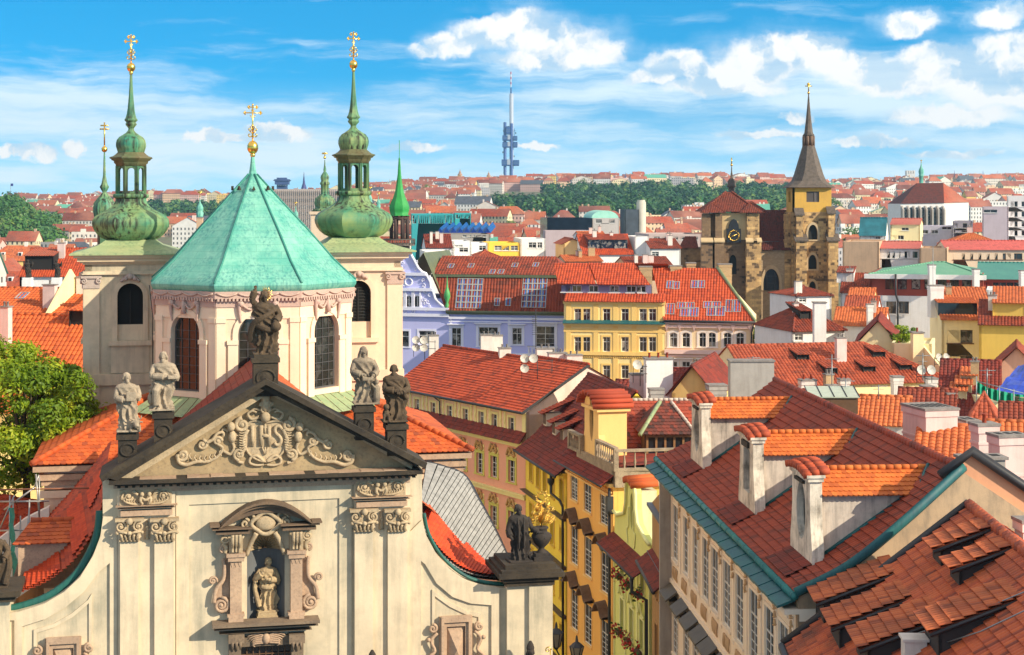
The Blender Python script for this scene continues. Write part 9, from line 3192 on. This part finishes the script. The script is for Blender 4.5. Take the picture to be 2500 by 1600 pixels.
for k in range(12):
 mb = MB();mb.box(1,w-1,-.25,-.003,ze-3.2-3.3*k,ze-1.6-3.3*k);mb.build('window_band',glass('band_glass','#23262f',.15),h['root'])
mb = MB()
for k in range(44):mb.box(w*k/43-.18,w*k/43+.18,-.5,-.004,ze-40,ze-.6)
mb.build('pier_row',plaster('office_pale',(.56,.48,.44),.2),h['root'])
def far_part(root_args,parts):
 o = thing(*root_args[:3],loc=root_args[3])
 for nm,mt,fn in parts:
  mb = MB();fn(mb);mb.build(nm,mt,o)
 return o
M_bluec = plain('blue_concrete',(.055,.10,.26),.7,var=.3,sc=.2)
D = 1500;s_ = D/FPX
c = W3(689,463,D)
far_part(('lookout_tower','dark blue tower head with dishes seen over the grey office slab','tower',c),[
('shaft',M_bluec,lambda m:(m.box(-4.5,4.5,-4,4,-60,6),m.prism([(-4.5,-4,6),(4.5,-4,6),(8,-4,8.5),(-8,-4,8.5)],(0,8,0)))),
('platform',M_bluec,lambda m:(m.box(-6.2,6.2,-4.5,4.5,4.5,7),m.box(-6.6,6.6,-5,5,7.6,9.4),m.box(-4.6,4.2,-3,3,9.4,10.8))),
('dish',plain('pale_blue',(.3,.4,.6),.5),lambda m:[m.lathe([(.3,0),(1.3,.5),(1.5,.9)],8,(x,-4.8,3.2))for x in(-3,-1,1.5,3.2)])])
def spire(lab,x,ytop,ybase,hw,D,mat,yshaft=None,name='church_spire'):
 c = W3(x,ybase,D);h = (ybase-ytop)/FPX*D;r = hw/FPX*D
 return far_part((name,lab,'spire',c),[
('steeple',mat,lambda m:m.lathe([(r,0),(r*.8,h*.12),(r*.45,h*.3),(r*.18,h*.7),(.1,h)],8,facet=True)),
('tower',FW[2][0],lambda m:[m.add([(-r,-r,-40),(r,-r,-40),(r,-r,0),(-r,-r,0)],[(0,1,2,3)],[(0,0),(2*r,0),(2*r,40),(0,40)]),m.box(-r*.98,r*.98,-r*.98,r,-40,-.02)])])
spire('slim dark blue church steeple over the right part of the grey office slab',742,420,461,7,1400,plain('steeple_blue',(.05,.06,.22),.6))
spire('tiny dark steeple on the skyline left of the two right-hand ones',2330,416,434,2.6,2500,plain('steeple_blue',(),0))
spire('tiny dark steeple on the far right skyline with a broad foot',2400,417,436,3.6,2500,plain('steeple_blue',(),0))
spire('tiny pinkish steeple near the right edge of the skyline',2436,417,434,2.0,2550,plain('steeple_rose',(.3,.12,.14),.7))
spire('small dark steeple among roofs on the centre skyline',1527,421,434,3.0,2450,plain('steeple_blue',(),0))
spire('stubby red-tipped steeple on the centre skyline',1567,417,436,5.0,2450,plain('steeple_red',(.45,.1,.1),.7))
spire('small greyish steeple left of the stone church on the skyline',1655,420,438,4.0,2450,plain('steeple_grey',(.2,.25,.32),.7))
def onion(lab,x,D,prof,mat,ball=None,cross=None,box=None,group=None,name='onion_turret'):
 """prof: (half width px, row px)"""
 k = D/FPX
 o = thing(name,lab,'turret',loc=(*W3(x,490,D)[:2],0),group=group)
 zz = lambda y:EYE+(HZ-y)*k
 mb = MB();mb.lathe([(max(.05,r*k),zz(y))for r,y in prof],8,(0,0,0),R(22.5),facet=True);mb.build('onion_roof',mat,o)
 if ball:
  mb = MB();mb.ball((0,0,zz(ball[0])),ball[1]*k,10)
  if cross:
   mb.tube([(0,0,zz(ball[0])),(0,0,zz(cross))],.05+.0001*D,4)
   for f in(.75,.88):mb.tube([(-.5*(1.6-f),0,zz(ball[0])+(ball[0]-cross)*k*f),(.5*(1.6-f),0,zz(ball[0])+(ball[0]-cross)*k*f)],.05+.0001*D,4)
  mb.build('gilded_ball',M_gold,o)
 if box:
  hw,yt,m_ = box
  mb = MB();r = hw*k
  mb.box(-r,r,-r,r,0,zz(yt));mb.box(-r*1.12,r*1.12,-r*1.12,r*1.12,zz(yt)-.06*r*4,zz(yt));mb.build('tower',m_,o)
  if hw>20:
   mb = MB();mb.slab(arch(0,zz(yt+40),r*.45,24*k),[],I3,-r-.05,-r+.01);mb.build('opening',M_black,o)
 return o
Cc = lambda y:50+y/2.611
onion('slim green onion turret with gilded ball behind the left onion tower',255,150,[(17,Cc(1560)),(17,Cc(1310)),(22,Cc(1295)),(21,Cc(1285)),(26,Cc(1240)),(28,Cc(1200)),(26,Cc(1165)),(19,Cc(1140)),(10,Cc(1115)),(4.5,Cc(1095)),(7,Cc(1085)),(11.5,Cc(1063)),(7,Cc(1040)),(3.5,Cc(990)),(2,Cc(860)),(1.2,Cc(840))],M_cop2,(Cc(822),7.5),Cc(650),(14,Cc(1310),M_dkst))
k_ = 260
onion('green double onion turret on a cream tower left of the right onion tower',793,236,[(20,Cc(1205)),(33,Cc(1218)),(30,Cc(1205)),(22,Cc(1195)),(26,Cc(1180)),(27,Cc(1160)),(24,Cc(1135)),(14,Cc(1115)),(10,Cc(1105)),(11,Cc(1098)),(10,Cc(1090)),(10,Cc(1050)),(12.5,Cc(1045)),(12,Cc(1035)),(9,Cc(1025)),(11,Cc(1005)),(10,Cc(990)),(6,Cc(975)),(3,Cc(965)),(3.6,Cc(950)),(1.8,Cc(925)),(1,Cc(890))],M_cop2,(Cc(875),3.5),Cc(842),(30,Cc(1218),M_pink))
M_needle = copper('needle_green','#1f8a3a','#2f9e4a','#145c2a',.3)
o = onion('bright green needle spire over a dark timber lantern right of the church',975,262,[(20,Cc(1246)),(28,Cc(1246)),(22,Cc(1240)),(25,Cc(1215)),(26,Cc(1190)),(22,Cc(1160)),(16,Cc(1130)),(11,Cc(1090)),(7,Cc(1030)),(4.5,Cc(980)),(2.2,Cc(890)),(2.4,Cc(882)),(.8,Cc(875)),(.3,Cc(765))],M_needle,name='needle_spire')
k = 262/FPX;zz = lambda y:EYE+(HZ-Cc(y))*k
mb = MB()
for q in range(8):
 a = R(22.5+45*q);r = 21*k
 mb.tube([(r*math.cos(a),r*math.sin(a),zz(1400)),(r*math.cos(a),r*math.sin(a),zz(1246))],.28,5)
 b = R(22.5+45*(q+1))
 mb.tube([(r*math.cos(a),r*math.sin(a),zz(1262)),(r*math.cos(b),r*math.sin(b),zz(1262))],.3,5)
mb.build('timber_lantern',plain('lantern_brown',(.065,.038,.032),.8),o)
mb = MB();mb.lathe([(40*k,zz(1436)),(40*k,zz(1428)),(30*k,zz(1420))],8,(0,0,0),R(22.5),facet=True)
for q in range(24):
 a = 2*math.pi*q/24;mb.tube([(38*k*math.cos(a),38*k*math.sin(a),zz(1430)),(38*k*math.cos(a),38*k*math.sin(a),zz(1396))],.06,4)
mb.tube([(38*k*math.cos(2*math.pi*q/16),38*k*math.sin(2*math.pi*q/16),zz(1396))for q in range(17)],.1,4)
mb.build('gallery',plain('gallery_wood',(.12,.10,.085),.8),o)
mb = MB();mb.box(-24*k,24*k,-24*k,24*k,0,zz(1430));mb.build('tower',plain('dark_tower',(.05,.042,.04),.9),o)
for(x,D,yb,sc_,lab)in((488,330,530,1.0,'little green onion cupola on open arcade right of the left onion tower'),(722,420,540,.75,'little green cupola with gilded cross at the right flank of the green dome'),(924,520,508,.6,'tiny green cupola left of the needle spire'),(903,300,500,.7,'pale green onion cap peeping behind the right onion tower')):
 onion(lab,x,D,[(8*sc_,yb),(9.5*sc_,yb-10*sc_),(7*sc_,yb-12*sc_),(8.5*sc_,yb-17*sc_),(8.7*sc_,yb-22*sc_),(6*sc_,yb-29*sc_),(2.5*sc_,yb-34*sc_),(1.2*sc_,yb-42*sc_),(.5*sc_,yb-52*sc_)],M_cop,(yb-50*sc_,1.6*sc_),yb-62*sc_,(7*sc_,yb+2,M_tan))
for(x,lab)in((1123,'far yellow belfry with dome on the skyline, left of the pair'),(1193,'far yellow belfry with dome on the skyline, right of the pair')):
 c = W3(x,446,2500);k = 2500/FPX*(1 if x<1150 else .85)
 far_part(('domed_belfry',lab,'tower',c),[('tower',FW[4][0],lambda m:(m.box(-9*k,9*k,-9*k,9*k,-30,4*k),m.box(-5.5*k,5.5*k,-5*k,5*k,4*k,17*k))),
('dome',plain('belfry_dome',(.42,.24,.16),.7),lambda m:m.lathe([(6.5*k,17*k),(5.5*k,20*k),(3*k,23*k),(3*k,26*k),(1*k,28*k),(.3*k,33*k)],10))])
c = W3(2222,436,2500)
far_part(('water_tower','pale castellated block with turrets on the right skyline','tower',c),[('wall',FW[0][0],lambda m:[m.box(-6.5,6.5,-5,5,-30,7)]+[m.box(x-1.2,x+1.2,-5.2,5,7,12)for x in(-5.3,-1.8,1.8,5.3)])])
D = 3000;k = D/FPX/5.133
TT = lambda y:EYE+(HZ-(160+y/5.133))/FPX*D
c = W3(1246,490,D)
tv = thing('telecom_tower','tall pale blue telecom tower of three tubes with stacked cabins on the horizon','tower',loc=(c.x,D,0))
M_tvb = plain('tower_steel',(.035,.09,.30),.5,.1,.15,.1)
M_tvw = plain('tower_pale',(.44,.50,.60),.45,.1,.1,.1)
X = lambda x:(x-493)*k
for nm,x,y0,y1,r,dy,mt in(('tube',425,1640,715,19,0,M_tvb),('tube',507,1640,355,26,18,M_tvw),('tube',508,1640,730,18,-14,M_tvb)):
 mb = MB();mb.lathe([(r*k,20),(r*k,TT(y1)),(r*k*.7,TT(y1)+3*k)],16,(X(x),dy*k,0));mb.build(nm,mt,tv)
mb = MB();mb.lathe([(9*k,TT(356)),(9*k,TT(280))],10,(X(501),18*k,0));mb.build('mast_base',M_tvb,tv)
for i in range(6):
 ya,yb = 270-i*32,270-(i+1)*32
 mb = MB();mb.lathe([(6.5*k,TT(ya)),(6.5*k,TT(yb))],8,(X(500),18*k,0));mb.build('mast_section',plain('mast_red',(.62,.05,.04),.5)if i%2 else plain('mast_white',(.8,.8,.8),.5),tv)
for(y0,y1,x0,x1,m_)in((1180,1255,383,492,M_tvb),(1187,1255,530,603,M_tvb),(880,940,393,492,M_tvb),(960,1025,393,492,M_tvb),(885,938,530,580,M_tvb),(960,1025,530,582,M_tvb),(770,860,440,490,M_tvb)):
 mb = MB();mb.box(X(x0),X(x1)if y0!=770 else X(x1),-34*k,34*k,TT(y1),TT(y0))
 mb.box(X(x0)+4*k,X(x1)-4*k,-30*k,30*k,TT(y1)-6*k,TT(y1));mb.build('cabin',m_,tv)
 mb = MB();
 for q in(.3,.55):mb.box(X(x0)-.3,X(x1)+.3,-34.8*k,34.8*k,TT(y1)+(TT(y0)-TT(y1))*q,TT(y1)+(TT(y0)-TT(y1))*(q+.12))
 mb.build('cabin_window',plain('cabin_glass',(.10,.17,.34),.2),tv)
for(y0,y1,x0,x1)in((1178,1245,452,492),(872,930,458,492),(958,1015,458,492)):
 mb = MB();mb.box(X(x0),X(x1),-37*k,-34.9*k,TT(y1),TT(y0));mb.build('bright_panel',M_tvw,tv)
mb = MB();mb.tube([(X(545),0,TT(880)),(X(545),0,TT(790))],3*k,5);mb.tube([(X(535),0,TT(820)),(X(560),0,TT(820))],3*k,5);mb.tube([(X(440),0,TT(770)),(X(480),0,TT(765))],6*k,6);mb.build('aerial_cluster',M_tvb,tv)
for(x,y,d_)in((400,1090,-1),(540,1140,1),(518,1275,1),(408,820,-1),(560,850,1)):
 mb = MB();mb.ball((X(x),-20*k,TT(y)),7*k,6,(.9,.7,1.9));mb.build('climbing_figure',M_dark,tv)
D = 700;k = D/FPX
c = W3(2290,500,D)
sn = thing('buttressed_church','tall-roofed white church with dark buttresses and a green turret, far right','church',loc=(c.x,D,0))
PX = lambda x,y:((x-2290)*k,EYE+(HZ-y)*k)
q = {n:PX(*v)for n,v in dict(a=(2199,498),b=(2252,447),c=(2318,446),d=(2305,496),e=(2377,494),f=(2196,545),g=(2305,545),h=(2377,545)).items()}
mb = MB();mb.roofq((q['a'][0],0,q['a'][1]),(q['d'][0],0,q['d'][1]),(q['c'][0],10,q['c'][1]),(q['b'][0],10,q['b'][1]),.5,.6)
mb.roofq((q['a'][0],24,q['a'][1]),(q['a'][0],0,q['a'][1]),(q['b'][0],10,q['b'][1]),(q['b'][0],10,q['b'][1]),.5,.6)
mb.build('roof',tile('maroon_tile','',''),sn)
mb = MB();mb.roofq((q['d'][0],0,q['d'][1]),(q['e'][0],6,q['e'][1]),(q['c'][0],10,q['c'][1]),(q['c'][0],10,q['c'][1]),.5,.6);mb.roofq((q['e'][0],6,q['e'][1]),(q['d'][0]+4,26,q['e'][1]),(q['c'][0],10,q['c'][1]),(q['c'][0],10,q['c'][1]),.5,.6);mb.build('hip_roof',T_far,sn)
mb = MB();mb.poly((q['a'][0],.4,0),(q['d'][0],.4,0),(q['d'][0],.4,q['d'][1]),(q['a'][0],.4,q['a'][1]));mb.poly((q['d'][0],.4,0),(q['e'][0]-.4,6.2,0),(q['e'][0]-.4,6.2,q['e'][1]),(q['d'][0],.4,q['d'][1]));mb.poly((q['a'][0],24,0),(q['a'][0],.4,0),(q['a'][0],.4,q['a'][1]),(q['a'][0],24,q['a'][1]));mb.build('wall',M_wh,sn)
for i in range(8):
 x = q['a'][0]+(q['d'][0]-q['a'][0])*(i+.25)/7.4
 mb = MB();mb.box(x-.35,x+.35,-2.4,.39,0,q['a'][1]-2.5);mb.prism([(x-.35,-2.4,q['a'][1]-2.5),(x-.35,.39,q['a'][1]-2.5),(x-.35,.39,q['a'][1]-.8)],(.7,0,0));mb.build('buttress',plaster('grey_buttress',(.42,.38,.34),.4),sn)
 if i<7:
  xm = x+(q['d'][0]-q['a'][0])/14.8
  mb = MB();mb.slab(gothic(xm,q['a'][1]-9.5,1.5,8),[],I3,.3,.38);mb.build('tall_window',M_glass,sn)
cover(2200,2376,470);OCC.append((2190,2385,690,735))
onion('green onion turret with gilded tip on the ridge of the buttressed church',2249,712,[(6,458),(5,446),(5,432),(6.4,431),(6.2,429),(5.2,427),(6.6,421),(6,415),(3,409),(1.4,404),(.7,396)],M_cop,(397,1.2),391)
rs = random.Random(21)
cands = []
D = 262.0
while D<2750:
 wmean = 17 if D<900 else 21
 x = -.345*D+rs.uniform(-10,0)
 while x<.345*D:
  w = rs.uniform(.6,1.5)*wmean
  d = rs.uniform(9,14)
  Y = D+rs.uniform(-.018,.018)*D
  X = x+w/2
  px0,px1 = 1250+x/Y*FPX,1250+(x+w)/Y*FPX
  x+=w+rs.choice((0,0,0,1.5,4))
  pm = (px0+px1)/2
  if any(px1>a and px0<b and Y+d>c-4 and Y-d/2<e for a,b,c,e in OCC):continue
  if 1180<pm<1960 and 1380<Y<2180:continue
  if pm<150 and 980<Y<1650:continue
  if 345<pm<640 and 1500<Y<2300:continue
  g0 = ground_z(X,Y)
  if D<700:h = rs.uniform(14,22)
  elif D<1400:h = rs.uniform(11,21)-3*(pm<640)
  else:h = rs.uniform(9,16)
  modern = rs.random()<(.34 if(pm>2000 or pm<260)and D<1200 else .16)
  kind = 'flat' if modern else rs.choices(('side','hip','front'),(6,2.2,1.2))[0]
  rise = 0 if modern else rs.uniform(3.5,6.5)*(1 if w>10 else .8)
  yaw = rs.gauss(0,.16)+(.25 if pm>1500 else-.1)
  ytop = HZ+(EYE-(g0+h+rise))/Y*FPX
  cols = [c for c in range(max(0,int(px0)),min(2500,int(px1)))]
  if len(cols)<2:continue
  vis = sum(1 for c in cols if ytop<COV[c]-1.2)
  if vis<len(cols)*.3 or vis<2:continue
  yw = HZ+(EYE-(g0+h))/Y*FPX
  area = sum(max(0,COV[c]-ytop)for c in cols)
  for c in cols:COV[c] = min(COV[c],ytop+(3 if kind!='flat' else 0)*700/Y)
  cands.append(dict(X=X,Y=Y,w=w,d=d,g=g0,h=h,rise=rise,yaw=yaw,kind=kind,pm=pm,yt=ytop,area=area,wc=rs.choices(range(7),(6,5,3.2,3,1.6,3.5,2))[0],rc=rs.choices(range(6),(5,4,3,4,1.1,.7))[0]if not modern else rs.choice((4,4,2,5,3))))
 D = D*1.045+9
cands.sort(key=lambda q:-q['area'])
near,rest = cands[:300],cands[300:]
ZN = [(150,'at the left edge'),(250,'just left of the left onion tower'),(430,'behind the left onion tower'),(560,'between left onion tower and green dome'),(760,'behind the grey office slab'),(960,'around the right onion tower'),(1080,'right of the green needle spire'),(1210,'left below the telecom tower'),(1330,'right below the telecom tower'),
(1480,'under the left end of the woods'),(1600,'below the middle of the woods'),(1720,'just left of the clock tower'),(1920,'between the two towers of the stone church'),(2060,'just right of the pointed spire'),(2190,'left of the buttressed church'),(2330,'beyond the buttressed church'),(2420,'right of the buttressed church'),(9999,'at the right edge')]
SH = dict(flat='flat-topped',side='long-ridged',hip='hipped',front='gable-fronted')
ORD = ['nearest','second nearest','third nearest','fourth nearest','fifth nearest','sixth nearest','seventh nearest','eighth nearest','ninth nearest','tenth nearest']
seen = {}
near.sort(key=lambda q:q['Y'])
for q in near:
 zn = next(z for lim,z in ZN if q['pm']<lim)
 far_ = 'on the far slope' if q['Y']>1300 else 'in the middle distance' if q['Y']>600 else 'among the closer roofs'
 key = (FW[q['wc']][1],FRF[q['rc']][1],SH[q['kind']],zn)
 n_ = seen.get(key,0);seen[key] = n_+1
 q['lab'] = f"{key[0]} {key[2]} house with {key[1]} roof, {ORD[n_] + ' of its like ' if n_ else ''}{far_ + ' ' if not n_ else ''}{zn}"
 q['lab'] = ' '.join(q['lab'].split()[:16])
 o = thing('city_house',q['lab'],'house',loc=(q['X'],q['Y'],q['g']),yaw=q['yaw'],group='houses of the far city')
 a,b,cs_ = MB(),MB(),[]
 r_ = random.Random(int(q['X']*7+q['Y']))
 shape(a,b,0,0,0,q['w'],q['d'],q['h'],q['rise'],0,q['kind'],chim=lambda:(cs_.append(MB())or cs_[-1]),rs=r_)
 a.build('wall',FW[q['wc']][0],o);ro = b.build('roof',FRF[q['rc']][0],o)
 for c in cs_:c.build('chimney',M_chim if q['rc']%2 else M_tan,ro)
 if q['Y']<700 and q['kind']in('side','hip')and q['w']>11:
  n2 = r_.randint(0,3)
  for i in range(n2):
   s_ = -q['w']/2+q['w']*(i+1)/(n2+1)
   m_ = MB();zz_ = q['h']+q['rise']*.35
   m_.box(s_-.7,s_+.7,-q['d']/2*.72,-q['d']/2*.3,zz_-.5,zz_+1.1)
   do = m_.build('dormer',M_wh if r_.random()<.5 else M_tan,o)
   m_ = MB();m_.box(s_-.5,s_+.5,-q['d']/2*.72-.06,-q['d']/2*.72-.01,zz_-.2,zz_+.9);m_.build('dormer_window',M_glass,do)
mb = MB()
mats = [m for m,_ in FW]+[m for m,_ in FRF]+[M_chim]
class Sub:
 """writes into the shared mesh under one material slot"""
 def __init__(s,mb,i):s.mb,s.i = mb,i
 def add(s,*a):s.mb.mi = s.i;s.mb.add(*a)
 def roofq(s,*a):s.mb.mi = s.i;s.mb.roofq(*a)
for q in rest:
 r_ = random.Random(int(q['X']*7+q['Y']))
 shape(Sub(mb,q['wc']),Sub(mb,7+q['rc']),q['X'],q['Y'],q['g'],q['w'],q['d'],q['h'],q['rise'],q['yaw'],q['kind'],chim=Sub(mb,13),rs=r_)
tag(mb.build('distant_houses',mats),'mass of small distant houses covering the slopes up to the skyline','houses',None,'stuff')
print('FILL',len(cands),len(rest))
rg = np.random.default_rng(5)
def wood(label,pts,n_leaf,leaf,mat,hmul=1.0):
 Vs,As = [],[]
 for i,(X,Y,hgt)in enumerate(pts):
  r = hgt*rg.uniform(.40,.55)
  n = n_leaf
  d = rg.normal(size=(n,3));d/=np.linalg.norm(d,axis=1)[:,None]
  ph = rg.uniform(0,6,3)
  bumpf = 1+.22*np.sin(d[:,0]*4+ph[0])*np.sin(d[:,2]*4+ph[1])
  p = d*(rg.uniform(.5,1,n)*bumpf)[:,None]*np.array([r,r,hgt*.5])+np.array([X,Y,ground_z(X,Y)+hgt*.55])
  nr = d+rg.normal(size=(n,3))*.5+np.array([.05,-.05,.35]);nr/=np.linalg.norm(nr,axis=1)[:,None]
  t = np.cross(nr,rg.normal(size=(n,3)));t/=np.linalg.norm(t,axis=1)[:,None]
  b = np.cross(nr,t)
  s = leaf*rg.uniform(.6,1.4,n)[:,None]
  Vs.append(np.stack([p-t*s,p-b*s*.7,p+t*s,p+b*s*.7],1).reshape(-1,3))
  As.append(np.clip(rg.uniform(0,.75)+rg.uniform(-.1,.25,n),0,1))
 o = leafmesh('woodland',np.concatenate(Vs),np.concatenate(As),mat)
 return tag(o,label,'wood',None,'stuff')
pts = []
while len(pts)<620:
 px,Y = rg.uniform(1175,1965),rg.uniform(1390,2150)
 lim = 1390+250*abs((px-1700)/500)**2
 if Y<lim:continue
 if px<1330 and Y>1750:continue
 pts.append(((px-1250)/FPX*Y,Y,rg.uniform(11,19)))
wood('big dark green wood covering the hill between telecom tower and stone church',pts,170,1.7,L_dark)
pts = [((px-1250)/FPX*Y,Y,rg.uniform(11,19))for px,Y in zip(rg.uniform(-40,145,130),rg.uniform(1000,1600,130))]
wood('green wooded hill at the left edge under a small flag',[p for p in pts if 1250+p[0]/p[1]*FPX<175-60*(p[1]-1000)/900],220,1.3,leafmat('hill_leaf','#2f5f24','#48762a','#7c8a3c',.15))
pts = [((px-1250)/FPX*Y,Y,rg.uniform(9,14))for px,Y in zip(rg.uniform(345,640,170),rg.uniform(1550,2100,170))]
wood('dark wooded ridge behind the left onion tower and the green dome',pts,150,1.9,L_dark)
tn = 0
for(px,Y,hh_,where)in((905,1500,14,'left of the needle spire'),(1005,1250,16,'below the skyline right of the needle spire'),(1085,640+260,15,'beside the teal striped block'),(1110,930,17,'right of the teal striped block'),(1042,2000,17,'high on the slope left of the telecom tower'),(1250,1150,16,'below the telecom tower'),(1330,1120,15,'under the left end of the woods'),
(1420,1080,15,'above the dark glass block'),(1580,820,14,'right of the concrete stair turret'),(1690,760,13,'just left of the clock tower'),(2070,900,18,'right of the pointed spire'),(2090,1000,20,'farther right of the pointed spire'),(2110,1250,18,'deep between the spire and buttressed church'),(2215,1300,12,'over the roof of the buttressed church'),(118,560,13,'at the foot of the wooded hill, left edge'),
(745,760,10,'in front of the grey office slab'),(1960,1400,18,'directly behind the yellow top of the spire tower'),(2035,1600,18,'on the skyline right of the spire')):
 X = (px-1250)/FPX*Y
 V,A,cl = crown(100+tn,hh_*.22,(hh_*.36,hh_*.36,hh_*.4),26,60,.9)
 o = thing('city_tree','bushy green tree '+where,'tree',loc=(X,Y,ground_z(X,Y)),group='single trees among the far houses')
 c = leafmesh('crown',V+np.array([0,0,hh_*.62]),A,L_mid if tn%3 else L_dark);c.parent = o
 mb = MB();mb.tube([(0,0,-1),(0,0,hh_*.6)],.4,6);mb.build('trunk',M_bark,o)
 tn+=1
c = W3(26,470,1300)
o = thing('flag','small flag on a pole on top of the wooded hill at the left','flag',loc=(c.x,c.y,c.z))
mb = MB();mb.tube([(0,0,-6),(0,0,7)],.15,4);mb.build('flagpole',M_zinc,o)
mb = MB();mb.box(.2,2.0,-.05,.05,5,7);mb.build('flag_cloth',plain('flag_navy',(.03,.04,.25),.7),o)
mb = MB();mb.box(-2600,2600,-60,4700,-1.2,300)
hz_ = mb.build('haze',None)
m = bpy.data.materials.new('haze');m.use_nodes = True
g = G(m.node_tree);m.node_tree.nodes.remove(m.node_tree.nodes['Principled BSDF'])
pv = g.n('ShaderNodeVolumePrincipled')
pv.inputs['Color'].default_value = (.40,.74,1.0,1)
pv.inputs['Density'].default_value = .000085
pv.inputs['Anisotropy'].default_value = .2
g.t.links.new(pv.outputs[0],g.t.nodes['Material Output'].inputs['Volume'])
hz_.data.materials.clear();hz_.data.materials.append(m)
tag(hz_,'thin bluish summer haze over the whole city',None,None,'stuff')
